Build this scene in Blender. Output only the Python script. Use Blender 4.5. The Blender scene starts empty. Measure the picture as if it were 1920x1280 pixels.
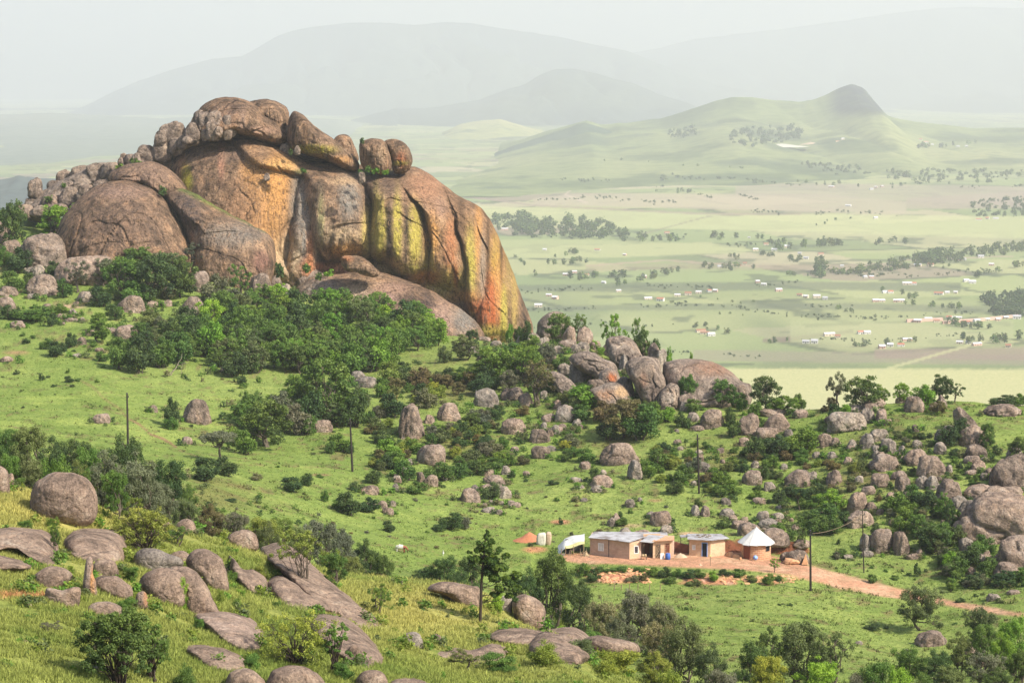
import bpy, math, random
import numpy as np
from mathutils import Vector
from mathutils.bvhtree import BVHTree

R = math.radians
scn = bpy.context.scene
COL = scn.collection
# ------------------------------------------------------------ camera, sky, sun, exposure
F = 4330.0                      # focal length in pixels of a 1920 px wide picture
HY = 150.0                      # row of eye level
PITCH = math.atan((640 - HY) / F)
SP, CP = math.sin(PITCH), math.cos(PITCH)
cd = bpy.data.cameras.new('camera')
cam = bpy.data.objects.new('camera', cd)
COL.objects.link(cam)
cd.sensor_width = 36.0
cd.lens = 36.0 * F / 1920.0
cd.clip_start = 1.0
cd.clip_end = 80000.0
cam.rotation_euler = (math.pi / 2 - PITCH, 0, 0)
scn.camera = cam
SUN_EL, SUN_AZ = R(43), R(122)  # azimuth clockwise from the view direction (+Y)
w = bpy.data.worlds.new('World')
scn.world = w
w.use_nodes = True
nt = w.node_tree
bg = nt.nodes['Background']
sky = nt.nodes.new('ShaderNodeTexSky')
sky.sky_type = 'NISHITA'
sky.sun_disc = False
sky.sun_elevation = SUN_EL
sky.sun_rotation = SUN_AZ
sky.air_density = 1.0
sky.dust_density = 4.0
sky.altitude = 600
nt.links.new(sky.outputs[0], bg.inputs[0])
bg.inputs[1].default_value = 0.13
sl = bpy.data.lights.new('sun', 'SUN')
sl.energy = 4.6
sl.angle = R(0.6)
sl.color = (1.0, 0.93, 0.80)
sun = bpy.data.objects.new('sun', sl)
COL.objects.link(sun)
sd = Vector((math.sin(SUN_AZ) * math.cos(SUN_EL), math.cos(SUN_AZ) * math.cos(SUN_EL), math.sin(SUN_EL)))
sun.rotation_euler = sd.to_track_quat('Z', 'Y').to_euler()
scn.view_settings.view_transform = 'Standard'
scn.view_settings.look = 'None'
scn.view_settings.exposure = 0.75
scn.view_settings.gamma = 1.0
scn.cycles.volume_bounces = 3
scn.cycles.max_bounces = 5
scn.cycles.diffuse_bounces = 2
scn.cycles.transmission_bounces = 2
scn.cycles.transparent_max_bounces = 4

# ------------------------------------------------------------ helpers
def ray(px, py):
    a = (px - 960.0) / F
    b = (640.0 - py) / F
    return a, CP + SP * b, CP * b - SP      # x, y, z  (y forward)

def P(px, py, D):
    """world point at forward distance D seen at photo pixel px,py; arrays allowed"""
    x, y, z = ray(px, py)
    return np.stack(np.broadcast_arrays(x / y * D, D + 0 * x + 0 * y, z / y * D), -1)

def W2P(p):
    x, y, z = p[..., 0], p[..., 1], p[..., 2]
    d = y * CP - z * SP
    u = z * CP + y * SP
    return 960 + F * x / d, 640 - F * u / d

def _hash(ix, iy, iz, seed):
    h = (ix * 374761393 + iy * 668265263 + iz * 2147483647 + seed * 144665) & 0xffffffff
    h = ((h ^ (h >> 13)) * 1274126177) & 0xffffffff
    h = ((h ^ (h >> 16)) * 2246822519) & 0xffffffff
    return ((h ^ (h >> 15)) & 0xffffff) / float(0xffffff)

def vnoise(p, seed=0):
    p = np.asarray(p, float)
    f = np.floor(p).astype(np.int64)
    t = p - f
    t = t * t * (3 - 2 * t)
    r = 0
    for dx in (0, 1):
        wx = t[..., 0] if dx else 1 - t[..., 0]
        for dy in (0, 1):
            wy = t[..., 1] if dy else 1 - t[..., 1]
            for dz in (0, 1):
                wz = t[..., 2] if dz else 1 - t[..., 2]
                r = r + wx * wy * wz * _hash(f[..., 0] + dx, f[..., 1] + dy, f[..., 2] + dz, seed)
    return r * 2 - 1

def fbm(p, octs=4, seed=0, gain=.5):
    a, s, n = 1.0, 0, 0
    p = np.asarray(p, float)
    for i in range(octs):
        s = s + a * vnoise(p * 2.03 ** i + 17.3 * i, seed + i)
        n += a
        a *= gain
    return s / n

def sstep(a, b, x):
    t = np.clip((x - a) / (b - a), 0, 1)
    return t * t * (3 - 2 * t)

def mesh_np(name, V, Q, mats, smooth=True, midx=None):
    """V (n,3), Q (m,4) or (m,3) or list of arrays"""
    Qs = Q if isinstance(Q, list) else [Q]
    Qs = [np.asarray(q, np.int32) for q in Qs if len(q)]
    me = bpy.data.meshes.new(name)
    V = np.asarray(V, np.float32)
    me.vertices.add(len(V))
    me.vertices.foreach_set('co', V.ravel())
    nl = sum(q.size for q in Qs)
    nf = sum(len(q) for q in Qs)
    me.loops.add(nl)
    me.loops.foreach_set('vertex_index', np.concatenate([q.ravel() for q in Qs]))
    me.polygons.add(nf)
    tot = np.concatenate([np.full(len(q), q.shape[1], np.int32) for q in Qs])
    st = np.concatenate([[0], np.cumsum(tot)[:-1]]).astype(np.int32)
    me.polygons.foreach_set('loop_start', st)
    me.polygons.foreach_set('loop_total', tot)
    if midx is not None:
        me.polygons.foreach_set('material_index', np.asarray(midx, np.int32))
    me.polygons.foreach_set('use_smooth', np.full(nf, smooth, bool))
    for m in (mats if isinstance(mats, (list, tuple)) else [mats]):
        me.materials.append(m)
    me.update(calc_edges=True)
    return me

def colattr(me, name, C):
    a = me.color_attributes.new(name, 'FLOAT_COLOR', 'POINT')
    C = np.asarray(C, np.float32)
    if C.shape[1] == 3:
        C = np.concatenate([C, np.ones((len(C), 1), np.float32)], 1)
    a.data.foreach_set('color', C.ravel())

def link(name, data, parent=None, loc=None):
    o = bpy.data.objects.new(name, data)
    COL.objects.link(o)
    if parent is not None:
        o.parent = parent
    if loc is not None:
        o.location = loc
    return o

def tag(o, label=None, cat=None, group=None, kind=None):
    if label: o['label'] = label
    if cat: o['category'] = cat
    if group: o['group'] = group
    if kind: o['kind'] = kind
    return o

# ------------------------------------------------------------ materials
def mat(name):
    m = bpy.data.materials.new(name)
    m.use_nodes = True
    t = m.node_tree
    b = t.nodes['Principled BSDF']
    b.inputs['Specular IOR Level'].default_value = .2
    return m, t, b

def N(t, typ, **kw):
    n = t.nodes.new(typ)
    for k, v in kw.items():
        if k.startswith('i_'):
            n.inputs[int(k[2:])].default_value = v
        else:
            setattr(n, k, v)
    return n

def ramp(t, fac, stops):
    r = t.nodes.new('ShaderNodeValToRGB')
    e = r.color_ramp.elements
    while len(e) < len(stops): e.new(.5)
    for el, (p, c) in zip(e, stops):
        el.position = p
        el.color = (*c, 1) if len(c) == 3 else c
    t.links.new(fac, r.inputs[0])
    return r

def noise(t, vec, scale, detail=5, rough=.55, dist=0):
    n = t.nodes.new('ShaderNodeTexNoise')
    n.inputs['Scale'].default_value = scale
    n.inputs['Detail'].default_value = detail
    n.inputs['Roughness'].default_value = rough
    n.inputs['Distortion'].default_value = dist
    if vec is not None: t.links.new(vec, n.inputs['Vector'])
    return n

def mixc(t, fac, a, b, mode='MIX'):
    m = t.nodes.new('ShaderNodeMix')
    m.data_type = 'RGBA'
    m.blend_type = mode
    for s, v in ((0, fac), (6, a), (7, b)):
        if isinstance(v, (int, float)): m.inputs[s].default_value = v
        elif isinstance(v, tuple): m.inputs[s].default_value = (*v, 1)
        else: t.links.new(v, m.inputs[s])
    return m.outputs[2]

def vmul(t, vec, s):
    n = N(t, 'ShaderNodeVectorMath', operation='MULTIPLY')
    t.links.new(vec, n.inputs[0])
    n.inputs[1].default_value = s
    return n.outputs[0]

def rock_material(name, pal, streak=0.0, painted=False, fine=1.0, low=1.6, crack=.16, vz=None):
    m, t, b = mat(name)
    L = t.links
    geo = N(t, 'ShaderNodeNewGeometry')
    oi = N(t, 'ShaderNodeObjectInfo')
    off = N(t, 'ShaderNodeVectorMath', operation='SCALE')
    cmb = N(t, 'ShaderNodeCombineXYZ')
    for k in range(3): L.new(oi.outputs['Random'], cmb.inputs[k])
    L.new(cmb.outputs[0], off.inputs[0]); off.inputs['Scale'].default_value = 0.0 if painted else 90.0
    add = N(t, 'ShaderNodeVectorMath', operation='ADD')
    L.new(geo.outputs['Position'], add.inputs[0]); L.new(off.outputs[0], add.inputs[1])
    v = add.outputs[0]
    n1 = noise(t, v, .28 * fine, 10, .74, .8)
    c = ramp(t, n1.outputs[0], [(.34, pal[0]), (.46, pal[1]), (.56, pal[2]), (.68, pal[3])]).outputs[0]
    # vertical wash streaks
    n2 = noise(t, vmul(t, v, (1.0, 1.0, .12)), .75 * fine, 6, .65, .3)
    s = ramp(t, n2.outputs[0], [(.40, (.38, .36, .36)), (.50, (1, 1, 1)), (.64, (1.35, 1.18, 1.0))]).outputs[0]
    c = mixc(t, .35 + streak, c, s, 'MULTIPLY')
    if painted:
        at = N(t, 'ShaderNodeAttribute', attribute_name='tint')
        n5 = noise(t, vmul(t, v, (1.0, 1.0, .07)), 1.9, 7, .75, .35)
        k = ramp(t, n5.outputs[0], [(.36, (0, 0, 0)), (.51, (1, 1, 1))]).outputs[0]
        mm = N(t, 'ShaderNodeMath', operation='MULTIPLY')
        L.new(at.outputs['Alpha'], mm.inputs[0]); L.new(k, mm.inputs[1])
        ma = N(t, 'ShaderNodeMath', operation='MULTIPLY_ADD'); ma.inputs[1].default_value = .22
        L.new(at.outputs['Alpha'], ma.inputs[0]); L.new(mm.outputs[0], ma.inputs[2]); ma.use_clamp = True
        mb = N(t, 'ShaderNodeMath', operation='MULTIPLY'); mb.inputs[1].default_value = .95
        L.new(ma.outputs[0], mb.inputs[0])
        c = mixc(t, mb.outputs[0], c, at.outputs['Color'])
    if streak > .2:   # thin dark water lines
        n7 = noise(t, vmul(t, v, (1.0, 1.0, .05)), 3.2, 4, .6, .25)
        c = mixc(t, .85, c, ramp(t, n7.outputs[0], [(.36, (.30, .28, .27)), (.43, (1, 1, 1)), (.60, (1, 1, 1)), (.68, (1.3, 1.2, 1.1))]).outputs[0], 'MULTIPLY')
    # lichen speckle
    n3 = noise(t, v, 3.2 * fine, 4, .75)
    sp = ramp(t, n3.outputs[0], [(.36, (.50, .50, .50)), (.50, (1, 1, 1)), (.66, (1.35, 1.33, 1.28))]).outputs[0]
    c = mixc(t, .75, c, sp, 'MULTIPLY')
    rnd = ramp(t, oi.outputs['Random'], [(0, (.82, .80, .80)), (.5, (1, .98, .96)), (1, (1.15, 1.08, 1.02))]).outputs[0]
    if not painted: c = mixc(t, .8, c, rnd, 'MULTIPLY')
    L.new(c, b.inputs['Base Color'])
    b.inputs['Roughness'].default_value = .9
    b.inputs['Specular IOR Level'].default_value = .1
    # bump: cracks + grain
    n4 = noise(t, v, 1.1 * fine, 9, .72)
    vo = N(t, 'ShaderNodeTexVoronoi', feature='DISTANCE_TO_EDGE')
    vd = N(t, 'ShaderNodeVectorMath', operation='ADD')
    nd = noise(t, v, .5, 3)
    L.new(vmul(t, v, (1, 1, .6)), vd.inputs[0]); L.new(nd.outputs['Color'], vd.inputs[1])
    L.new(vd.outputs[0], vo.inputs['Vector']); vo.inputs['Scale'].default_value = .09 * fine
    cr = N(t, 'ShaderNodeMapRange'); cr.inputs[1].default_value = 0; cr.inputs[2].default_value = .035
    L.new(vo.outputs['Distance'], cr.inputs[0])
    sm = N(t, 'ShaderNodeMath', operation='MULTIPLY_ADD'); sm.inputs[1].default_value = crack
    L.new(cr.outputs[0], sm.inputs[0]); L.new(n4.outputs[0], sm.inputs[2])
    bp = N(t, 'ShaderNodeBump'); bp.inputs['Strength'].default_value = 1.0; bp.inputs['Distance'].default_value = .75 / fine
    L.new(sm.outputs[0], bp.inputs['Height'])
    n6 = noise(t, vmul(t, v, (1, 1, vz or (.45 if painted else 1.2))), .35 * fine, 5, .62, .5)
    b2 = N(t, 'ShaderNodeBump'); b2.inputs['Strength'].default_value = 1.0; b2.inputs['Distance'].default_value = low / fine
    L.new(n6.outputs[0], b2.inputs['Height']); L.new(bp.outputs[0], b2.inputs['Normal']); L.new(b2.outputs[0], b.inputs['Normal'])
    return m

M = {}
PAL = [(.085, .070, .058), (.22, .174, .140), (.32, .255, .208), (.43, .365, .30)]
M['dome'] = rock_material('weathered_granite', [(.08, .060, .045), (.20, .134, .090), (.31, .203, .130), (.45, .31, .20)], .3, True, .8, 1.6, .4)
M['granite'] = rock_material('brown_granite', PAL, .1, False, 1.6)
M['grey'] = rock_material('grey_granite', [(.12, .105, .092), (.27, .235, .20), (.37, .325, .275), (.48, .44, .38)], .05, False, 1.8)
M['pink'] = rock_material('pinkish_granite', [(.11, .088, .072), (.28, .215, .172), (.38, .30, .243), (.48, .40, .335)], .05, False, 1.8)
M['fore'] = rock_material('foreground_granite', [(.10, .076, .06), (.24, .175, .135), (.34, .25, .19), (.44, .36, .285)], .1, False, 2.4, .5)
# ------------------------------------------------------------ the terrain
def flat(D, z=-250.0):
    """photo row of a level plain z at distance D"""
    D = np.asarray(D, float)
    return W2P(np.stack([D * 0, D, D * 0 + z], -1))[1]
# stations: photo column -> [(distance, photo row of the ground)]
FAR = [(1200, flat(1200)), (1600, flat(1600)), (30000, None)]
ST = {
 -500: [(40, 1500), (80, 1150), (110, 1000), (135, 850), (160, 900), (200, 900), (230, 880), (260, 860), (300, 790), (330, 720), (360, 650), (400, 560), (450, 470), (500, 420), (600, 470), (760, 640)],
 0: [(40, 2100), (80, 1330), (100, 1150), (118, 1020), (133, 915), (140, 922), (165, 935), (200, 905), (240, 880), (270, 850), (300, 806), (330, 735), (360, 665), (390, 605), (415, 560), (432, 500), (455, 440), (490, 390), (520, 395), (600, 480), (760, 650)],
 200: [(40, 2150), (80, 1370), (100, 1195), (118, 1065), (135, 965), (142, 968), (165, 985), (200, 945), (240, 900), (270, 862), (300, 815), (330, 740), (360, 670), (390, 612), (412, 570), (425, 525), (440, 480), (480, 430), (520, 440), (600, 520), (760, 680)],
 400: [(40, 2200), (80, 1420), (100, 1250), (120, 1120), (140, 1015), (147, 1018), (170, 1035), (200, 995), (240, 940), (270, 890), (300, 840), (330, 765), (360, 690), (390, 632), (415, 590), (432, 545), (448, 505), (500, 500), (600, 600), (760, 720)],
 640: [(40, 2250), (80, 1480), (100, 1300), (120, 1190), (140, 1110), (150, 1080), (158, 1084), (175, 1105), (200, 1085), (240, 1020), (265, 960), (300, 860), (330, 775), (360, 700), (390, 650), (412, 612), (430, 580), (450, 560), (500, 560), (600, 640), (760, 760)],
 900: [(40, 2300), (80, 1560), (100, 1370), (120, 1255), (137, 1165), (152, 1103), (160, 1105), (175, 1135), (200, 1150), (225, 1120), (240, 1095), (258, 1030), (275, 970), (300, 890), (325, 800), (345, 740), (370, 680), (395, 645), (420, 632), (450, 640), (500, 700), (600, 760), (760, 850)],
 1080: [(40, 2350), (80, 1640), (100, 1430), (115, 1300), (130, 1205), (137, 1192), (150, 1225), (180, 1235), (210, 1180), (235, 1125), (243, 1098), (246, 1088), (249, 1060), (252, 1055), (266, 1012), (270, 1000), (285, 935), (305, 865), (320, 810), (335, 760), (355, 700), (378, 645), (395, 628), (430, 680), (520, 760), (760, 900)],
 1300: [(40, 2400), (80, 1700), (110, 1420), (140, 1330), (170, 1290), (200, 1220), (225, 1155), (238, 1118), (243, 1100), (247, 1068), (250, 1064), (262, 1026), (268, 1008), (272, 985), (285, 930), (300, 860), (315, 812), (330, 765), (345, 720), (355, 705), (380, 730), (450, 800), (760, 1000)],
 1480: [(40, 2450), (80, 1750), (110, 1440), (140, 1345), (170, 1285), (200, 1225), (225, 1168), (240, 1112), (248, 1074), (262, 1033), (270, 1004), (276, 972), (290, 905), (305, 840), (317, 790), (326, 768), (345, 800), (400, 880), (600, 1000)],
 1700: [(40, 2450), (80, 1750), (110, 1440), (140, 1350), (170, 1300), (200, 1255), (215, 1235), (230, 1172), (245, 1105), (258, 1045), (268, 985), (280, 915), (292, 850), (305, 800), (318, 758), (325, 750), (345, 785), (400, 880), (600, 1020)],
 1920: [(40, 2450), (80, 1720), (110, 1450), (140, 1360), (170, 1310), (200, 1250), (220, 1185), (235, 1125), (250, 1060), (262, 1000), (274, 930), (286, 862), (300, 812), (318, 768), (328, 762), (350, 790), (400, 880), (600, 1020)],
 2420: [(40, 2450), (80, 1650), (110, 1380), (150, 1250), (200, 1160), (240, 1070), (270, 920), (290, 840), (310, 780), (330, 740), (350, 760), (420, 880), (600, 1020)],
}
NR, NC = 950, 740
Ds = np.exp(np.linspace(math.log(40), math.log(29500), NR))
# finer rows where the land is steep or near the houses
Ds = np.sort(np.concatenate([Ds, np.linspace(95, 345, 420)]))
NR = len(Ds)
PXs = np.linspace(-500, 2420, NC)
keys = sorted(ST)
prof = []
for k in keys:
    pts = ST[k] + FAR[:2]
    d = np.array([p[0] for p in pts], float)
    r = np.array([p[1] for p in pts], float)
    pr = np.interp(np.log(Ds), np.log(d), r)
    pr = np.where(Ds > 1600, flat(Ds), pr)
    prof.append(pr)
prof = np.array(prof)            # (K, NR)
def smooth1(a, n, axis):
    k = np.hanning(n + 2)[1:-1]; k /= k.sum()
    pad = [(0, 0)] * a.ndim; pad[axis] = (n // 2, n // 2)
    ap = np.pad(a, pad, mode='edge')
    return np.apply_along_axis(lambda v: np.convolve(v, k, 'valid'), axis, ap)
zprof = P(np.zeros_like(Ds)[None] + 960, prof, Ds[None])[..., 2]
zprof = smooth1(zprof, 9, 1)
# across columns: smooth (pchip-like) interpolation of heights
ZG = np.empty((NR, NC))
for i in range(NR):
    ZG[i] = np.interp(PXs, keys, zprof[:, i])
ZG = smooth1(ZG, 41, 1)
XG = (PXs[None] - 960) / (F * CP) * Ds[:, None]
# px column lines are x/d with d = y*CP - z*SP: invert properly
XG = (PXs[None] - 960) / F * (Ds[:, None] * CP - ZG * SP)
YG = np.repeat(Ds[:, None], NC, 1)
PG = np.stack([XG, YG, ZG], -1)
near = 1 - sstep(420, 900, YG)
big = fbm(PG * np.array([.045, .045, 0]), 3, 3) * 1.0
fine_ = fbm(PG * np.array([.35, .35, 0]), 4, 9) * .22
yard_x0, yard_x1 = 1060, 1500
PPX, PPY = W2P(PG)
yardm = sstep(1040, 1075, PPX) * (1 - sstep(1480, 1530, PPX)) * sstep(247, 250, YG) * (1 - sstep(266, 271, YG))
ZG = ZG + near * (big + fine_) * (1 - yardm * .95) * np.where((YG > 235) & (YG < 275) & (PPX > 1000) & (PPX < 1560), .25, 1)
_cx = sstep(1352, 1362, PPX) * (1 - sstep(1505, 1522, PPX))
_st = 260.3 + .5 * np.sin(PPX * .05) 
ZG = ZG + _cx * 1.35 * sstep(-.35, .35, YG - _st) * (1 - sstep(262, 270, YG))
# valley relief
vr = sstep(1400, 2600, YG)
ZG = ZG + vr * (fbm(PG * np.array([.0011, .0007, 0]), 4, 21) * 13 + 3)
farrise = sstep(3500, 5200, YG) * (1 - sstep(6500, 9000, YG))
ZG = ZG + farrise * (14 + 16 * fbm(PG * np.array([.0006, .0005, 0]), 3, 33)) * sstep(900, 1300, PPX)
PG = np.stack([XG, YG, ZG], -1)
PPX, PPY = W2P(PG)

# ---- pigment of the ground: grass kinds, bare soil, fields (real patches of ground)
n_big = fbm(PG * np.array([.06, .06, 0]), 4, 41)
n_mid = fbm(PG * np.array([.35, .35, 0]), 4, 43)
n_fin = fbm(PG * np.array([1.6, 1.6, 0]), 3, 45)
def mix3(a, b, f):
    return a * (1 - f[..., None]) + np.asarray(b, float) * f[..., None]
CG = np.zeros(PG.shape) + np.array([.150, .205, .048])
CG = mix3(CG, (.185, .235, .062), sstep(-.2, .4, n_big))
CG = mix3(CG, (.095, .145, .032), sstep(.0, .5, n_mid) * .65)
CG = mix3(CG, (.24, .29, .075), sstep(.15, .6, fbm(PG * np.array([.12, .2, 0]), 3, 47)) * .55)
# brownish worn specks
CG = mix3(CG, (.16, .125, .06), sstep(.16, .45, n_fin * .6 + n_mid * .6) * .7)
# foreground: dry yellow-green seeding grass
crest = np.interp(PPX, [-500, 0, 200, 400, 640, 900, 1080, 1200], [150, 152, 158, 165, 170, 170, 150, 148])
fg = (1 - sstep(crest - 6, crest + 8, YG))
gold = np.clip(.55 + .8 * fbm(PG * np.array([.10, .10, 0]), 3, 51), 0, 1)
CF = mix3(np.zeros(PG.shape) + np.array([.165, .20, .045]), (.31, .29, .09), gold * (.35 + .65 * sstep(1150, 960, PPY + 0.12 * np.maximum(PPX, 0) * -1 + 0)))
CF = mix3(CF, (.10, .15, .03), sstep(.05, .45, n_mid) * .5)
goldside = np.exp(-((PPX - 90) / 230) ** 2 - ((PPY - 970) / 55) ** 2) + np.exp(-((PPX - 790) / 130) ** 2 - ((PPY - 1150) / 45) ** 2)
CF = mix3(CF, (.40, .34, .11), np.clip(goldside, 0, 1) * .5)
CG = CG * (1 - fg[..., None]) + CF * fg[..., None]
def segd(px, py, pts):
    best = np.full(px.shape, 1e9)
    for (x0, y0), (x1, y1) in zip(pts[:-1], pts[1:]):
        dx, dy = x1 - x0, y1 - y0
        t = np.clip(((px - x0) * dx + (py - y0) * dy) / (dx * dx + dy * dy), 0, 1)
        best = np.minimum(best, np.hypot(px - x0 - t * dx, py - y0 - t * dy))
    return best
nearmask = (YG < 700) & (YG > 60)
wob = n_mid * 4
# yard and dirt road: soil polygons given by upper and lower edge rows
SOIL = np.array([.40, .22, .135])
def band(px, py, xs, up, lo, soft=3.0):
    u = np.interp(px, xs, up); l = np.interp(px, xs, lo)
    return sstep(-soft, soft, py - u + wob * .4) * sstep(-soft, soft, l - py + wob * .4) * (px > xs[0]) * (px < xs[-1])
sel = (YG > 200) & (YG < 300)
road = band(PPX, PPY, [1040, 1075, 1200, 1360, 1420, 1480, 1520, 1560, 1640, 1700, 1800, 1900, 2100, 2400],
            [1040, 1036, 1030, 1030, 1030, 1052, 1060, 1072, 1092, 1106, 1129, 1146, 1175, 1215],
            [1050, 1054, 1060, 1067, 1071, 1077, 1088, 1098, 1114, 1123, 1139, 1154, 1186, 1228]) * sel
CG = mix3(CG, SOIL * np.array([1.0, 1.0, 1.0]), road)
CG = mix3(CG, (.46, .30, .19), road * sstep(-.1, .4, n_mid + .5 * n_fin) * .8)
# cut bank below the yard: red soil
bank = band(PPX, PPY, [1080, 1130, 1210, 1380, 1440, 1500], [1066, 1066, 1070, 1076, 1078, 1082], [1070, 1092, 1094, 1095, 1097, 1086], 2) * sel
CG = mix3(CG, (.36, .17, .10), bank * sstep(-.35, .1, n_mid + .3 * n_fin))
CG = mix3(CG, (.50, .36, .27), bank * sstep(.25, .5, n_fin) * .7)
# cut behind the hut: dark red soil
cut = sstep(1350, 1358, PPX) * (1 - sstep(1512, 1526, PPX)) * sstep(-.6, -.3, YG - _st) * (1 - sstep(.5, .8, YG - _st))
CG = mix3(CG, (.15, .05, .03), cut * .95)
# footpath in the meadow
foot = segd(PPX, PPY, [(150, 712), (175, 726), (196, 748), (222, 765), (240, 784), (262, 796), (283, 814), (305, 822), (330, 838)])
CG = mix3(CG, (.20, .13, .07), (1 - sstep(.8, 2.6, foot + 2.5 * n_mid)) * (YG > 260) * (YG < 420) * (.45 + .5 * sstep(200, 260, PPX)))
# red soil patches and bare rock-pink patches
for (cx, cy, rx, ry, c) in [(1050, 978, 18, 4, (.42, .20, .12)), (1003, 1030, 22, 6, (.45, .2, .11)), (60, 1118, 75, 6, (.42, .19, .10)), (1110, 650, 20, 8, (.3, .25, .1)),
                            (1560, 762, 30, 6, (.38, .17, .11)), (880, 1060, 70, 2, (.12, .07, .04)), (800, 1075, 60, 8, (.11, .15, .04)), (130, 575, 30, 3, (.4, .26, .19)), (1228, 938, 14, 3, (.3, .18, .1)),
                            (1180, 985, 26, 4, (.33, .25, .14)), (1700, 1105, 8, 2, (.4, .25, .16)), (600, 890, 20, 2, (.25, .15, .09)), (30, 660, 26, 2, (.3, .16, .1)), (1290, 1000, 20, 3, (.40, .27, .17))]:
    g = np.exp(-(((PPX - cx) / rx) ** 2 + ((PPY - cy) / ry) ** 2) ** 2) * nearmask
    CG = mix3(CG, c, np.clip(g * (1 + .5 * n_mid), 0, 1) * .9)
# heathy brown-green scrub patches
for (cx, cy, rx, ry) in [(840, 720, 80, 45), (1600, 890, 60, 35), (400, 930, 90, 30), (860, 830, 60, 30), (1150, 820, 40, 40), (1350, 850, 60, 30), (1660, 830, 80, 25)]:
    g = np.exp(-((PPX - cx) / rx) ** 2 - ((PPY - cy) / ry) ** 2) * nearmask
    CG = mix3(CG, (.15, .135, .05), np.clip(g * (1 + n_mid * 1.5), 0, 1) * .65)
# ---- the valley: pasture and fields
vm = sstep(700, 1300, YG)
vn = fbm(PG * np.array([.0022, .0035, 0]), 4, 61)
vn2 = fbm(PG * np.array([.0045, .0011, 0]) + 9, 4, 62)
CV = np.zeros(PG.shape) + np.array([.22, .30, .075])
CV = mix3(CV, (.34, .36, .12), sstep(-.15, .35, vn))
CV = mix3(CV, (.12, .17, .07), sstep(.05, .4, vn2) * .75)
CV = mix3(CV, (.085, .115, .06), sstep(.25, .45, fbm(PG * np.array([.004, .0012, 0]) + 4, 4, 67)) * .8)
ux = PG[..., 0] * .93 + PG[..., 1] * .36 + 60 * fbm(PG * .002, 2, 91); uy = -PG[..., 0] * .36 + PG[..., 1] * .93 + 60 * fbm(PG * .002, 2, 92)
row_ = np.floor(uy / 230); sx_ = ux / (170 + 90 * _hash(row_.astype(np.int64), row_.astype(np.int64) * 0, row_.astype(np.int64) * 0, 5)) + 7 * _hash(row_.astype(np.int64), row_.astype(np.int64) * 0 + 1, row_.astype(np.int64) * 0, 6)
cx_ = np.floor(sx_).astype(np.int64); ry_ = row_.astype(np.int64)
hsh = _hash(cx_, ry_, cx_ * 0, 11); hs2 = _hash(cx_, ry_, cx_ * 0, 12)
pal_ = np.array([(.30, .36, .10), (.36, .38, .13), (.17, .24, .07), (.40, .35, .18), (.24, .32, .09), (.28, .21, .14), (.20, .28, .08), (.33, .37, .12)])
plot = pal_[np.clip((hsh * 8).astype(int), 0, 7)]
pm_ = (sstep(1800, 2400, YG) * (1 - sstep(7500, 9000, YG)) * (.35 + .5 * (hs2 > .45)))[..., None]
CV = CV * (1 - pm_) + plot * pm_
fe = np.minimum(sx_ - cx_, 1 - (sx_ - cx_)) * 200; fe2 = np.minimum(uy / 230 - row_, 1 - (uy / 230 - row_)) * 230
hedge = np.maximum(1 - sstep(4, 11, fe), 1 - sstep(6, 16, fe2)) * (fbm(PG * np.array([.012, .012, 0]), 3, 93) > -.05) * sstep(1700, 2000, YG)
CV = mix3(CV, (.07, .10, .045), hedge * .75)
dots = sstep(.30, .42, fbm(PG * np.array([.022, .014, 0]), 3, 95)) * sstep(1900, 2300, YG)
CV = mix3(CV, (.08, .115, .05), dots * .7)
for (xs, up, lo, c, a) in [
    ([880, 2400], [688, 694], [900, 900], (.44, .44, .15), .97),
    ([1300, 1900, 2400], [655, 665, 672], [676, 684, 688], (.26, .20, .15), .55),
    ([1640, 1930, 2400], [655, 650, 650], [672, 675, 676], (.26, .17, .14), .7),
    ([1430, 1470, 1600], [635, 632, 618], [641, 641, 624], (.17, .10, .09), .75),
    ([870, 1300, 1920, 2400], [385, 400, 405, 410], [425, 430, 448, 455], (.44, .47, .16), .7),
    ([1000, 1100, 1560, 1700], [372, 362, 365, 378], [384, 386, 398, 400], (.40, .32, .20), .75),
    ([1380, 1600, 1930, 2400], [345, 345, 350, 352], [366, 372, 386, 386], (.34, .27, .19), .6),
    ([1700, 1920, 2400], [372, 358, 350], [392, 390, 392], (.33, .25, .18), .7),
    ([960, 1200, 1500, 1800], [535, 530, 528, 530], [545, 548, 542, 548], (.10, .13, .07), .7),
    ([930, 1250, 1600, 1900], [575, 570, 568, 575], [582, 582, 580, 590], (.12, .15, .08), .6),
    ([1100, 1300, 1700], [498, 492, 498], [508, 505, 508], (.30, .22, .13), .5),
    ([1480, 1700, 1900], [600, 596, 600], [640, 650, 650], (.32, .36, .13), .6),
    ([900, 1100, 1400], [450, 448, 460], [480, 485, 475], (.36, .40, .13), .6),
    ([1835, 2400], [268, 264], [318, 318], (.36, .22, .16), .8)]:
    bm_ = band(PPX, PPY, xs, up, lo, 2.0) * (YG > 1200)
    CV = mix3(CV, c, bm_ * a)
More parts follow.
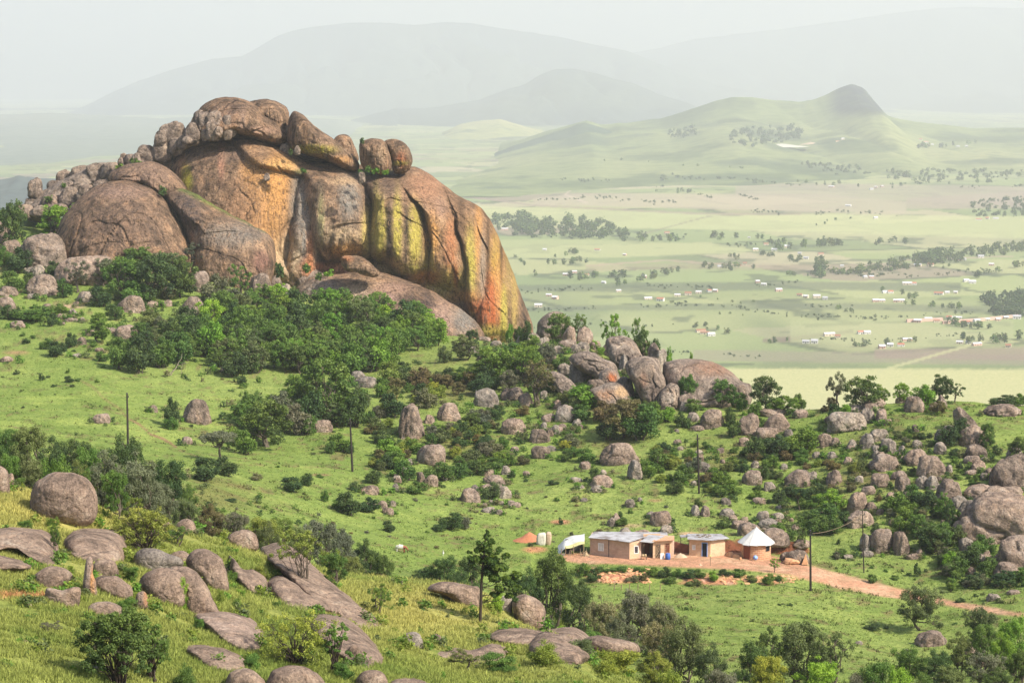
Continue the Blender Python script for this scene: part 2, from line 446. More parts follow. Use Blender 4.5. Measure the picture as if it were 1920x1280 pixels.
for pts, wd, c in [([(850, 365), (1000, 385), (1300, 400), (1500, 402)], 1.6, (.30, .2, .15)), ([(1700, 290), (1740, 300), (1800, 322)], 3.5, (.45, .26, .2)),
                   ([(1840, 262), (1842, 318)], 1.5, (.1, .13, .06)), ([(1690, 285), (1720, 262), (1730, 250)], 1.5, (.5, .4, .3)),
                   ([(1100, 498), (1250, 488), (1420, 500)], 1.5, (.4, .26, .18)), ([(1200, 440), (1330, 405), (1500, 400)], 1, (.2, .16, .1)),
                   ([(1650, 695), (1790, 655), (1850, 640)], 2.5, (.42, .42, .16)), ([(1560, 510), (1700, 488), (1900, 480)], 1.2, (.4, .28, .2)),
                   ([(1100, 330), (1060, 365), (1100, 380)], 1.5, (.5, .38, .28))]:
    CV = mix3(CV, c, (1 - sstep(wd * .6, wd * 1.3, segd(PPX, PPY, pts))) * (YG > 1300) * .8)
lum_ = CV.mean(-1, keepdims=True); CV = (CV * .66 + .34 * (lum_ * np.array([1.08, 1.02, .86]))) * .94  # valley haze put into the colour: fields washed out and dimmed
CG = CG * 1.12
CG = CG * (1 - vm[..., None]) + CV * vm[..., None]

idx = np.arange(NR * NC).reshape(NR, NC)
QG = np.stack([idx[:-1, :-1], idx[:-1, 1:], idx[1:, 1:], idx[1:, :-1]], -1).reshape(-1, 4)

m, t, b = mat('grassland'); M['ground'] = m
at = N(t, 'ShaderNodeAttribute', attribute_name='Col')
geo = N(t, 'ShaderNodeNewGeometry')
g1 = noise(t, geo.outputs['Position'], 2.2, 6, .7)
g2 = noise(t, vmul(t, geo.outputs['Position'], (1, 1, .3)), .5, 5, .6)
r1 = ramp(t, g1.outputs[0], [(.32, (.55, .60, .55)), (.5, (1, 1, 1)), (.68, (1.35, 1.25, 1.3))]).outputs[0]
r2 = ramp(t, g2.outputs[0], [(.35, (.80, .86, .80)), (.5, (1, 1, 1)), (.65, (1.15, 1.1, 1.1))]).outputs[0]
c = mixc(t, .9, at.outputs['Color'], r1, 'MULTIPLY')
c = mixc(t, .8, c, r2, 'MULTIPLY')
t.links.new(c, b.inputs['Base Color'])
b.inputs['Roughness'].default_value = .95
b.inputs['Specular IOR Level'].default_value = .05
bp = N(t, 'ShaderNodeBump'); bp.inputs['Strength'].default_value = .8; bp.inputs['Distance'].default_value = .35
t.links.new(g1.outputs[0], bp.inputs['Height']); t.links.new(bp.outputs[0], b.inputs['Normal'])
me = mesh_np('ground', PG.reshape(-1, 3), QG, M['ground'])
colattr(me, 'Col', CG.reshape(-1, 3))
ground = tag(link('ground', me), 'rolling green grassland running down to the wide hazy valley floor', kind='structure')

# one ray-cast tree for the near land
rows = np.where(Ds < 1000)[0]
nr_ = len(rows)
sub = PG[:nr_, ::2].reshape(-1, 3)
ncs = PG[:nr_, ::2].shape[1]
ii = np.arange(nr_ * ncs).reshape(nr_, ncs)
qq = np.stack([ii[:-1, :-1], ii[:-1, 1:], ii[1:, 1:], ii[1:, :-1]], -1).reshape(-1, 4)
BVH = BVHTree.FromPolygons([tuple(v) for v in sub.tolist()], qq.tolist())
def hit(px, py):
    """the ground point seen at photo pixel px,py"""
    x, y, z = ray(px, py)
    loc, n, i, d = BVH.ray_cast(Vector((0, 0, 0)), Vector((x, y, z)).normalized())
    return loc
def hit2(px, py):
    for dy in range(0, 70, 3):
        loc = hit(px, py + dy)
        if loc is not None and loc.y < 505: return loc, dy
    return None, 0
def gz(x, y):
    loc, n, i, d = BVH.ray_cast(Vector((x, y, 300)), Vector((0, 0, -1)))
    return loc.z if loc else -250.0
def ppm(D):
    return F / D
def vhit(px, py):
    """point on the valley floor"""
    j = int(np.clip(round((px - PXs[0]) / (PXs[1] - PXs[0])), 0, NC - 1))
    rws = np.where(Ds > 1300)[0]
    k = rws[np.argmin(np.abs(PPY[rws, j] - py))]
    return Vector(PG[k, j])

# ------------------------------------------------------------ hills and mountains
def hill(name, label, ridge, D, front, back, base, col, seed, amp=.05, streaks=None, px0=None, px1=None):
    ridge = np.array(ridge, float)
    pxs = np.arange(ridge[0, 0], ridge[-1, 0], 2.5)
    top = np.interp(pxs, ridge[:, 0], ridge[:, 1])
    top = smooth1(top, 7, 0)
    top = top + 1.2 * fbm(np.stack([pxs * .05, pxs * 0, pxs * 0], -1), 4, seed, .6)
    zt = P(pxs, top, D)[:, 2]
    n1 = 70
    s = np.concatenate([np.linspace(-1, 0, n1), np.linspace(0, 1, 20)[1:]])
    dd = np.where(s < 0, D + s * front, D + s * back)
    prof_ = np.where(s < 0, 1 - (1 - (1 - np.abs(s)) ** 1.35), 1 - np.abs(s))
    X = ((pxs - 960) / F)[None] * (D * CP) * (dd / D)[:, None] ** .6
    Zb = base
    Z = Zb + (zt[None] - Zb) * prof_[:, None]
    pts = np.stack([X, np.repeat(dd[:, None], len(pxs), 1), Z], -1)
    hgt = np.maximum(zt[None] - Zb, 5)
    k = 1.0 / (front * .35)
    nn = fbm(np.stack([X * k * 1.4, pts[..., 1] * k * .7, Z * 0], -1), 5, seed)
    gul = 1 - np.abs(fbm(np.stack([X * k * 3 + pts[..., 1] * k * .3, pts[..., 1] * k * .8, Z * 0], -1), 3, seed + 5))
    Z = Z + hgt * (nn * .42 - (gul ** 4) * .2) * (4 * prof_ * (1 - prof_))[:, None]
    pts[..., 2] = Z
    C = np.zeros(pts.shape) + np.array(col[0])
    C = mix3(C, col[1], sstep(-.1, .4, nn))
    C = mix3(C, col[2], sstep(.15, .45, fbm(np.stack([X * k * 6, pts[..., 1] * k * 5, Z * 0], -1), 4, seed + 9)) * .8)
    if streaks is not None: C = streaks(pts, C)
    i2 = np.arange(pts.shape[0] * pts.shape[1]).reshape(pts.shape[:2])
    q = np.stack([i2[:-1, :-1], i2[:-1, 1:], i2[1:, 1:], i2[1:, :-1]], -1).reshape(-1, 4)
    me = mesh_np(name, pts.reshape(-1, 3), q, M['hillmat'])
    colattr(me, 'Col', C.reshape(-1, 3))
    return tag(link(name, me), label, kind='structure')
m, t, b = mat('hill_cover'); M['hillmat'] = m
at = N(t, 'ShaderNodeAttribute', attribute_name='Col')
geo = N(t, 'ShaderNodeNewGeometry')
g1 = noise(t, geo.outputs['Position'], .02, 6, .65)
r1 = ramp(t, g1.outputs[0], [(.35, (.6, .65, .65)), (.5, (1, 1, 1)), (.65, (1.3, 1.2, 1.2))]).outputs[0]
t.links.new(mixc(t, .8, at.outputs['Color'], r1, 'MULTIPLY'), b.inputs['Base Color'])
b.inputs['Roughness'].default_value = 1
b.inputs['Specular IOR Level'].default_value = 0
G3 = [(.17, .205, .085), (.25, .265, .12), (.08, .11, .06)]
D3 = [(.035, .055, .055), (.055, .075, .06), (.02, .035, .04)]
def peak(pts, C):
    px, py = W2P(pts)
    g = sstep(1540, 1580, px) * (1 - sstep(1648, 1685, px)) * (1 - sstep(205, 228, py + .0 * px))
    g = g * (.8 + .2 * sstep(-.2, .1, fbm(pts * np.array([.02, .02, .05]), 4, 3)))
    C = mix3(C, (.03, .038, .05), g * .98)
    g2 = np.exp(-((px - 1090) / 70) ** 2 - ((py - 262) / 26) ** 2)  # shade of the left-facing slopes, painted into the hill colour
    C = mix3(C, (.08, .11, .06), np.clip(g2 * 1.3, 0, 1) * sstep(-.15, .2, fbm(pts * .006, 4, 5)))
    sc = sstep(.12, .3, fbm(pts * np.array([.004, .002, .004]), 5, 15))
    return mix3(C, (.08, .11, .05), sc * .75 * (1 - g))
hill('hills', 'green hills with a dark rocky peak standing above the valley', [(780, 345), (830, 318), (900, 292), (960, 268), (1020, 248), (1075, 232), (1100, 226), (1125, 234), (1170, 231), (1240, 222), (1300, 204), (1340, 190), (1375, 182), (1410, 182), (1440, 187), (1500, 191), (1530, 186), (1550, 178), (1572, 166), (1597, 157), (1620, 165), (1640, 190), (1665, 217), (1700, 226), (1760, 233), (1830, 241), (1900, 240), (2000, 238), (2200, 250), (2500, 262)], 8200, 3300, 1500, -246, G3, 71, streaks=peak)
hill('hills', 'dark blue green spur in front of the green hills', [(800, 330), (850, 318), (900, 300), (960, 274), (1010, 258), (1060, 241), (1095, 229), (1130, 240), (1180, 262), (1230, 292), (1260, 315)], 7700, 1100, 700, -248, [(.06, .09, .06), (.09, .12, .07), (.04, .06, .045)], 79)  # hill shading put into the spur's dark colours
hill('hills', 'sunlit low hill between the rock dome and the green hills', [(700, 330), (740, 300), (780, 275), (820, 255), (860, 234), (900, 226), (940, 224), (980, 236), (1020, 250), (1080, 300), (1120, 330)], 10800, 1800, 1500, -252, [(.26, .27, .10), (.32, .31, .13), (.08, .11, .05)], 72)  # sunlit look put into paler colours than its neighbours
hill('hills', 'blue pointed mountain in the middle distance', [(560, 250), (700, 214), (740, 204), (800, 203), (850, 196), (900, 187), (950, 168), (985, 158), (1010, 142), (1040, 130), (1075, 129), (1110, 136), (1150, 148), (1190, 157), (1230, 175), (1290, 193), (1340, 215), (1420, 240)], 14500, 2500, 2000, -254, D3, 73)
hill('mountains', 'long pale mountain along the horizon', [(-700, 215), (-300, 206), (-100, 204), (60, 205), (150, 203), (200, 178), (260, 152), (320, 132), (400, 110), (455, 106), (480, 92), (520, 68), (560, 55), (610, 48), (660, 43), (720, 43), (780, 48), (830, 42), (880, 44), (940, 54), (1000, 62), (1060, 72), (1120, 85), (1180, 97), (1260, 130), (1400, 180), (1500, 205)], 19500, 3500, 2500, -256, D3, 74)
hill('mountains', 'faint broad mountain rising to the right of the saddle', [(960, 190), (1060, 150), (1130, 118), (1180, 100), (1230, 92), (1290, 76), (1350, 68), (1420, 60), (1500, 50), (1590, 38), (1680, 24), (1760, 15), (1830, 13), (1900, 16), (2000, 10), (2150, 12), (2400, 40), (2700, 90)], 23500, 6500, 2500, -256, D3, 75)
hill('hills', 'dim blue foothills behind the left side of the rock dome', [(-700, 215), (-300, 212), (-50, 216), (100, 212), (300, 222), (500, 215), (640, 225), (760, 262), (820, 300)], 12500, 6000, 1500, -250, [(.15, .18, .14), (.18, .20, .15), (.12, .15, .12)], 77)
hill('hills', 'low dark ridge peeping out at the far left edge', [(-600, 350), (-200, 338), (0, 337), (18, 333), (32, 328), (48, 334), (90, 338), (160, 345), (260, 372), (330, 400)], 5200, 700, 700, -250, D3, 78)
# ------------------------------------------------------------ haze
bm_v = [(-16000, -600, -300), (16000, -600, -300), (16000, 27500, -300), (-16000, 27500, -300)]
Vv = np.array(bm_v + [(x, y, 900) for x, y, z in bm_v], float)
m = bpy.data.materials.new('haze_air'); m.use_nodes = True
t = m.node_tree; t.nodes.clear()
o = N(t, 'ShaderNodeOutputMaterial'); pv = N(t, 'ShaderNodeVolumePrincipled')
pv.inputs['Density'].default_value = 1.06e-4
pv.inputs['Density Attribute'].default_value = ''
pv.inputs['Color'].default_value = (.812, .836, .862, 1)
pv.inputs['Anisotropy'].default_value = .15
t.links.new(pv.outputs[0], o.inputs['Volume'])
m.cycles.homogeneous_volume = True
me = mesh_np('haze', Vv, np.array([(0, 3, 2, 1), (4, 5, 6, 7), (0, 1, 5, 4), (1, 2, 6, 5), (2, 3, 7, 6), (3, 0, 4, 7)]), m, False)
haze = tag(link('haze', me), kind='stuff')
# ------------------------------------------------------------ rocks with a traced outline and real thickness
def closed_curve(pts, n):
    pts = np.array(pts, float)
    k = len(pts)
    out = []
    for i in range(k):
        p0, p1, p2, p3 = pts[i - 1], pts[i], pts[(i + 1) % k], pts[(i + 2) % k]
        t = np.linspace(0, 1, 12, endpoint=False)[:, None]
        out.append(.5 * ((2 * p1) + (-p0 + p2) * t + (2 * p0 - 5 * p1 + 4 * p2 - p3) * t ** 2 + (-p0 + 3 * p1 - 3 * p2 + p3) * t ** 3))
    c = np.concatenate(out)
    c = np.concatenate([c, c[:1]])
    d = np.concatenate([[0], np.cumsum(np.hypot(*(np.diff(c, axis=0).T)))])
    s = np.linspace(0, d[-1], n, endpoint=False)
    return np.stack([np.interp(s, d, c[:, 0]), np.interp(s, d, c[:, 1])], -1)

def blob(outline, D, T, lean=0.0, n=140, rings=46, p=2.6, q=2.0, rough=.05, flute=0.0, seed=0, centre=None, edge=1.0, side=0.0, relief=None, drape=False, ledge=.16):
    """closed shell: outline in photo pixels at distance D, half thickness T metres, lean = metres back per metre up"""
    c = closed_curve(outline, n)
    cen = np.array(centre if centre is not None else c.mean(0), float)
    c = c + edge * np.stack([fbm(np.stack([c[:, 0] * .05, c[:, 1] * .05, c[:, 0] * 0 + seed], -1), 3, 5), fbm(np.stack([c[:, 0] * .05, c[:, 1] * .05, c[:, 0] * 0 + seed + 9], -1), 3, 6)], -1) * 2.5
    s = np.sin(np.linspace(0, math.pi / 2, rings + 1))[1:]
    px = cen[0] + s[:, None] * (c[None, :, 0] - cen[0])
    py = cen[1] + s[:, None] * (c[None, :, 1] - cen[1])
    h = (1 - s ** p) ** (1 / q)
    h[-1] = 0
    zz0 = P(cen[0], cen[1], D)[2]
    Vs, Qs = [], []
    def layer(sgn):
        up = (cen[1] - py) / ppm(D)
        dep = D - sgn * T * h[:, None] + lean * up + side * (px - cen[0]) / ppm(D)
        if drape:
            gd = drape(px, py); dl = gd[-1].min()
            if sgn > 0: dep = gd + (dl + .5 * (gd - dl) - gd) * (1 - s ** 9)[:, None] - min(T, 1.0) * .8 * h[:, None]
            else: dep = gd + .6 * T * h[:, None]
        pts = P(px, py, dep)
        fr = 1.0 / max(T, 1.0)
        a = fbm(pts * fr * .9, 4, seed) * T * rough * 3
        b_ = fbm(pts * np.array([.55, .55, .06]), 4, seed + 3) * flute
        if T > 6 and D > 300:
            a = a + .30 * fbm(pts * .9, 4, seed + 31)
            cr_ = np.abs(fbm(pts * np.array([.07, .07, .02]) + seed, 2, seed + 33, .3)); a = a + .7 * (1 - sstep(.0, .012, cr_))
            cr_ = np.abs(fbm(pts * np.array([.03, .03, .08]) + seed, 3, seed + 35, .35)); a = a + .45 * (1 - sstep(.0, .010, cr_))
        g = (1 - s ** 6)[:, None]
        tt = 3.0 * fbm(pts * np.array([.8, .8, 1.5]) * fr * 1.2 + 5, 4, seed + 11)
        ff = np.floor(tt); a = a + ledge * min(T * .35, 2.2) * (ff + sstep(.72, 1, tt - ff)) / 2
        rd = 1 - np.abs(fbm(pts * fr * 1.1 + 3, 3, seed + 13)); a = a + min(T * .2, 1.2) * ledge * 2 * sstep(.93, 1, rd)
        if relief is not None and sgn > 0: pts[..., 1] += relief(px, py) * (1 - s ** 14)[:, None]
        pts[..., 1] += (a + b_) * g
        pts[..., 2] += a * .25 * g
        return pts
    f, bk = layer(1), layer(-1)
    m_ = rings
    V = np.concatenate([f.reshape(-1, 3), bk[:-1].reshape(-1, 3), [P(cen[0], cen[1], D - T + 0 * lean)], [P(cen[0], cen[1], D + T)]])
    V[-2] = f[0].mean(0); V[-1] = bk[0].mean(0)
    fi = np.arange(m_ * n).reshape(m_, n)
    bi = np.concatenate([m_ * n + np.arange((m_ - 1) * n).reshape(m_ - 1, n), fi[-1:]])
    def ringq(I, flip):
        a, b2 = I[:-1], I[1:]
        q4 = np.stack([a, b2, np.roll(b2, -1, 1), np.roll(a, -1, 1)], -1).reshape(-1, 4)
        return q4[:, ::-1] if flip else q4
    i0, i1 = len(V) - 2, len(V) - 1
    quads = np.concatenate([ringq(fi, False), ringq(bi, True)])
    tf = np.stack([np.full(n, i0), fi[0], np.roll(fi[0], -1)], -1)
    tb = np.stack([np.full(n, i1), np.roll(bi[0], -1), bi[0]], -1)
    return V, quads, np.concatenate([tf, tb])

def tint(V, stains):
    px, py = W2P(V)
    C = np.zeros((len(V), 4)); C[:, :3] = .3
    for (cx, cy, rx, ry, col, a) in stains:
        d = ((px - cx) / rx) ** 2 + ((py - cy) / ry) ** 2
        f = np.exp(-d ** 1.6) * a
        nw = C[:, 3] + f - C[:, 3] * f
        k = np.where(nw > 1e-6, f / np.maximum(nw, 1e-6), 0)[:, None]
        C[:, :3] = C[:, :3] * (1 - k) + np.array(col) * k
        C[:, 3] = nw
    return C

def rock_obj(name, parts, material, label, cat, group=None, stains=(), base=None):
    Vs, Q4, Q3, o = [], [], [], 0
    for V, q, t3 in parts:
        Vs.append(V); Q4.append(q + o); Q3.append(t3 + o); o += len(V)
    V = np.concatenate(Vs)
    C = tint(V, stains)
    loc = np.array([V[:, 0].mean(), V[:, 1].mean(), V[:, 2].min()]) if base is None else np.array(base)
    me = mesh_np(name, V - loc, [np.concatenate(Q4), np.concatenate(Q3)], material)
    colattr(me, 'tint', C)
    ob = link(name, me, None, loc)
    tag(ob, label, cat, group)
    return ob

OR, YE, RE, PA, DK, GY, GN = (.56, .29, .10), (.44, .365, .08), (.42, .12, .045), (.62, .47, .30), (.022, .020, .018), (.27, .25, .22), (.16, .22, .04)
STAINS = [(930, 500, 42, 90, (.50, .27, .11), .5), (860, 450, 40, 85, (.45, .25, .12), .42), (505, 380, 48, 90, (.5, .29, .13), .35), (790, 360, 50, 40, (.42, .25, .15), .4), (705, 322, 28, 7, GN, .9), (560, 322, 14, 5, GN, .8), (352, 342, 10, 16, (.3, .3, .05), .7),
 # pale and orange washes on the left cliff
 (535, 480, 34, 38, PA, 1.0), (500, 420, 34, 95, OR, .55), (520, 345, 26, 60, OR, .9), (530, 312, 34, 15, (.62, .36, .14), .95), (470, 320, 20, 45, OR, .6), (340, 318, 11, 30, (.5, .26, .14), .9), (348, 330, 10, 22, (.38, .34, .04), .8), (415, 300, 7, 35, (.5, .26, .17), .7),
 (455, 400, 40, 70, (.36, .2, .11), .55), (575, 460, 14, 55, GY, .8), (560, 380, 18, 60, GY, .7), (600, 420, 10, 60, PA, .4), (602, 410, 6, 40, (.5, .46, .2), .7), (582, 470, 8, 45, (.5, .2, .08), .8),
 (650, 470, 34, 16, OR, .95), (640, 440, 40, 20, PA, .5), (690, 440, 12, 45, (.62, .48, .16), 1.0), (655, 370, 22, 45, GY, .7), (640, 340, 28, 8, (.5, .34, .2), .8), (620, 500, 50, 8, (.45, .2, .10), .8),
 # yellow and black streaked bay
 (712, 430, 13, 62, YE, 1.0), (745, 430, 9, 70, YE, 1.0), (778, 440, 13, 60, YE, 1.0), (705, 395, 7, 60, (.45, .36, .1), .8), (729, 440, 6, 65, DK, .85), (762, 440, 5, 60, DK, .7), (694, 440, 4, 60, DK, .6), (770, 505, 30, 12, (.2, .2, .03), .6), (720, 345, 30, 25, (.13, .09, .07), .6),
 # right wall
 (800, 350, 34, 30, (.42, .22, .13), .6), (820, 390, 20, 20, (.45, .28, .2), .5), (810, 450, 14, 55, OR, .9), (805, 500, 12, 40, (.42, .35, .1), .7), (845, 470, 12, 60, (.40, .17, .08), .8), (882, 490, 12, 60, YE, .95), (898, 440, 8, 70, OR, .8), (865, 430, 8, 80, DK, .5), (905, 500, 7, 70, GY, .6), (915, 480, 4, 80, DK, .7),
 (930, 500, 10, 60, (.45, .30, .07), .85), (925, 575, 16, 62, RE, 1.0), (935, 540, 8, 60, OR, .7), (945, 590, 7, 60, YE, 1.0), (955, 470, 8, 90, (.3, .24, .08), .6), (965, 560, 7, 60, (.42, .30, .10), .9), (980, 580, 6, 50, DK, .5), (940, 470, 3, 70, DK, .7), (902, 590, 10, 25, RE, .7), (920, 620, 30, 12, (.5, .42, .1), .7),
 # ledge under the overhang
 (840, 530, 40, 26, (.5, .42, .10), .6), (800, 520, 26, 14, (.5, .23, .08), .9), (870, 555, 30, 12, OR, .8), (895, 575, 22, 14, (.42, .14, .06), .8), (735, 500, 24, 14, (.55, .36, .16), .9), (640, 515, 30, 12, (.42, .2, .12), .7), (575, 500, 12, 20, (.5, .2, .09), .8),
 (855, 520, 5, 22, RE, .7), (430, 290, 60, 14, (.25, .17, .13), .6)]
SLAB = [(665, 555, 40, 22, (.5, .38, .26), .8), (720, 560, 50, 14, (.34, .22, .18), .7), (760, 560, 18, 40, DK, .5), (800, 590, 16, 46, (.05, .04, .045), .75), (830, 600, 20, 40, (.45, .3, .24), .6), (735, 540, 40, 12, (.4, .25, .18), .7), (870, 600, 24, 30, GY, .7), (600, 540, 40, 18, GY, .6), (850, 540, 26, 10, OR, .7)]
LOBES = [  # outline in photo pixels, bulge, set back
 ([(298, 298), (330, 260), (380, 240), (440, 235), (490, 246), (540, 270), (562, 300), (572, 340), (562, 420), (540, 500), (560, 560), (505, 560), (430, 520), (330, 460), (290, 350)], 8, 0),
 ([(430, 262), (500, 262), (548, 278), (566, 300), (562, 322), (530, 328), (505, 322), (470, 306)], 3.5, -1.5),
 ([(560, 320), (600, 340), (604, 420), (590, 500), (570, 540), (530, 540), (540, 440)], 3.0, 2.2),
 ([(548, 295), (590, 280), (640, 290), (676, 326), (696, 370), (702, 430), (694, 470), (672, 484), (630, 487), (592, 484), (578, 460), (570, 400), (560, 340)], 6.5, -1.5),
 ([(672, 325), (700, 300), (740, 312), (770, 350), (792, 400), (802, 450), (798, 500), (778, 522), (750, 520), (720, 494), (694, 486), (686, 440), (692, 390)], 6.5, -1.5),
 ([(720, 302), (770, 295), (815, 318), (850, 365), (872, 420), (884, 480), (884, 540), (866, 558), (830, 545), (800, 520), (802, 450), (780, 380)], 7, 0.5),
 ([(815, 330), (860, 355), (895, 395), (908, 450), (918, 520), (916, 575), (900, 600), (880, 590), (870, 540), (866, 470), (850, 400)], 4.5, .5),
 ([(870, 345), (930, 380), (960, 430), (990, 520), (1010, 590), (1010, 650), (960, 660), (900, 650), (885, 610), (900, 560), (906, 480), (895, 420)], 6, 1.5),
 ([(895, 400), (912, 430), (925, 500), (925, 560), (912, 590), (905, 540), (903, 470)], 1.2, 3.0),
 ([(560, 600), (570, 500), (640, 484), (700, 490), (770, 522), (850, 552), (910, 600), (960, 700), (760, 700)], 3, 7.5),
]
_L = []
for ol, A, off in LOBES:
    c_ = closed_curve(ol, 180); ce = c_.mean(0)
    th = np.arctan2(c_[:, 1] - ce[1], c_[:, 0] - ce[0]); rr = np.hypot(*(c_ - ce).T)
    o_ = np.argsort(th); th, rr = th[o_], rr[o_]
    _L.append((ce, np.concatenate([th - 2 * math.pi, th, th + 2 * math.pi]), np.tile(rr, 3), A, off))
def dome_relief(px, py):
    wx = px + 5 * vnoise(np.stack([px * .03, py * .03, px * 0], -1), 3); wy = py + 6 * vnoise(np.stack([px * .03, py * .03, px * 0], -1), 4)
    ds = []
    for ce, th, rr, A, off in _L:
        r_ = np.hypot(wx - ce[0], wy - ce[1]) / np.interp(np.arctan2(wy - ce[1], wx - ce[0]), th, rr)
        ds.append(off + A * np.minimum(r_, 3) ** 3.2)
    ds = np.stack(ds)
    mn = ds.min(0)
    return np.minimum(mn, 13) + 1.1 * fbm(np.stack([px * .045, py * .006, px * 0], -1), 4, 8) * sstep(560, 700, px) + .9 * fbm(np.stack([px * .02, py * .012, px * 0], -1), 4, 18)
body = [blob([(282, 340), (294, 300), (330, 266), (380, 250), (440, 246), (500, 258), (560, 284), (600, 292), (660, 305), (720, 314), (770, 312), (800, 322), (832, 348), (870, 372), (905, 393), (928, 430), (950, 480), (972, 540), (990, 585), (1000, 612), (998, 660), (960, 700), (800, 700), (600, 640), (450, 580), (330, 520), (285, 420)], 474, 24, .40, seed=1, n=460, rings=190, p=5.0, q=2.6, rough=.02, centre=(650, 460), relief=dome_relief)]
dome = rock_obj('granite_dome', body, M['dome'], 'huge bare granite dome streaked orange, yellow and black above the trees', 'rock dome', None, STAINS)
slabs = [
 ([(640, 482), (665, 478), (690, 488), (712, 510), (700, 520), (670, 512), (645, 505)], 440, 3, .2, 'dark wedged block under the overhang of the rock dome'),
 ([(545, 560), (575, 525), (620, 515), (690, 508), (740, 518), (800, 540), (850, 570), (890, 600), (910, 640), (880, 700), (800, 700), (700, 670), (600, 640), (540, 610)], 442, 9, .9, 'broad smooth sloping slab at the foot of the rock dome'),
 ([(715, 580), (750, 568), (790, 580), (830, 610), (850, 640), (780, 645), (720, 620)], 428, 5, .6, 'low pinkish slab bulging above the trees below the broad smooth slab'),
 ([(110, 425), (135, 385), (175, 352), (225, 338), (265, 345), (300, 365), (330, 405), (350, 448), (362, 490), (350, 550), (250, 560), (150, 540), (105, 480)], 446, 12, .5, 'large rounded brown slab left of the rock dome with a smooth face'),
 ([(308, 362), (330, 350), (365, 362), (420, 395), (470, 420), (505, 440), (516, 468), (514, 505), (500, 550), (430, 570), (370, 550), (352, 460), (328, 400)], 447, 9, .5, 'long slab with a mossy upper edge leaning on the rock dome'),
 ([(200, 335), (215, 318), (250, 306), (290, 304), (320, 320), (345, 345), (350, 370), (310, 380), (260, 350), (220, 345)], 458, 9, .4, 'smooth upper slab between the rounded brown slab and the ridge boulders'),
 ([(352, 252), (358, 225), (380, 198), (410, 183), (440, 182), (470, 192), (500, 215), (530, 240), (548, 262), (520, 275), (480, 262), (430, 250), (390, 258)], 472, 11, .3, 'highest summit block of the rock dome with pale scratch lines'),
 ([(455, 200), (480, 187), (505, 187), (530, 196), (542, 212), (544, 240), (530, 262), (500, 250), (470, 225)], 478, 10, .3, 'rounded summit block behind the highest block'),
 ([(538, 262), (542, 228), (550, 210), (566, 214), (590, 236), (625, 262), (655, 284), (672, 305), (670, 322), (650, 320), (610, 302), (570, 290), (545, 280)], 466, 8, .25, 'long wedge shaped block right of the summit cleft'),
 ([(622, 270), (632, 254), (652, 253), (662, 268), (672, 300), (655, 306), (628, 292)], 474, 3.5, .1, 'tilted block poking up behind the long wedge shaped block'),
 ([(673, 276), (682, 264), (704, 261), (720, 266), (730, 286), (736, 310), (724, 326), (700, 324), (679, 312)], 462, 3.8, .1, 'left one of the two boulders perched on the dome rim'),
 ([(721, 268), (734, 260), (752, 264), (768, 280), (773, 306), (762, 324), (738, 324), (730, 292)], 464, 3.6, .1, 'right one of the two boulders perched on the dome rim'),
]
ssn = {0: [(660, 490, 20, 10, DK, .5), (650, 485, 12, 8, (.5, .22, .1), .7)], 1: SLAB, 2: [(770, 600, 60, 30, (.38, .26, .21), .7)], 3: [(220, 420, 90, 60, (.17, .115, .09), .5), (220, 360, 60, 14, (.33, .22, .17), .6)],
       4: [(350 + k * 13, 362 + k * 6.3 - 6, 15, 5, GN, .95) for k in range(13)] + [(350, 400, 30, 50, (.07, .06, .065), .6), (440, 440, 60, 25, GY, .5), (490, 490, 16, 20, (.3, .16, .12), .7)], 5: [(280, 330, 60, 30, (.30, .2, .15), .6)],
       6: [(430, 215, 30, 20, (.2, .13, .1), .5), (455, 235, 6, 30, (.45, .3, .22), .6), (490, 245, 30, 8, (.42, .26, .18), .6)], 8: [(590, 280, 40, 9, (.38, .33, .05), .7), (640, 300, 20, 8, OR, .5), (552, 240, 8, 25, (.2, .14, .1), .5)], 11: [(752, 300, 9, 14, RE, .6), (745, 306, 20, 5, (.3, .3, .05), .6)], 10: [(715, 290, 8, 20, (.4, .28, .18), .6)]}
for i, (ol, D, T, ln, lb) in enumerate(slabs):
    rock_obj('granite_slab' if i < 6 else 'summit_boulder', [blob(ol, D, T, ln, seed=20 + i, n=240, rings=90, rough=.06, flute=.5)], M['dome'], lb, 'boulder' if i > 5 else 'rock slab', 'great rocks of the granite dome', ssn.get(i, ()))
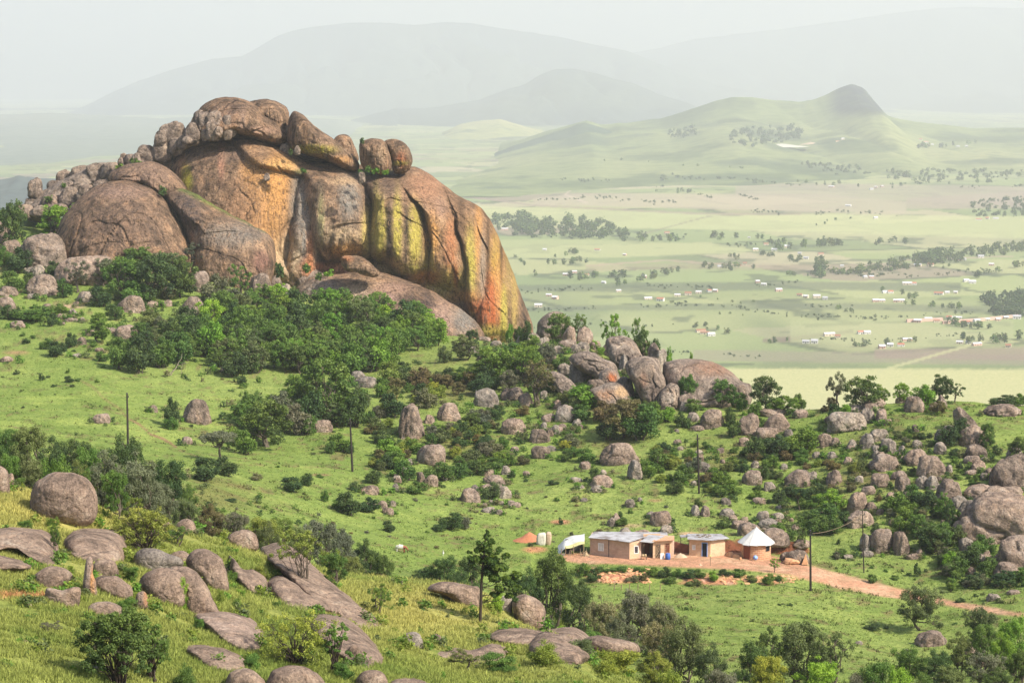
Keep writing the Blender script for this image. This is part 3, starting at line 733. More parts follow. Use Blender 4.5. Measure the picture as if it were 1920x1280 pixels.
# ------------------------------------------------------------ boulders: lumpy shapes shared by many copies
def ico(sub):
    import bmesh
    bm = bmesh.new()
    bmesh.ops.create_icosphere(bm, subdivisions=sub, radius=1)
    V = np.array([v.co[:] for v in bm.verts]); T = np.array([[v.index for v in f.verts] for f in bm.faces])
    bm.free()
    return V, T
ICO5, ICO4 = ico(5), ico(4)
rng = np.random.default_rng(7)
random.seed(5)
def boulder_shape(seed, hi=False):
    V, T = ICO5 if hi else ICO4
    r = np.random.default_rng(seed)
    d = V.copy()
    # superellipsoid-like with a few flat faces knocked off
    pw = r.uniform(2.4, 3.2)
    rad = (np.abs(d[:, 0]) ** pw + np.abs(d[:, 1]) ** pw + np.abs(d[:, 2]) ** pw) ** (-1 / pw)
    for k in range(10):
        n = r.normal(size=3); n /= np.linalg.norm(n)
        h = r.uniform(.84, 1.05)
        dn = d @ n
        lim = np.where(dn > .05, h / np.maximum(dn, .05), 9)
        k_ = 22
        rad = -np.log(np.exp(-k_ * rad) + np.exp(-k_ * lim)) / k_
    rad = rad + .16 * fbm(d * 1.5 + seed, 3, seed) + .05 * fbm(d * 5 + seed, 4, seed + 2)
    g = 1 - np.abs(fbm(d * 1.1 + seed * 3, 3, seed + 7))
    rad = rad - .13 * sstep(.92, 1.0, g)
    tt = 3 * fbm(d * 1.2 + seed * 2, 2, seed + 8); f_ = np.floor(tt)
    rad = rad + .03 * (f_ + sstep(.7, 1, tt - f_))
    V2 = d * rad[:, None]
    mn, mx = V2.min(0), V2.max(0)
    V2 = (V2 - (mn + mx) / 2) / ((mx - mn) / 2)
    V2[:, 2] = (V2[:, 2] + .12) / 1.12       # widest part at the ground, the rest buried
    V2[:, 2] = np.where(V2[:, 2] < 0, V2[:, 2] * .6, V2[:, 2])
    return V2, T
_bm = {}
def boulder_mesh(var, mk, hi=False):
    k = (var, mk, hi)
    if k not in _bm:
        V, T = boulder_shape(100 + var * 7, hi)
        _bm[k] = mesh_np('boulder', V, T, M[mk])
    return _bm[k]
PEND = []        # things waiting for their label: (object, size+look words, noun, px, py)
BOX = []         # picture boxes of the listed boulders (for thinning bushes before them)
def size_word(wpx):
    return 'tiny' if wpx < 14 else 'small' if wpx < 26 else 'medium' if wpx < 48 else 'large'
nb = [0]
LOOK = {'granite': 'brown', 'grey': 'grey', 'pink': 'pinkish', 'fore': 'brown'}
def boulder(px, py, wd, h, mk='granite', rot=None, tilt=0.0, dep=1.0, var=None, look=None):
    loc, dy = hit2(px, py - min(h * .18, 4))
    if loc is None: return None
    h += dy
    nb[0] += 1
    v = nb[0] % 14 if var is None else var
    if loc.y < 200 and mk in ('granite', 'pink', 'grey'): mk = 'fore' if mk != 'grey' else 'grey'
    s = loc.y / F
    o = link('stone' if wd < 19 else 'boulder', boulder_mesh(v, mk, wd > 60), None, loc)
    a, hz = wd * s / 2, h * s
    o.scale = (a * 1.04, max(a * .85, hz * .6) * dep, hz * 1.02)
    o.rotation_euler = (0, tilt, random.uniform(-.35, .35) if rot is None else rot)
    BOX.append((px - wd / 2, py - h, px + wd / 2, py, loc.y))
    shape = 'flat' if h < .38 * wd else 'tall' if h > 1.05 * wd else 'rounded'
    PEND.append((o, f"{size_word(wd)} {shape} {look or LOOK[mk]}", 'stone' if wd < 19 else 'boulder', px, py - h / 2, 'stone' if wd < 19 else 'boulder'))
    return o
BL = '''79 500 88 58 granite;148 482 84 34 pink;160 528 112 44 pink;72 520 28 20 grey;82 552 66 34 pink;15 555 38 16 pink;12 584 36 24 pink;164 567 38 18 grey;246 588 50 30 granite;286 577 22 11 pink;311 575 24 11 pink
361 595 46 36 granite;225 490 24 20 pink;198 488 16 12 grey;410 523 50 27 granite;483 522 60 32 granite;372 547 40 35 pink;490 556 50 40 granite;115 597 28 8 pink;133 603 26 6 pink;32 615 28 12 pink;170 630 26 10 granite
152 648 20 14 granite;205 625 26 10 granite;145 670 18 7 grey;12 679 26 10 pink;187 660 18 7 pink;245 636 58 24 pink;458 674 28 12 pink;426 701 30 14 pink;190 795 33 17 pink;287 773 18 12 pink;370 794 54 43 granite
350 833 22 13 pink;605 811 38 21 granite;672 716 30 18 grey;684 727 48 18 grey;585 549 60 42 granite;535 553 20 18 grey;515 546 30 26 granite;558 528 30 26 granite;60 512 30 10 grey;20 480 36 26 granite;6 455 24 40 granite
808 872 56 36 pink;770 818 50 58 granite;842 790 46 32 pink;805 796 20 16 pink;963 813 48 26 pink;1012 831 40 24 granite;1040 815 20 16 grey;1060 792 38 30 grey;1028 791 28 14 pink;1082 801 20 14 grey;1014 861 36 22 granite
1034 846 20 10 grey;965 846 16 8 pink;911 763 50 32 grey;960 752 42 22 granite;986 762 30 22 pink;755 891 28 14 grey;745 906 16 10 pink;742 922 12 14 grey;789 906 16 19 granite;808 913 28 20 pink;832 901 16 10 grey
693 928 36 17 pink;716 954 22 14 pink;728 965 22 12 pink;737 949 12 10 grey;693 953 24 10 pink;880 942 40 24 pink;915 894 24 13 pink;925 907 38 15 pink;940 909 18 8 pink;948 891 18 16 grey;922 921 46 13 granite
945 936 30 22 grey;956 949 20 10 grey;968 951 18 9 pink;915 961 26 10 grey;935 964 18 8 grey;987 893 14 9 pink;1080 903 24 8 grey;1096 881 22 14 pink;1128 913 44 20 pink;1118 923 22 12 grey;1088 916 16 6 grey;1162 871 76 38 granite
1190 899 26 34 grey;1335 802 44 32 granite;1300 791 24 16 grey;1307 806 28 8 pink;1284 772 18 18 grey;1404 815 38 38 granite;1456 809 50 31 pink;1437 822 44 18 pink;1450 777 60 11 pink;1500 784 30 14 pink;1395 838 24 16 pink
1478 821 16 14 grey;1545 839 36 23 granite;1566 836 22 14 pink;1318 886 28 18 grey;1410 909 38 25 granite;1443 921 24 16 grey;1495 914 48 30 pink;1508 894 18 12 grey;1523 899 18 14 grey;1564 909 30 25 pink;1424 944 26 10 pink
1361 946 20 12 grey;1363 969 28 14 grey;1374 976 18 10 pink;1238 986 40 25 pink;1220 972 16 12 grey;1304 967 18 18 grey;1322 969 17 19 pink;1181 951 20 14 grey;1200 941 10 8 grey;1146 987 16 15 grey;1156 982 14 18 pink
1202 1008 32 14 pink;1172 1004 24 14 grey;1387 991 32 14 pink;1405 1009 44 28 pink;1440 988 40 13 grey;1451 1019 58 26 pink;1430 977 24 17 grey;1458 973 24 11 grey;1542 973 14 14 pink;1503 1024 34 12 pink;1640 759 40 12 pink
1715 774 40 28 granite;1690 757 22 14 pink;1765 768 14 24 pink;1750 772 22 16 granite;1880 779 70 19 pink;1587 809 74 34 grey;1627 793 28 26 grey;1652 792 20 22 pink;1633 774 36 16 pink;1600 773 44 12 grey;1822 838 46 38 pink
1780 836 38 36 granite;1762 832 20 24 grey;1647 827 40 20 grey;1665 842 30 18 grey;1625 842 26 26 grey;1598 843 18 17 grey;1672 853 16 24 grey;1691 852 14 15 grey;1642 850 14 14 grey;1720 840 20 14 grey;1762 852 24 20 grey
1828 859 44 23 granite;1822 869 32 13 pink;1846 867 14 10 grey;1720 870 48 25 pink;1658 880 54 26 pink;1638 877 20 12 grey;1746 892 56 36 pink;1779 887 14 14 grey;1834 884 28 20 pink;1820 889 22 8 pink;1686 898 30 14 pink
1650 914 37 24 pink;1693 920 28 27 granite;1700 932 18 12 grey;1671 936 24 12 pink;1628 927 26 14 pink;1729 917 24 22 grey;1749 919 26 24 grey;1778 942 48 42 granite;1607 961 38 36 pink;1634 959 20 16 pink;1612 987 50 26 pink
1754 952 14 14 pink;1896 912 84 60 granite;1902 862 30 24 grey;1886 907 18 16 grey;1908 905 16 12 grey;1836 932 60 20 pink;1868 940 56 26 pink;1895 928 44 14 pink;1797 952 34 20 grey;1818 970 42 30 grey;1882 1000 186 74 pink
1651 1033 50 40 granite;1689 1038 32 40 pink;1621 1034 18 30 grey;1626 1043 24 10 grey;1712 1047 28 9 pink;1724 1042 14 12 pink;1590 1048 20 8 grey;1812 1032 30 22 grey;1887 1014 20 12 pink;1908 1062 90 56 pink;1862 1063 28 17 pink
1820 1082 20 17 pink;1848 1046 22 14 pink;1885 1082 50 26 pink;1900 1114 26 8 pink;1863 1127 28 13 grey;1067 637 26 22 pink;1096 646 30 30 pink;1064 652 34 14 pink;1078 664 26 16 grey;1094 662 24 18 grey;1049 664 26 14 grey
1116 658 20 16 pink;1083 718 34 38 grey;1116 706 20 28 grey;1045 768 18 16 pink;1170 702 18 34 grey;1153 684 24 16 grey;1210 657 20 16 pink;1226 664 26 16 grey;1240 668 20 12 grey;1000 640 24 14 grey;1020 645 20 12 grey;978 640 22 12 grey
1040 690 18 12 grey;1022 700 16 10 grey;1030 715 16 12 grey;1020 748 16 14 grey;1262 762 24 20 grey;890 665 24 16 grey;868 655 20 10 grey;905 640 30 8 pink;930 650 22 10 grey;60 560 20 8 grey;1095 940 14 6 grey;1250 1000 26 14 grey;1460 955 12 8 grey
1745 1212 60 28 pink;1820 1228 34 22 pink;1896 1238 34 17 grey;1840 1252 34 16 pink;1700 1232 24 14 grey;1610 1208 14 6 grey;1075 1108 10 6 grey;1560 860 20 12 grey;1590 870 18 12 pink;1530 860 16 12 grey;1705 868 12 10 grey;1610 905 18 12 grey
1470 880 14 10 grey;1350 850 16 10 pink;1275 845 14 8 grey;1845 900 16 12 grey;1862 1000 20 14 grey;1790 1000 16 12 grey;1770 985 16 12 pink;1740 1000 18 12 grey;1710 990 16 10 grey;1675 985 18 12 pink;1690 960 16 12 grey;1650 965 16 10 pink;1120 744 44 30 granite;1168 746 40 36 granite;1192 702 30 36 granite;1100 702 40 28 granite;1076 692 34 24 pink;1150 670 40 24 granite;1060 706 30 22 grey;1228 660 26 14 granite;1286 768 40 26 granite;1030 680 26 18 granite;1128 765 36 20 pink'''
for row in BL.replace('\n', ';').split(';'):
    a = row.split()
    if len(a) == 5: boulder(float(a[0]), float(a[1]), float(a[2]), float(a[3]), a[4])
boulder(1815, 808, 34, 46, 'granite', rot=.1, tilt=-.5, look='leaning brown')
# ridge and foreground rocks with their own outlines
def ground_at(px, D):
    x = (px - 960) / F * (D * CP + 50 * SP)
    z = gz(x, D)
    x = (px - 960) / F * (D * CP - z * SP)
    return Vector((x, D, gz(x, D)))
CUST = [
 # outline, distance, half thickness, lean, material, label, category
 ([(1008, 612), (1014, 598), (1030, 586), (1045, 583), (1060, 590), (1070, 604), (1070, 630), (1010, 632)], 398, 3, .1, 'granite', 'dark rounded boulder standing on the skyline right of the rock dome'),
 ([(1136, 640), (1145, 632), (1165, 630), (1185, 636), (1200, 655), (1208, 672), (1190, 680), (1160, 680), (1140, 665)], 366, 4, .5, 'granite', 'smooth brown boulder below the small tree on the rocky spur'),
 ([(1068, 670), (1085, 660), (1110, 660), (1130, 672), (1150, 680), (1162, 700), (1160, 722), (1140, 725), (1110, 705), (1080, 690)], 361, 4.5, .6, 'granite', 'long humped pinkish boulder in the middle of the rocky spur'),
 ([(1120, 720), (1124, 700), (1138, 690), (1152, 693), (1158, 710), (1150, 730), (1130, 732)], 353, 2.2, .2, 'granite', 'round head shaped boulder with a rusty hollow on the rocky spur'),
 ([(1104, 733), (1125, 722), (1150, 716), (1170, 722), (1184, 742), (1186, 765), (1150, 770), (1115, 750)], 349, 3.5, .4, 'granite', 'pale orange boulder under the round head shaped boulder'),
 ([(1172, 690), (1178, 678), (1200, 668), (1225, 672), (1240, 695), (1250, 722), (1240, 752), (1226, 765), (1205, 745), (1185, 715)], 352, 5, .3, 'granite', 'big wedge shaped grey boulder pointing downhill on the rocky spur'),
 ([(1195, 680), (1205, 670), (1222, 668), (1236, 674), (1238, 688), (1222, 693), (1203, 690)], 348, 2.0, .0, 'granite', 'flat cap rock lying on the big wedge shaped boulder'),
 ([(1243, 690), (1255, 676), (1285, 672), (1320, 674), (1350, 684), (1375, 700), (1392, 715), (1408, 722), (1408, 745), (1380, 765), (1300, 765), (1255, 750)], 346, 6, .6, 'granite', 'broad reddish whaleback rock at the lower end of the rocky spur'),
 ([(1234, 745), (1248, 722), (1262, 718), (1275, 730), (1270, 760), (1240, 768)], 340, 2.5, .2, 'granite', 'dark grey boulder between the wedge shaped boulder and the whaleback rock'),
 ([(1028, 700), (1040, 694), (1062, 706), (1080, 722), (1086, 738), (1075, 745), (1055, 735), (1036, 718)], 357, 2.5, .8, 'granite', 'slanting pale slab among bushes left of the rocky spur'),
 ([(40, 385), (60, 375), (100, 345), (140, 325), (175, 308), (210, 305), (225, 315), (190, 340), (150, 360), (110, 400), (60, 405)], 478, 6, .5, 'granite', 'dark boulder covered shoulder left of the rock dome'),
 ([(150, 955), (165, 890), (128, 884), (90, 888), (62, 905), (56, 930), (70, 960), (120, 968), (178, 965), (184, 930), (165, 890)], 131, 1.5, .1, 'fore', 'placeholder'),
 ([(-60, 990), (0, 988), (60, 990), (95, 1000), (112, 1030), (110, 1062), (80, 1058), (30, 1030), (-60, 1035)], 117, 2.2, 1.2, 'fore', 'long bare slab at the left edge above the bare soil patch'),
 ([(-40, 1042), (0, 1040), (40, 1050), (62, 1062), (40, 1070), (-40, 1066)], 110, 1.2, 1.2, 'fore', 'low pinkish slab at the left edge under the long bare slab'),
 ([(118, 1020), (135, 996), (165, 990), (205, 992), (232, 1005), (240, 1035), (225, 1055), (180, 1058), (140, 1045)], 117, 1.8, .6, 'fore', 'broad dark brown boulder behind the standing stone'),
 ([(62, 1085), (78, 1066), (100, 1060), (125, 1066), (135, 1082), (110, 1098), (75, 1100)], 107, 1.0, .3, 'fore', 'rounded dark boulder left of the standing stone'),
 ([(174, 1065), (182, 1052), (200, 1048), (216, 1054), (222, 1072), (200, 1082), (178, 1080)], 110, .8, .2, 'fore', 'grey brown boulder just right of the standing stone top'),
 ([(158, 1118), (156, 1085), (160, 1055), (166, 1043), (173, 1045), (175, 1060), (174, 1072), (180, 1090), (181, 1118), (170, 1126)], 103.5, .35, 0, 'pink', 'narrow upright standing stone with sunlight coloured onto its right side'),
 ([(83, 1130), (84, 1108), (92, 1102), (118, 1106), (140, 1100), (150, 1103), (149, 1125), (140, 1138), (100, 1136)], 102.5, .8, 0, 'fore', 'squared blocky boulder beside the bare soil patch'),
 ([(172, 1100), (182, 1082), (205, 1078), (230, 1086), (248, 1104), (240, 1118), (200, 1114)], 104, 1.0, .3, 'fore', 'low domed boulder right of the standing stone'),
 ([(162, 1148), (172, 1132), (200, 1127), (222, 1134), (228, 1148), (200, 1158), (175, 1158)], 99.5, .8, .3, 'fore', 'low smooth boulder above the dark bushy tree'),
 ([(252, 1136), (254, 1118), (262, 1108), (274, 1112), (278, 1132), (268, 1142)], 100.5, .4, 0, 'pink', 'small upright stone right of the low domed boulder'),
 ([(250, 1048), (262, 1030), (285, 1027), (310, 1034), (338, 1046), (342, 1060), (310, 1066), (270, 1076), (256, 1066)], 107.5, 1.2, .1, 'grey', 'pale lichened rock perched on the twin rounded boulders'),
 ([(262, 1100), (268, 1078), (290, 1066), (320, 1064), (340, 1074), (350, 1096), (345, 1130), (310, 1135), (280, 1120)], 105.5, 1.4, .2, 'fore', 'left one of the twin rounded boulders'),
 ([(318, 1066), (345, 1060), (368, 1072), (388, 1096), (402, 1125), (410, 1148), (385, 1155), (350, 1150), (338, 1100)], 104.5, 1.5, .4, 'fore', 'right one of the twin rounded boulders with a long curved back'),
 ([(350, 1060), (356, 1036), (376, 1028), (400, 1034), (418, 1050), (428, 1085), (425, 1105), (400, 1110), (370, 1085)], 109, 1.5, .3, 'fore', 'tall rounded boulder behind the twin boulders'),
 ([(318, 1048), (325, 1035), (345, 1032), (358, 1045), (352, 1060), (330, 1062)], 110, .9, .2, 'fore', 'brown boulder tucked behind the pale lichened rock'),
 ([(430, 1040), (452, 1064), (480, 1068), (500, 1085), (505, 1110), (480, 1118), (450, 1095), (432, 1070)], 113, 1.2, .8, 'fore', 'half buried boulder between grass tufts left of the long slab'),
 ([(362, 1155), (390, 1146), (430, 1146), (475, 1160), (498, 1190), (495, 1215), (460, 1222), (420, 1205), (390, 1180)], 99.5, 1.6, 1.2, 'pink', 'wide flat pinkish slab left of the twisted shrub'),
 ([(345, 1215), (375, 1208), (420, 1214), (455, 1230), (468, 1252), (430, 1262), (385, 1250)], 93.5, 1.3, .9, 'fore', 'low brown slab below the wide pinkish slab'),
 ([(500, 1300), (505, 1265), (525, 1250), (560, 1247), (590, 1258), (612, 1285), (612, 1310), (550, 1320)], 88.5, 1.4, .3, 'fore', 'domed brown boulder at the bottom edge below the twisted shrub'),
 ([(420, 1290), (430, 1262), (455, 1252), (480, 1258), (498, 1285), (470, 1305)], 89.5, 1.0, .3, 'fore', 'domed boulder at the bottom edge left of the twisted shrub'),
 ([(488, 1032), (505, 1020), (530, 1018), (560, 1034), (600, 1070), (640, 1105), (680, 1138), (715, 1168), (690, 1178), (650, 1165), (600, 1140), (560, 1110), (520, 1070)], 121, 2.0, 1.0, 'fore', 'long pale slab slanting down to the right behind the small leaning tree'),
 ([(500, 1090), (525, 1075), (550, 1088), (575, 1110), (600, 1120), (628, 1128), (625, 1146), (590, 1146), (550, 1140), (515, 1120)], 112, 1.4, .8, 'fore', 'dark layered slab under the long pale slab'),
 ([(580, 1175), (600, 1150), (640, 1155), (680, 1180), (712, 1215), (720, 1240), (690, 1252), (650, 1240), (610, 1210)], 105, 1.8, .8, 'fore', 'smooth sloping slab right of the twisted shrub'),
 ([(648, 1232), (655, 1212), (668, 1208), (680, 1222), (676, 1240), (660, 1244)], 101, .6, .2, 'fore', 'reddish stone against the smooth sloping slab'),
 ([(668, 1285), (676, 1262), (700, 1255), (722, 1264), (730, 1290), (700, 1300)], 96, 1, .2, 'fore', 'dark boulder at the bottom edge right of the smooth sloping slab'),
 ([(725, 1292), (740, 1272), (780, 1270), (808, 1284), (810, 1300), (760, 1305)], 95, 1, .5, 'fore', 'flat boulder at the bottom edge of the golden grass'),
 ([(800, 1104), (815, 1092), (850, 1090), (885, 1097), (900, 1105), (900, 1130), (870, 1135), (840, 1120), (812, 1110)], 148, 2.0, .2, 'fore', 'long flat topped boulder left of the pine'),
 ([(960, 1140), (965, 1120), (985, 1114), (1008, 1122), (1022, 1145), (1020, 1172), (995, 1180), (975, 1168)], 139, 1.4, .1, 'fore', 'upright brown boulder right of the pine'),
 ([(928, 1135), (932, 1120), (950, 1116), (962, 1126), (958, 1144), (940, 1146)], 141, .8, .1, 'grey', 'small grey boulder just right of the pine trunk'),
 ([(910, 1196), (930, 1180), (960, 1173), (1000, 1176), (1030, 1190), (1020, 1212), (980, 1210), (940, 1206)], 130, 2.0, 1.0, 'fore', 'left hump of the low outcrop below the pine'),
 ([(990, 1205), (1010, 1185), (1050, 1176), (1085, 1178), (1110, 1200), (1115, 1232), (1080, 1245), (1020, 1240), (995, 1225)], 127, 2.2, .8, 'fore', 'middle hump of the low outcrop below the pine'),
 ([(1095, 1200), (1120, 1190), (1150, 1196), (1190, 1204), (1200, 1222), (1160, 1235), (1115, 1230)], 126, 1.8, .8, 'fore', 'right hump of the low outcrop below the pine'),
 ([(820, 1225), (850, 1214), (885, 1218), (920, 1206), (945, 1208), (952, 1225), (930, 1242), (860, 1240)], 121, 1.4, .8, 'fore', 'low pinkish rock below the left hump of the outcrop'),
 ([(752, 1205), (756, 1190), (772, 1184), (788, 1190), (792, 1206), (770, 1212)], 122, .6, .2, 'grey', 'lichened grey stone alone in the golden grass'),
 ([(808, 1206), (812, 1192), (820, 1188), (828, 1196), (826, 1208)], 122.5, .4, .1, 'fore', 'small brown stone right of the lichened grey stone'),
 ([(-30, 920), (-10, 878), (5, 876), (16, 890), (16, 920), (0, 930)], 133, 1.2, 0, 'fore', 'brown boulder cut by the left edge of the picture'),
 ([(10, 905), (16, 888), (24, 888), (28, 905), (20, 915)], 134, .5, 0, 'fore', 'small boulder beside the brown boulder at the left edge'),
 ([(330, 990), (338, 976), (352, 972), (364, 980), (368, 998), (345, 1002)], 141, .9, .1, 'fore', 'small dark boulder on the grassy crest below the scrub'),
 ([(425, 1012), (440, 996), (462, 993), (480, 1003), (480, 1020), (450, 1024)], 143, .9, .2, 'fore', 'grey brown boulder under the yellow green bush'),
 ([(290, 990), (300, 975), (312, 974), (320, 986), (312, 996)], 142, .7, .1, 'fore', 'pinkish boulder left of the small dark boulder on the crest'),
]
RS = {3: [(1148, 708, 9, 10, (.45, .15, .06), .9)], 4: [(1165, 735, 14, 12, (.55, .36, .2), .8), (1135, 740, 20, 10, (.4, .22, .13), .7)], 5: [(1225, 735, 14, 22, (.09, .07, .065), .7), (1205, 712, 10, 14, (.35, .2, .13), .6)],
      7: [(1340, 690, 50, 16, (.30, .17, .11), .7), (1280, 705, 30, 20, (.36, .26, .2), .6)], 17: [(175, 1090, 6, 30, (.55, .27, .10), .9)], 21: [(273, 1122, 5, 16, (.5, .25, .12), .8)]}  # standing stone: sunlit right side painted orange
for k in ('granite', 'fore', 'pink', 'grey'):
    src = {'granite': PAL, 'fore': [(.10, .076, .06), (.24, .175, .135), (.34, .25, .19), (.44, .36, .285)], 'pink': [(.12, .09, .075), (.29, .215, .17), (.38, .28, .225), (.48, .38, .31)], 'grey': [(.10, .088, .078), (.21, .18, .155), (.29, .25, .21), (.40, .36, .31)]}[k]
    M['p_' + k] = rock_material('outcrop_' + k, src, .1 if k == 'granite' else -.1, True, 1.4 if k == 'granite' else 2.2, 1.3 if k == 'granite' else .6, .3, None if k == 'granite' else 1.1)
for i, (ol, D, T, ln, mk, lb) in enumerate(CUST):
    if lb == 'placeholder':
        ol = [(57, 930), (66, 905), (90, 889), (120, 884), (148, 890), (170, 905), (183, 930), (178, 962), (140, 985), (90, 975), (62, 955)]
        lb, T = 'big round boulder half hidden by a leafy sapling on the crest', 1.9
    xs = [p[0] for p in ol]; ys = [p[1] for p in ol]
    cx_, y0_, y1_ = sum(xs) / len(xs), min(ys), max(ys)
    hb, hm = hit(cx_, y1_ - .12 * (y1_ - y0_)), hit(cx_, (y0_ + y1_) / 2)
    kw = {}
    flat_ = ln >= .5 and D < 200
    if flat_:
        gy = np.linspace(y0_ - 5, y1_ + 5, 24); gx = np.linspace(min(xs) - 5, max(xs) + 5, 12)
        G = np.array([[(lambda q: q.y if q and q.y < 165 else np.nan)(hit(a, b2)) for a in gx] for b2 in gy])
        mxv = np.nanmax(G); G = np.where(np.isnan(G), mxv, G)
        def dr(px, py, gx=gx, gy=gy, G=G):
            fx = np.clip((px - gx[0]) / (gx[1] - gx[0]), 0, 10.999); fy = np.clip((py - gy[0]) / (gy[1] - gy[0]), 0, 22.999)
            ix, iy = fx.astype(int), fy.astype(int); tx, ty = fx - ix, fy - iy
            return (G[iy, ix] * (1 - tx) + G[iy, ix + 1] * tx) * (1 - ty) + (G[iy + 1, ix] * (1 - tx) + G[iy + 1, ix + 1] * tx) * ty
        kw['drape'] = dr
        ext = G[0].mean() - G[-1].mean()
        T_ = float(np.clip(ext * .3, T, 4.0))
        Dc = float(G.mean())
    else:
        if hb is not None and abs(hb.y - D) < 40: D = hb.y + T * .35
        ol = [(a + (a - cx_) * .06 * (b2 > y1_ - 8), b2 + (10 if b2 > y1_ - .3 * (y1_ - y0_) else 0)) for a, b2 in ol]
        T_, Dc = T, D
    n_ = 130 if D < 200 else 110
    o = rock_obj('boulder', [blob(ol, Dc, T_, 0 if flat_ else ln, seed=60 + i, n=n_, rings=44, rough=.05 if D < 200 else .08, p=2.2 if flat_ else 3.0 if D < 200 else 3.6, q=1.35 if flat_ else 2.4, edge=.9, ledge=.03 if flat_ else .06 if D < 200 else .25, **kw)], M['p_' + mk], lb, 'boulder', 'boulders of the foreground slope' if D < 200 else 'boulders of the rocky spur', RS.get(i, ()))
    xs = [p[0] for p in ol]; ys = [p[1] for p in ol]
    BOX.append((min(xs), min(ys), max(xs), max(ys), D))
rsx = random.Random(31)
for (cx, cy, sx_, sy_, n_) in [(1660, 850, 70, 30, 14), (1830, 950, 70, 40, 14), (1120, 690, 70, 40, 22), (1450, 1000, 60, 30, 12), (930, 930, 50, 25, 9), (1300, 850, 100, 50, 12), (790, 900, 50, 20, 8), (1050, 810, 50, 25, 8), (120, 590, 90, 30, 9), (470, 560, 60, 20, 8), (1620, 800, 50, 20, 9), (1860, 1060, 50, 30, 8)]:
    for _ in range(n_):
        w_ = rsx.uniform(8, 18)
        boulder(min(1915, cx + rsx.gauss(0, 1) * sx_ * .6), cy + rsx.gauss(0, 1) * sy_ * .6, w_, w_ * rsx.uniform(.5, .9), rsx.choice(['granite', 'grey', 'pink']))
for _ in range(26):
    w_ = rsx.uniform(7, 16); boulder(rsx.uniform(10, 820), rsx.uniform(1060, 1260), w_, w_ * .6, rsx.choice(['fore', 'grey']))
# the heaped boulders climbing the left shoulder of the dome and the pile beside the summit
def perched(px, py, wd, h, D, mk='granite', tilt=0):
    nb[0] += 1
    s = D / F
    b_ = P(np.array(px), np.array(py), D)
    o = link('boulder', boulder_mesh(nb[0] % 14, mk), None, Vector(b_.tolist()))
    o.scale = (wd * s / 2, wd * s * .45, h * s * 1.1)
    o.rotation_euler = (0, tilt, random.uniform(-.4, .4))
    PEND.append((o, f"{size_word(wd)} {'flat' if h < .5 * wd else 'rounded'} {LOOK[mk]}", 'boulder', px, py - h / 2, 'boulder'))
for a in [(66, 362, 28, 27, 474), (85, 372, 30, 16, 476), (105, 362, 34, 22, 478), (125, 348, 40, 28, 480), (150, 345, 44, 32, 478), (180, 338, 50, 30, 476), (205, 330, 40, 24, 474), (95, 385, 40, 20, 470), (130, 378, 44, 26, 470), (165, 372, 44, 24, 468),
          (196, 358, 44, 20, 466), (60, 388, 30, 16, 474), (225, 347, 30, 16, 462), (240, 345, 24, 18, 460), (110, 396, 36, 14, 464), (75, 402, 40, 16, 466), (145, 396, 26, 14, 464), (210, 345, 20, 14, 462), (45, 402, 34, 18, 470),
          (232, 302, 16, 14, 470), (242, 306, 22, 16, 469), (256, 304, 22, 16, 468), (226, 306, 12, 10, 468), (275, 300, 48, 26, 470), (305, 292, 40, 26, 469), (330, 282, 30, 22, 468), (345, 272, 26, 18, 467), (302, 268, 24, 22, 468), (323, 262, 50, 32, 470),
          (360, 260, 34, 28, 463), (385, 258, 16, 14, 460), (398, 252, 22, 24, 459), (382, 240, 30, 28, 464), (405, 246, 38, 36, 463), (425, 248, 22, 30, 462), (374, 228, 26, 20, 468), (352, 266, 22, 10, 461), (410, 250, 16, 12, 458), (437, 247, 14, 20, 463), (415, 216, 20, 12, 472), (500, 335, 12, 10, 456), (541, 272, 30, 34, 472), (536, 284, 24, 16, 466), (557, 286, 14, 12, 452), (678, 338, 14, 14, 448)]:
    perched(*a)
for a in [(690, 262 + 20, 10, 8, 466), ]:
    pass
# ------------------------------------------------------------ foliage
def leaf_material(name, c1, c2, c3):
    m, t, b = mat(name)
    L = t.links
    at = N(t, 'ShaderNodeAttribute', attribute_name='tone')
    oi = N(t, 'ShaderNodeObjectInfo')
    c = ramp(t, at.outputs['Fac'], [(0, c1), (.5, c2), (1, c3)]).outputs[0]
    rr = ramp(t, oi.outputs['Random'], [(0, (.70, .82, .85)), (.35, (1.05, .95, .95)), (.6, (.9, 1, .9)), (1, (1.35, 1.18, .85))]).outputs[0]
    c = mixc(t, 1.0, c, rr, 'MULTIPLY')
    L.new(c, b.inputs['Base Color'])
    b.inputs['Roughness'].default_value = .65
    b.inputs['Specular IOR Level'].default_value = .25
    tr = N(t, 'ShaderNodeBsdfTranslucent'); L.new(mixc(t, 1.0, c, (1.2, 1.3, .5), 'MULTIPLY'), tr.inputs[0])
    mx = N(t, 'ShaderNodeMixShader'); mx.inputs[0].default_value = .28
    L.new(b.outputs[0], mx.inputs[1]); L.new(tr.outputs[0], mx.inputs[2])
    L.new(mx.outputs[0], t.nodes['Material Output'].inputs[0])
    return m
LM = {
 'd': leaf_material('dark_leaves', (.028, .055, .020), (.058, .10, .032), (.12, .18, .048)),
 'g': leaf_material('green_leaves', (.045, .09, .020), (.095, .17, .033), (.19, .28, .06)),
 'l': leaf_material('bright_leaves', (.08, .16, .018), (.16, .29, .03), (.29, .43, .065)),
 'o': leaf_material('olive_leaves', (.055, .08, .03), (.11, .14, .052), (.20, .24, .09)),
 'y': leaf_material('greyish_leaves', (.08, .085, .055), (.145, .148, .095), (.23, .23, .15)),
 'n': leaf_material('brownish_leaves', (.085, .065, .035), (.15, .12, .055), (.23, .20, .08)),
 'e': leaf_material('yellow_green_leaves', (.10, .135, .02), (.20, .24, .04), (.34, .36, .075)),
}
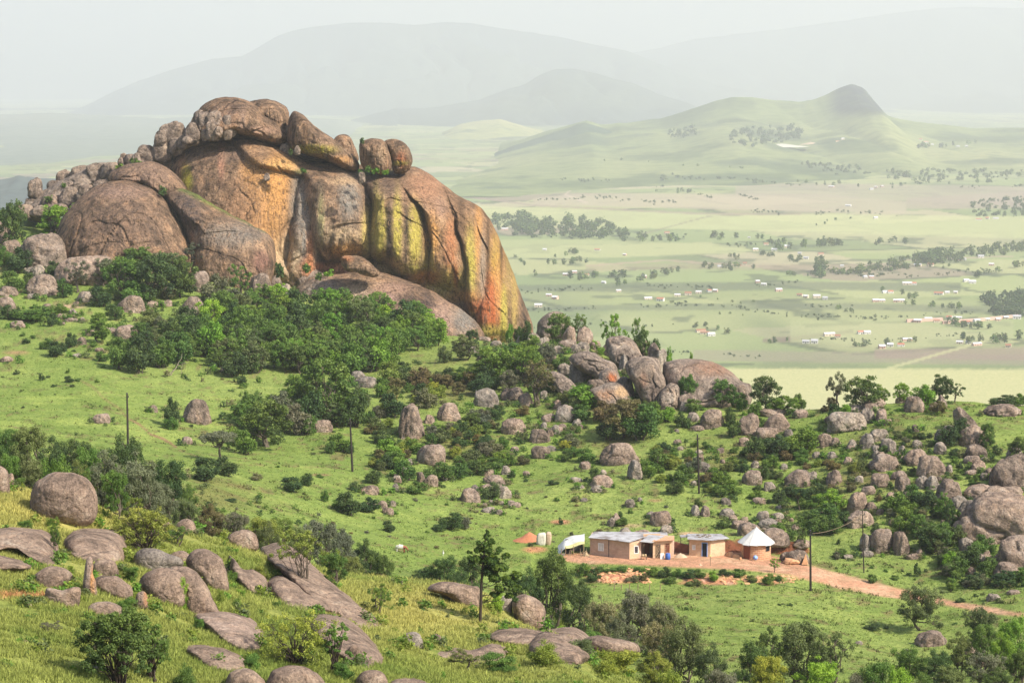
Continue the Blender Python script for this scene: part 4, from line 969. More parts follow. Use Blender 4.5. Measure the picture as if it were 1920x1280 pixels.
LW = {'d': 'dark green', 'g': 'mid green', 'l': 'bright green', 'o': 'olive green', 'y': 'grey green', 'n': 'brownish', 'e': 'yellow green'}
m, t, b = mat('bark'); M['bark'] = m
geo = N(t, 'ShaderNodeNewGeometry')
n_ = noise(t, vmul(t, geo.outputs['Position'], (6, 6, 1.5)), 1.5, 5, .7)
t.links.new(ramp(t, n_.outputs[0], [(.3, (.05, .038, .028)), (.6, (.13, .105, .08)), (.8, (.22, .19, .16))]).outputs[0], b.inputs['Base Color'])
b.inputs['Roughness'].default_value = .95
m, t, b = mat('dark_bark'); M['dbark'] = m
b.inputs['Base Color'].default_value = (.045, .033, .026, 1)
m, t, b = mat('dead_wood'); M['dead'] = m
b.inputs['Base Color'].default_value = (.30, .25, .19, 1)

def leaves(cl, n, size, seed, tone_up=.5, droop=0.0, shell=.55):
    """cl: clumps (x,y,z,r,tone); n leaves; every leaf a folded quad"""
    r = np.random.default_rng(seed)
    cl = np.array(cl, float)
    wgt = cl[:, 3] ** 2
    k = r.choice(len(cl), n, p=wgt / wgt.sum())
    d = r.normal(size=(n, 3)); d /= np.linalg.norm(d, axis=1)[:, None]
    rad = (shell + (1 - shell) * r.random(n)) * np.where(r.random(n) < .15, 1.25, 1)
    p = cl[k, :3] + d * rad[:, None] * cl[k, 3:4] * np.array([1, 1, .8])
    nrm = d + r.normal(size=(n, 3)) * .7 + np.array([0, 0, .5])
    nrm /= np.linalg.norm(nrm, axis=1)[:, None]
    u = np.cross(nrm, r.normal(size=(n, 3))); u /= np.linalg.norm(u, axis=1)[:, None]
    v = np.cross(nrm, u)
    s = size * r.uniform(.6, 1.4, n)[:, None]
    V = np.stack([p - u * s, p - v * s * .55, p + u * s, p + v * s * .55], 1).reshape(-1, 3)
    Q = np.arange(4 * n).reshape(n, 4)
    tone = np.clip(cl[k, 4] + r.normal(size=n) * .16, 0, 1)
    return V, Q, np.repeat(tone, 4)

def leaf_mesh(V, Q, tone, mt):
    me = mesh_np('foliage', V, Q, mt, False)
    a = me.attributes.new('tone', 'FLOAT', 'POINT')
    a.data.foreach_set('value', tone.astype(np.float32))
    return me

def tubes(segs, sides=5):
    """segs: list of polylines [(x,y,z,r),...] -> V,Q"""
    Vs, Qs, o = [], [], 0
    for pl in segs:
        pl = np.array(pl, float)
        k = len(pl)
        tg = np.gradient(pl[:, :3], axis=0)
        tg /= np.maximum(np.linalg.norm(tg, axis=1), 1e-9)[:, None]
        ref = np.array([1., .3, 0])
        a = np.cross(tg, ref); a /= np.maximum(np.linalg.norm(a, axis=1), 1e-9)[:, None]
        b_ = np.cross(tg, a)
        th = np.arange(sides) * 2 * math.pi / sides
        ring = pl[:, None, :3] + pl[:, None, 3:4] * (np.cos(th)[None, :, None] * a[:, None] + np.sin(th)[None, :, None] * b_[:, None])
        Vs.append(ring.reshape(-1, 3))
        I = o + np.arange(k * sides).reshape(k, sides)
        Qs.append(np.stack([I[:-1], np.roll(I[:-1], -1, 1), np.roll(I[1:], -1, 1), I[1:]], -1).reshape(-1, 4))
        o += k * sides
    return np.concatenate(Vs), np.concatenate(Qs)

def limb(p0, p1, r0, r1, r, n=5, wob=.05, sag=.0):
    p0, p1 = np.array(p0, float), np.array(p1, float)
    t_ = np.linspace(0, 1, n)[:, None]
    q = p0 + (p1 - p0) * t_
    L_ = np.linalg.norm(p1 - p0)
    q[1:-1] += r.normal(size=(n - 2, 3)) * wob * L_
    q[:, 2] += sag * L_ * (t_[:, 0] * (1 - t_[:, 0])) * 4
    rr = r0 + (r1 - r0) * t_
    return np.concatenate([q, rr], 1)

def tree_shape(seed, kind, nl, ls, clump_n=None):
    """unit tree: height 1, half width .5.  kinds: tree (crown on stems), bush (leaves to the ground), airy, umbrella"""
    r = np.random.default_rng(seed)
    cl, wood = [], []
    if kind == 'bush':
        lobes = r.integers(4, 7)
        for i in range(lobes):
            a = r.uniform(0, 2 * math.pi); q = r.uniform(0, .30)
            x, y = q * math.cos(a), q * math.sin(a)
            top = r.uniform(.55, .86) * (1 - .5 * q)
            for j in range(7):
                aa = r.uniform(0, 2 * math.pi); zz = r.uniform(.12, top)
                rr = .16 * math.sqrt(max(0, 1 - (zz / (top + .15)) ** 2)) + .02
                cl.append((x + rr * math.cos(aa), y + rr * math.sin(aa), zz, r.uniform(.10, .17), np.clip(.28 + .4 * zz + r.normal() * .16, 0, 1)))  # clump tone varies at random; its rise with height paints shade below
            wood.append(limb((x * .3, y * .3, -.08), (x, y, top * .8), .022, .008, r))
    else:
        z0 = {'tree': .10, 'airy': .26, 'umbrella': .42}[kind]
        stems = 1 if kind == 'umbrella' else r.integers(1, 4)
        fork = []
        for s_ in range(stems):
            bx, by = r.normal() * .03, r.normal() * .03
            fx, fy = bx + r.normal() * .09, by + r.normal() * .09
            wood.append(limb((bx, by, -.1), (fx, fy, z0 + .08), .032, .022, r, wob=.04))
            fork.append((fx, fy, z0 + .08))
        nlob = clump_n or (15 if kind == 'tree' else 10)
        for i in range(nlob):
            a = i * 2.4 + r.uniform(-.4, .4)
            if kind == 'umbrella':
                q = .34 * math.sqrt((i + .4) / nlob); zc = .84 - .7 * q * q + r.normal() * .02
            else:
                u_ = (i + .5) / nlob          # spread over a rounded dome, top to skirt
                zc = .86 - (.86 - z0 - .14) * u_ + r.normal() * .05
                q = .37 * math.sqrt(max(.02, 1 - ((zc - .38) / .52) ** 2)) * r.uniform(.45, 1.0)
            zc = max(zc, z0 + .08)
            x, y = q * math.cos(a), q * math.sin(a)
            fx, fy, fz = fork[i % len(fork)]
            wood.append(limb((fx, fy, fz), (x * .85, y * .85, zc - .03), .016, .005, r, wob=.07, sag=-.04))
            tb = .30 + .45 * (zc - z0) + r.normal() * .10  # crown shading put into the tone: lighter towards the top
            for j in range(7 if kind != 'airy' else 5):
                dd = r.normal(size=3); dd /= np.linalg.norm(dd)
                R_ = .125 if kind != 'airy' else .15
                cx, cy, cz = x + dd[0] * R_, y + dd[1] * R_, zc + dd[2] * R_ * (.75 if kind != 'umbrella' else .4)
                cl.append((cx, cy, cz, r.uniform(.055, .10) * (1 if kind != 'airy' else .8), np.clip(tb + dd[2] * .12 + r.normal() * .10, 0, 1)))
                if kind == 'airy' or j % 3 == 0: wood.append(limb((x * .8, y * .8, zc - .05), (cx, cy, cz), .006, .002, r, n=3))
    V, Q, tone = leaves(cl, nl, ls, seed + 1, shell=.35)
    V[:, 2] = np.maximum(V[:, 2], -.02)
    mx = max(abs(V[:, 0]).max(), abs(V[:, 1]).max()); top = np.percentile(V[:, 2], 99.8)
    k = np.array([.5 / mx, .5 / mx, 1 / top])
    W, WQ = tubes(wood)
    return V * k, Q, tone, W * k, WQ
SHP, MC = {}, {}
SPEC = {'tree': (6, 6000, .022), 'bush': (7, 3200, .033), 'airy': (4, 2600, .020), 'umbrella': (2, 4200, .022),
        'neartree': (4, 16000, .0125), 'nearbush': (4, 9000, .018), 'nearairy': (4, 6500, .013), 'tiny': (4, 420, .075)}
def shape(kind, v):
    if (kind, v) not in SHP:
        n_, nl, ls = SPEC[kind]
        base = kind.replace('near', '') if kind != 'tiny' else 'bush'
        SHP[kind, v] = tree_shape(1000 + v * 13 + len(kind) * 101, base, nl, ls)
    return SHP[kind, v]
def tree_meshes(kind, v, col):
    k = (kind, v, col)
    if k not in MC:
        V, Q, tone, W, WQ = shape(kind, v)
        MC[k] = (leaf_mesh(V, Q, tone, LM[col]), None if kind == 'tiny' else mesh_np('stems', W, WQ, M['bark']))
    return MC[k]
nv = [0]
FORM = {'tree': 'tree', 'airy': 'thin crowned tree', 'umbrella': 'spreading tree', 'neartree': 'tree', 'nearairy': 'thin crowned tree', 'bush': 'bush', 'nearbush': 'bush', 'tiny': 'shrub'}
def plant(loc, wd, h, col='g', kind='bush', px=0, py=0, wpx=30, label=None, rot=None, lean=0, v=None, name=None):
    nv[0] += 1
    n_ = SPEC[kind][0]
    v = (nv[0] * 7 + 3) % n_ if v is None else v
    f, s = tree_meshes(kind, v, col)
    istree = kind not in ('bush', 'nearbush', 'tiny')
    nm = name or ('tree' if istree else 'shrub' if kind == 'tiny' else 'scrub_bush' if col in 'yno' else 'low_bush' if h < 1.9 else 'bush')
    if s is None:
        root = link(nm, f, None, loc)
    else:
        root = link(nm, None, None, loc)
        link('crown' if istree else 'foliage', f, root)
        link('trunk' if istree else 'stem', s, root)
    root.scale = (wd, wd, h)
    root.rotation_euler = (lean, 0, random.uniform(0, 6.28) if rot is None else rot)
    cat = 'tree' if istree else 'shrub' if kind == 'tiny' else 'bush'
    if label: tag(root, label, cat, 'trees and bushes on the slopes')
    else: PEND.append((root, f"{size_word(wpx)} {LW[col]}", FORM[kind], px, py, cat))
    return root
def veg(px, py, w_, h_, col='g', kind=None, **k):
    """plant whose base is seen at px,py; w_,h_ in photo pixels"""
    loc, dy = hit2(px, py)
    if loc is None: return
    h_ += dy
    s = loc.y / F
    if kind is None:
        kind = 'bush' if w_ > 18 else 'tiny'
    if loc.y < 215 and not kind.startswith('near') and kind in ('tree', 'bush', 'airy') and w_ > 30: kind = 'near' + kind
    loc = loc - Vector((0, 0, .1))
    return plant(loc, w_ * s, h_ * s, col, kind, px, py - h_ / 2, w_, **k)
def vegD(px, top, w_, D, col='g', kind='tree', **k):
    """plant rooted at distance D (its foot hidden), its top seen at photo row top"""
    loc = ground_at(px, D)
    _, row = W2P(np.array(loc))
    s = D / F
    h_ = max(row - top, w_ * .45)
    w_ = max(w_, h_ * .72)
    if D < 215 and not kind.startswith('near'): kind = 'near' + kind if kind in ('tree', 'bush', 'airy') else kind
    return plant(loc, w_ * s, h_ * s, col, kind, px, (row + top) / 2 if row < 1280 else top + 20, w_, **k)

VL = '''25 470 72 95 d tree;5 440 40 50 d tree;108 447 92 64 l tree;35 512 60 50 d;25 548 60 42 g;100 518 40 30 d;122 558 38 38 g;146 548 60 60 y airy;60 470 30 30 d;60 540 40 30 d;10 500 40 40 g
230 560 90 80 g tree;290 568 110 95 d tree;340 560 80 80 d tree;200 535 70 52 y tree;260 512 90 50 g tree;322 522 80 50 o tree;365 510 66 56 y airy;445 496 60 36 d;450 565 60 72 g airy;402 572 70 60 y;440 592 80 52 y;250 575 70 50 g
60 602 100 30 g;20 598 50 28 d;97 612 26 26 d;112 592 50 25 g;185 620 45 36 g tree;215 600 40 30 d;190 575 50 40 d;105 668 50 30 d;132 652 30 30 d;85 655 30 22 g;50 644 20 12 d;76 713 18 16 d;30 702 16 10 d;130 717 24 14 d;146 715 16 9 g
129 699 12 10 g;100 725 16 6 d;137 725 16 6 o;62 634 16 8 g;195 690 14 8 g;225 692 60 62 g;262 700 72 72 d;302 690 60 60 g;342 682 62 62 g;290 655 50 40 o;192 677 32 20 g;322 642 60 50 d;280 612 60 30 o;372 652 60 60 d;350 622 60 50 d;388 664 50 50 g
440 708 62 50 d;455 721 25 18 d;470 700 50 44 g;430 690 40 30 o;320 800 36 58 d;322 805 40 26 g;300 615 40 24 y;480 620 60 50 g tree
612 790 140 122 g tree;585 800 70 70 d;665 800 64 72 d;500 838 116 92 d tree;560 815 70 62 y;535 790 70 60 y;450 800 60 46 g tree;412 866 96 60 y umbrella;385 902 72 46 d;425 892 54 40 d;470 790 60 60 g tree;640 750 60 60 g tree;600 700 60 50 g tree;560 740 40 40 e
732 722 64 46 e;755 702 40 26 d;737 782 62 48 d;715 745 40 40 g;800 765 54 40 y;790 722 60 36 n;850 712 50 24 e;740 660 60 60 g tree;700 570 26 32 g tree;715 575 30 30 o airy;620 600 76 62 l tree;650 618 60 56 l tree;770 640 60 60 d tree;800 648 50 50 g tree
835 680 34 34 o;870 675 60 50 o tree;885 660 40 44 d tree;925 720 110 70 g tree;985 715 90 70 g tree;960 690 80 50 g tree;900 740 60 40 d;1010 760 80 90 n airy;975 640 30 30 d;985 635 30 36 d;1050 625 60 40 g tree;1085 612 40 26 g airy;955 625 20 20 l
1148 635 58 50 l airy;1196 640 44 46 g airy;1225 655 34 22 d;1210 640 60 24 d;1256 665 18 18 l;1297 668 14 10 l;1060 640 20 26 l;1110 650 26 20 l;1125 665 24 16 l;1155 668 22 12 l;1195 650 24 18 g
1290 760 50 60 g tree;1320 755 56 40 l tree;1355 765 70 56 g tree;1330 745 90 38 d;1390 770 40 36 g;1435 770 70 68 d tree;1475 775 70 34 g tree;1450 775 40 30 g;1415 780 40 30 g;1500 760 30 24 g;1390 725 30 18 d;1300 735 50 26 d
1100 765 90 46 l;1130 790 60 40 n;1170 820 110 76 n tree;1200 825 90 70 g;1140 825 60 50 d;1090 790 50 34 g;1060 760 40 30 o;1230 800 40 50 g;1250 790 40 30 l;1280 800 40 26 d
1618 768 80 66 d tree;1570 760 40 66 y airy;1560 765 30 22 n;1650 758 40 40 g tree;1690 752 44 36 l tree;1735 760 56 42 l;1765 752 46 52 d tree;1790 754 44 40 d airy;1880 762 66 24 d;1910 758 40 22 g;1760 775 44 26 n;1545 772 20 14 n;1600 790 30 24 o;1565 795 36 40 d;1580 780 40 24 l
1370 800 26 40 d;1375 820 34 36 d;1425 805 26 24 g;1395 800 20 30 l;1415 860 56 44 d;1460 858 70 46 d;1500 850 80 50 g;1520 835 60 40 g;1440 850 40 30 o;1870 850 24 18 d;1910 870 50 54 d tree;1780 835 60 40 d;1810 830 60 50 d;1850 840 40 50 g tree
1120 905 40 30 d;1240 880 60 44 g;1215 895 40 34 g;1280 905 50 36 g;1265 925 44 26 d;1300 885 40 30 y;1345 905 36 26 g;1375 925 44 20 g;1395 885 30 26 d;1430 900 30 30 d;1075 855 44 20 g;1060 865 30 22 d;1100 865 50 26 g
1500 958 40 46 d umbrella;1480 930 40 26 d;1530 930 50 26 d;1560 960 70 46 l tree;1545 980 70 40 g;1590 985 50 30 d;1530 1000 60 40 g;1510 985 40 30 g;1480 1010 40 20 g;1560 1000 50 30 g;1500 1035 30 60 g airy
1700 975 50 40 g;1740 955 60 40 d;1680 960 60 40 g;1715 945 50 40 g;1770 975 40 56 g tree;1780 1000 36 60 d tree;1720 1010 60 50 g tree;1745 1035 70 60 d tree;1690 1000 50 36 g;1760 1030 60 56 g tree;1640 1005 22 26 d;1800 1020 50 40 o;1840 1040 60 40 g;1815 1060 60 40 d
1790 1080 60 40 g;1850 1080 50 40 g;1880 1095 60 30 d;1830 1095 50 26 d;1910 1090 50 30 g;1900 1050 50 34 g;1780 1065 40 36 l;1340 1025 24 10 d;1342 1022 20 12 d;1573 1020 10 12 d;1635 1092 28 18 g;1678 1086 22 10 g;1720 1080 18 28 d;1810 1097 24 16 d;1836 1104 20 20 d
1780 1105 16 18 o;1830 1118 14 8 d;1800 1128 24 10 d;1875 1130 22 12 o;1575 1045 32 20 g;1570 1048 20 16 y;1635 1180 40 14 d;1660 1178 16 6 d;1460 1134 12 6 d;1480 1135 16 7 d;1790 1170 16 6 g
845 992 60 34 d;822 994 36 14 d;870 990 40 24 y;730 997 32 24 d;700 972 10 8 g;1050 983 14 16 d;655 965 60 46 d;690 960 50 30 d;640 955 40 26 g;670 920 40 20 o;780 925 50 24 g;760 900 50 40 g;745 880 70 36 g;700 905 50 26 d;720 880 40 30 d
820 900 70 36 g;860 895 60 30 g;900 890 60 30 d;930 880 50 24 g;880 870 60 30 o;960 895 22 14 d;985 902 16 8 d;1038 908 28 10 d;920 935 44 34 o;730 860 60 40 l;780 850 50 30 g;640 845 60 34 g;620 850 30 26 g;655 850 24 18 d
548 920 60 28 d;575 910 36 26 d;430 940 36 8 d;600 895 20 8 g;480 900 30 14 y;610 940 22 24 g;1160 978 20 22 d;1165 985 30 18 g;1152 975 20 12 n;1310 950 20 18 d;1355 990 30 16 d;1460 1000 40 24 g;1180 962 16 10 g'''
for row in VL.replace('\n', ';').split(';'):
    a = row.split()
    if len(a) >= 5: veg(float(a[0]), float(a[1]), float(a[2]), float(a[3]), a[4], a[5] if len(a) > 5 else None)

def inpoly(x, y, pg):
    ins = False
    for i in range(len(pg)):
        x0, y0 = pg[i - 1]; x1, y1 = pg[i]
        if (y0 > y) != (y1 > y) and x < (x1 - x0) * (y - y0) / (y1 - y0) + x0: ins = not ins
    return ins
def scatter(pg, n, wr, hr, cols, kinds, seed, mind=10, avoid=True):
    r = random.Random(seed)
    xs = [p[0] for p in pg]; ys = [p[1] for p in pg]
    got = []
    for _ in range(n * 30):
        if len(got) >= n: break
        x, y = r.uniform(min(xs), max(xs)), r.uniform(min(ys), max(ys))
        if not inpoly(x, y, pg): continue
        if any(abs(x - a) < mind and abs(y - b2) < mind * .55 for a, b2 in got): continue
        w_ = r.uniform(*wr); h_ = w_ * r.uniform(*hr)
        if avoid and any(x + w_ * .4 > b0 and x - w_ * .4 < b2 and y > b1 and y - h_ * .7 < b3 for b0, b1, b2, b3, D in BOX): continue
        got.append((x, y))
        veg(x, y, w_, h_, r.choice(cols), r.choice(kinds))
# the wood at the foot of the dome
scatter([(380, 610), (430, 575), (540, 570), (620, 590), (700, 600), (790, 610), (820, 650), (800, 665), (740, 680), (700, 700), (640, 710), (560, 705), (480, 700), (400, 690)], 100, (44, 72), (.8, 1.05), 'dgggdolg', ['tree', 'tree', 'bush'], 1, 13, False)
scatter([(180, 520), (330, 500), (400, 560), (380, 600), (250, 580), (180, 590)], 10, (34, 54), (.7, 1), 'dgoy', ['tree', 'bush'], 2, 20)
scatter([(690, 790), (760, 710), (860, 700), (1000, 760), (1060, 790), (1100, 830), (1000, 870), (900, 880), (790, 900), (700, 890)], 95, (24, 46), (.55, .8), 'dggoyend', ['bush', 'bush', 'tree'], 3, 11)
scatter([(1000, 640), (1150, 665), (1120, 760), (1000, 750), (960, 700)], 20, (14, 28), (.6, .9), 'gdlo', ['bush'], 4, 12)
scatter([(1180, 860), (1300, 830), (1480, 850), (1620, 850), (1720, 880), (1700, 960), (1560, 960), (1400, 940), (1300, 920), (1200, 900)], 66, (20, 40), (.5, .75), 'dggone', ['bush'], 5, 14)
scatter([(1620, 820), (1860, 820), (1840, 920), (1700, 940), (1600, 900)], 40, (14, 32), (.5, .8), 'dgoy', ['bush'], 6, 12)
scatter([(1620, 960), (1920, 960), (1925, 1100), (1780, 1110), (1760, 1050), (1620, 1000)], 36, (24, 44), (.6, .85), 'dgoyd', ['bush', 'tree'], 7, 12)
scatter([(0, 560), (240, 570), (360, 620), (200, 680), (0, 640)], 14, (10, 24), (.5, .8), 'dgo', ['tiny', 'bush'], 8, 12)
scatter([(0, 690), (300, 720), (560, 700), (660, 850), (600, 900), (340, 830), (300, 800), (0, 780)], 26, (6, 14), (.4, .7), 'dgon', ['tiny'], 9, 12)
scatter([(440, 880), (700, 930), (1000, 930), (1400, 940), (1560, 1000), (1300, 990), (900, 1040), (660, 1020), (560, 960)], 34, (7, 16), (.4, .7), 'dgony', ['tiny'], 10, 12)
scatter([(1120, 1110), (1500, 1110), (1900, 1180), (1650, 1230), (1300, 1180)], 20, (6, 14), (.4, .6), 'dgo', ['tiny'], 11, 12)
scatter([(1560, 1040), (1900, 1090), (1920, 1130), (1700, 1090), (1560, 1055)], 14, (7, 16), (.5, .8), 'dgo', ['tiny'], 12, 12)
scatter([(520, 760), (620, 740), (690, 760), (680, 810), (560, 840), (430, 860), (440, 790)], 16, (44, 64), (.8, 1), 'dggo', ['tree', 'bush'], 21, 18, False)
scatter([(860, 680), (1020, 660), (1030, 740), (900, 760)], 14, (34, 56), (.7, 1), 'dggoy', ['tree', 'bush'], 22, 16, False)
scatter([(180, 640), (400, 620), (400, 690), (200, 700)], 12, (40, 60), (.7, .95), 'dgg', ['tree', 'bush'], 23, 16, False)
# belt of trees in the gully behind the foreground crest: px, top row, width, distance, colour
for a in [(10, 800, 90, 205, 'g'), (55, 792, 110, 195, 'o'), (105, 815, 80, 190, 'd'), (140, 810, 60, 200, 'd'), (170, 835, 60, 185, 'g'), (240, 812, 80, 190, 'd'), (205, 840, 90, 170, 'y'), (262, 845, 90, 165, 'y'), (320, 858, 70, 195, 'd'), (290, 870, 50, 200, 'd'),
          (150, 860, 60, 170, 'o'), (60, 850, 80, 165, 'o'), (300, 900, 80, 168, 'y'), (345, 930, 70, 180, 'o'), (395, 940, 80, 190, 'n'), (440, 950, 70, 190, 'y'), (20, 850, 70, 165, 'g'), (100, 850, 50, 160, 'g'), (350, 905, 50, 205, 'g'),
          (595, 960, 100, 180, 'y'), (560, 985, 60, 175, 'o'), (640, 985, 60, 185, 'y'), (685, 1005, 80, 195, 'd'), (715, 1030, 60, 190, 'd'), (660, 1040, 60, 180, 'o'), (620, 1028, 60, 160, 'e'), (500, 975, 60, 180, 'o'),
          (800, 1062, 70, 215, 'd'), (835, 1040, 80, 205, 'd'), (878, 1038, 60, 210, 'd'), (780, 1068, 40, 210, 'd'), (860, 1060, 80, 200, 'd'), (1035, 1028, 115, 205, 'd'), (1085, 1080, 60, 195, 'd'), (985, 1060, 60, 200, 'd'),
          (1130, 1110, 90, 185, 'y'), (1190, 1105, 110, 190, 'y'), (1240, 1120, 70, 185, 'y'), (1160, 1140, 90, 175, 'y'), (1230, 1150, 80, 175, 'y'), (1110, 1180, 70, 165, 'g')]:
    vegD(*a, kind='tree' if a[3] > 160 else 'bush')
for a in [(1285, 1155, 120, 158, 'o', 'tree'), (1330, 1200, 80, 155, 'o', 'tree'), (1440, 1165, 90, 170, 'd', 'airy'), (1500, 1160, 130, 172, 'o', 'tree'), (1410, 1195, 60, 168, 'd', 'tree'), (1555, 1180, 60, 170, 'o', 'airy'), (1540, 1228, 110, 150, 'l', 'tree'), (1440, 1225, 90, 150, 'e', 'tree'),
          (1350, 1250, 90, 145, 'y', 'tree'), (1230, 1215, 90, 140, 'e', 'tree'), (1170, 1215, 110, 135, 'e', 'bush'), (1090, 1225, 90, 128, 'o', 'bush'), (1010, 1232, 100, 122, 'e', 'bush'), (930, 1225, 90, 119, 'g', 'bush'), (870, 1215, 90, 117, 'o', 'nearairy'), (1260, 1250, 90, 130, 'e', 'bush'), (1130, 1245, 80, 125, 'e', 'bush'), (1640, 1235, 80, 165, 'g', 'bush'),
          (1700, 1205, 90, 180, 'g', 'tree'), (1680, 1245, 80, 165, 'l', 'bush'), (1760, 1215, 80, 178, 'd', 'tree'), (1800, 1180, 70, 190, 'o', 'tree'), (1835, 1125, 60, 205, 'o', 'tree'), (1845, 1165, 60, 195, 'g', 'tree'), (1900, 1150, 70, 188, 'l', 'tree'), (1880, 1180, 70, 185, 'l', 'tree'), (1850, 1215, 90, 175, 'y', 'tree'),
          (1910, 1215, 60, 175, 'd', 'tree'), (1780, 1245, 90, 165, 'o', 'tree'), (1870, 1250, 90, 165, 'd', 'tree'), (1600, 1262, 70, 165, 'y', 'bush'), (1730, 1255, 60, 160, 'g', 'bush')]:
    vegD(*a)
veg(1730, 1183, 104, 98, 'o', 'neartree', label='grey green tree standing alone beside the dirt road', v=1)
# foreground shrubs
FG = '''155 958 44 86 g nearairy;215 975 62 110 g neartree;250 985 60 60 e nearairy;270 1028 140 80 e nearairy;330 1022 60 40 g nearairy;35 915 40 24 g nearbush;50 990 44 20 g nearbush;98 990 36 26 g nearbush;105 1045 26 70 g nearairy;340 968 60 40 g nearbush;385 995 52 26 l nearbush
490 1030 90 66 e neartree;525 1025 60 62 e nearairy;625 1100 64 76 g neartree;710 1150 50 60 g nearairy;445 985 40 20 g nearbush;340 1140 46 66 l nearbush;385 1100 44 46 l nearbush;435 1092 34 26 g nearbush;135 1108 44 22 g nearbush;235 1150 60 34 g nearbush
250 1090 50 34 g nearbush;445 1142 36 26 g nearbush;410 1130 30 30 e nearbush;520 1090 40 30 g nearbush;490 1090 40 36 e nearbush;95 1185 50 26 y nearairy;340 1290 70 50 g nearbush;300 1240 50 50 g nearbush;1045 1172 66 42 e nearbush;935 1150 44 46 l nearbush
370 1180 40 26 g nearbush;390 1240 36 24 g nearbush;470 1255 60 34 g nearbush;640 1275 60 40 g nearbush;555 1130 30 20 g nearbush;60 1010 30 16 g nearbush;420 1010 40 20 e nearbush;1060 1190 50 20 l nearbush;1130 1190 50 20 l nearbush;300 1165 30 14 e nearbush'''
for row in FG.replace('\n', ';').split(';'):
    a = row.split()
    veg(float(a[0]), float(a[1]), float(a[2]), float(a[3]), a[4], a[5])

for a_ in [(1110, 745, 36, 26, 'd'), (1178, 765, 32, 24, 'g'), (1256, 716, 20, 26, 'g'), (1050, 692, 40, 30, 'g'), (1092, 745, 40, 30, 'd'), (1135, 692, 20, 14, 'l'), (1030, 735, 36, 26, 'g'), (1075, 768, 44, 30, 'o'), (1210, 775, 40, 26, 'd'), (1300, 772, 44, 26, 'g'), (1192, 700, 18, 18, 'g'), (1165, 690, 16, 12, 'd')]:
    veg(*a_)
scatter([(0, 1130), (250, 1150), (380, 1150), (640, 1230), (900, 1250), (830, 1290), (0, 1280)], 34, (9, 24), (.5, .9), 'goleg', ['tiny'], 31, 12, False)
scatter([(200, 1060), (480, 1010), (640, 1110), (520, 1200), (380, 1140)], 24, (12, 30), (.5, .9), 'glogle', ['tiny', 'nearbush'], 32, 12, False)
scatter([(640, 1110), (800, 1120), (1000, 1180), (900, 1230), (700, 1200)], 12, (7, 14), (.5, .9), 'goe', ['tiny'], 33, 12, False)

for px, py, D, w_, h_, c_ in [(690, 322, 452, 16, 12, 'g'), (706, 324, 452, 20, 10, 'l'), (722, 326, 450, 16, 8, 'l'), (658, 318, 462, 12, 14, 'd'), (676, 326, 455, 12, 10, 'g'), (568, 322, 441, 16, 7, 'g'), (545, 290, 458, 12, 12, 'd'), (304, 366, 448, 26, 18, 'd'), (255, 308, 462, 30, 12, 'g'), (226, 318, 464, 24, 12, 'g'), (90, 378, 468, 20, 12, 'g'), (140, 392, 462, 22, 12, 'l'), (100, 398, 462, 24, 12, 'g'),
                          (678, 268, 459, 12, 10, 'd'), (575, 510, 441, 24, 18, 'g'), (620, 518, 436, 30, 14, 'l'), (598, 524, 436, 20, 14, 'g'), (525, 520, 436, 26, 28, 'd'), (120, 350, 472, 12, 8, 'g'), (170, 365, 462, 18, 9, 'l')]:
    s_ = D / F
    plant(Vector(P(np.array(float(px)), np.array(float(py)), D).tolist()) - Vector((0, 0, .3)), w_ * s_, h_ * s_ + .3, c_, 'tiny', px, py - h_ / 2, w_)

# low tangled undergrowth between the boulders and under the trees: nobody could count it
ru = np.random.default_rng(55)
US = [tree_shape(5000 + k, 'bush', 130, .075) for k in range(6)]
def undergrowth(spots, col):
    Vs, Qs, Ts, o_ = [], [], [], 0
    for px, py, w_, h_ in spots:
        loc, dy = hit2(px, py)
        if loc is None: continue
        s_ = loc.y / F; V, Q, tone, W, WQ = US[ru.integers(6)]
        a = ru.uniform(0, 6.28); ca, sa = math.cos(a), math.sin(a)
        V2 = np.stack([V[:, 0] * ca - V[:, 1] * sa, V[:, 0] * sa + V[:, 1] * ca, V[:, 2]], -1) * np.array([w_ * s_, w_ * s_, h_ * s_])
        Vs.append(V2 + np.array(loc) - np.array([0, 0, .08])); Qs.append(Q + o_); Ts.append(tone); o_ += len(V)
    tag(link('undergrowth', leaf_mesh(np.concatenate(Vs), np.concatenate(Qs), np.concatenate(Ts), LM[col])), kind='stuff')
sp = {'d': [], 'g': [], 'o': [], 'y': [], 'l': []}
for b0, b1, b2, b3, D in BOX:
    if D < 215 or b3 > 1110 or b2 - b0 > 150: continue
    for _ in range(5):
        side = ru.random()
        x = b0 + ru.normal() * 5 - 3 if side < .4 else b2 + ru.normal() * 5 + 3 if side < .8 else ru.uniform(b0, b2)
        y = b3 + ru.uniform(-5, 2) if side < .8 else b3 + 3
        w_ = ru.uniform(9, 24) * (1 if side < .8 else .6)
        if 1045 < x < 1530 and 1005 < y < 1100: continue
        sp['ddgoyl'[ru.integers(6)]].append((x, y, w_, w_ * ru.uniform(.4, .7)))
for b0, b1, b2, b3, D in BOX:
    if D > 175 or b3 > 1300: continue
    for _ in range(4):
        side = ru.random(); x = b0 - 2 + ru.normal() * 5 if side < .45 else b2 + 2 + ru.normal() * 5
        w_ = ru.uniform(18, 48); sp.setdefault('e', []); sp['egloge'[ru.integers(6)]].append((x, b3 - ru.uniform(0, .4) * (b3 - b1), w_, w_ * ru.uniform(.45, .8)))
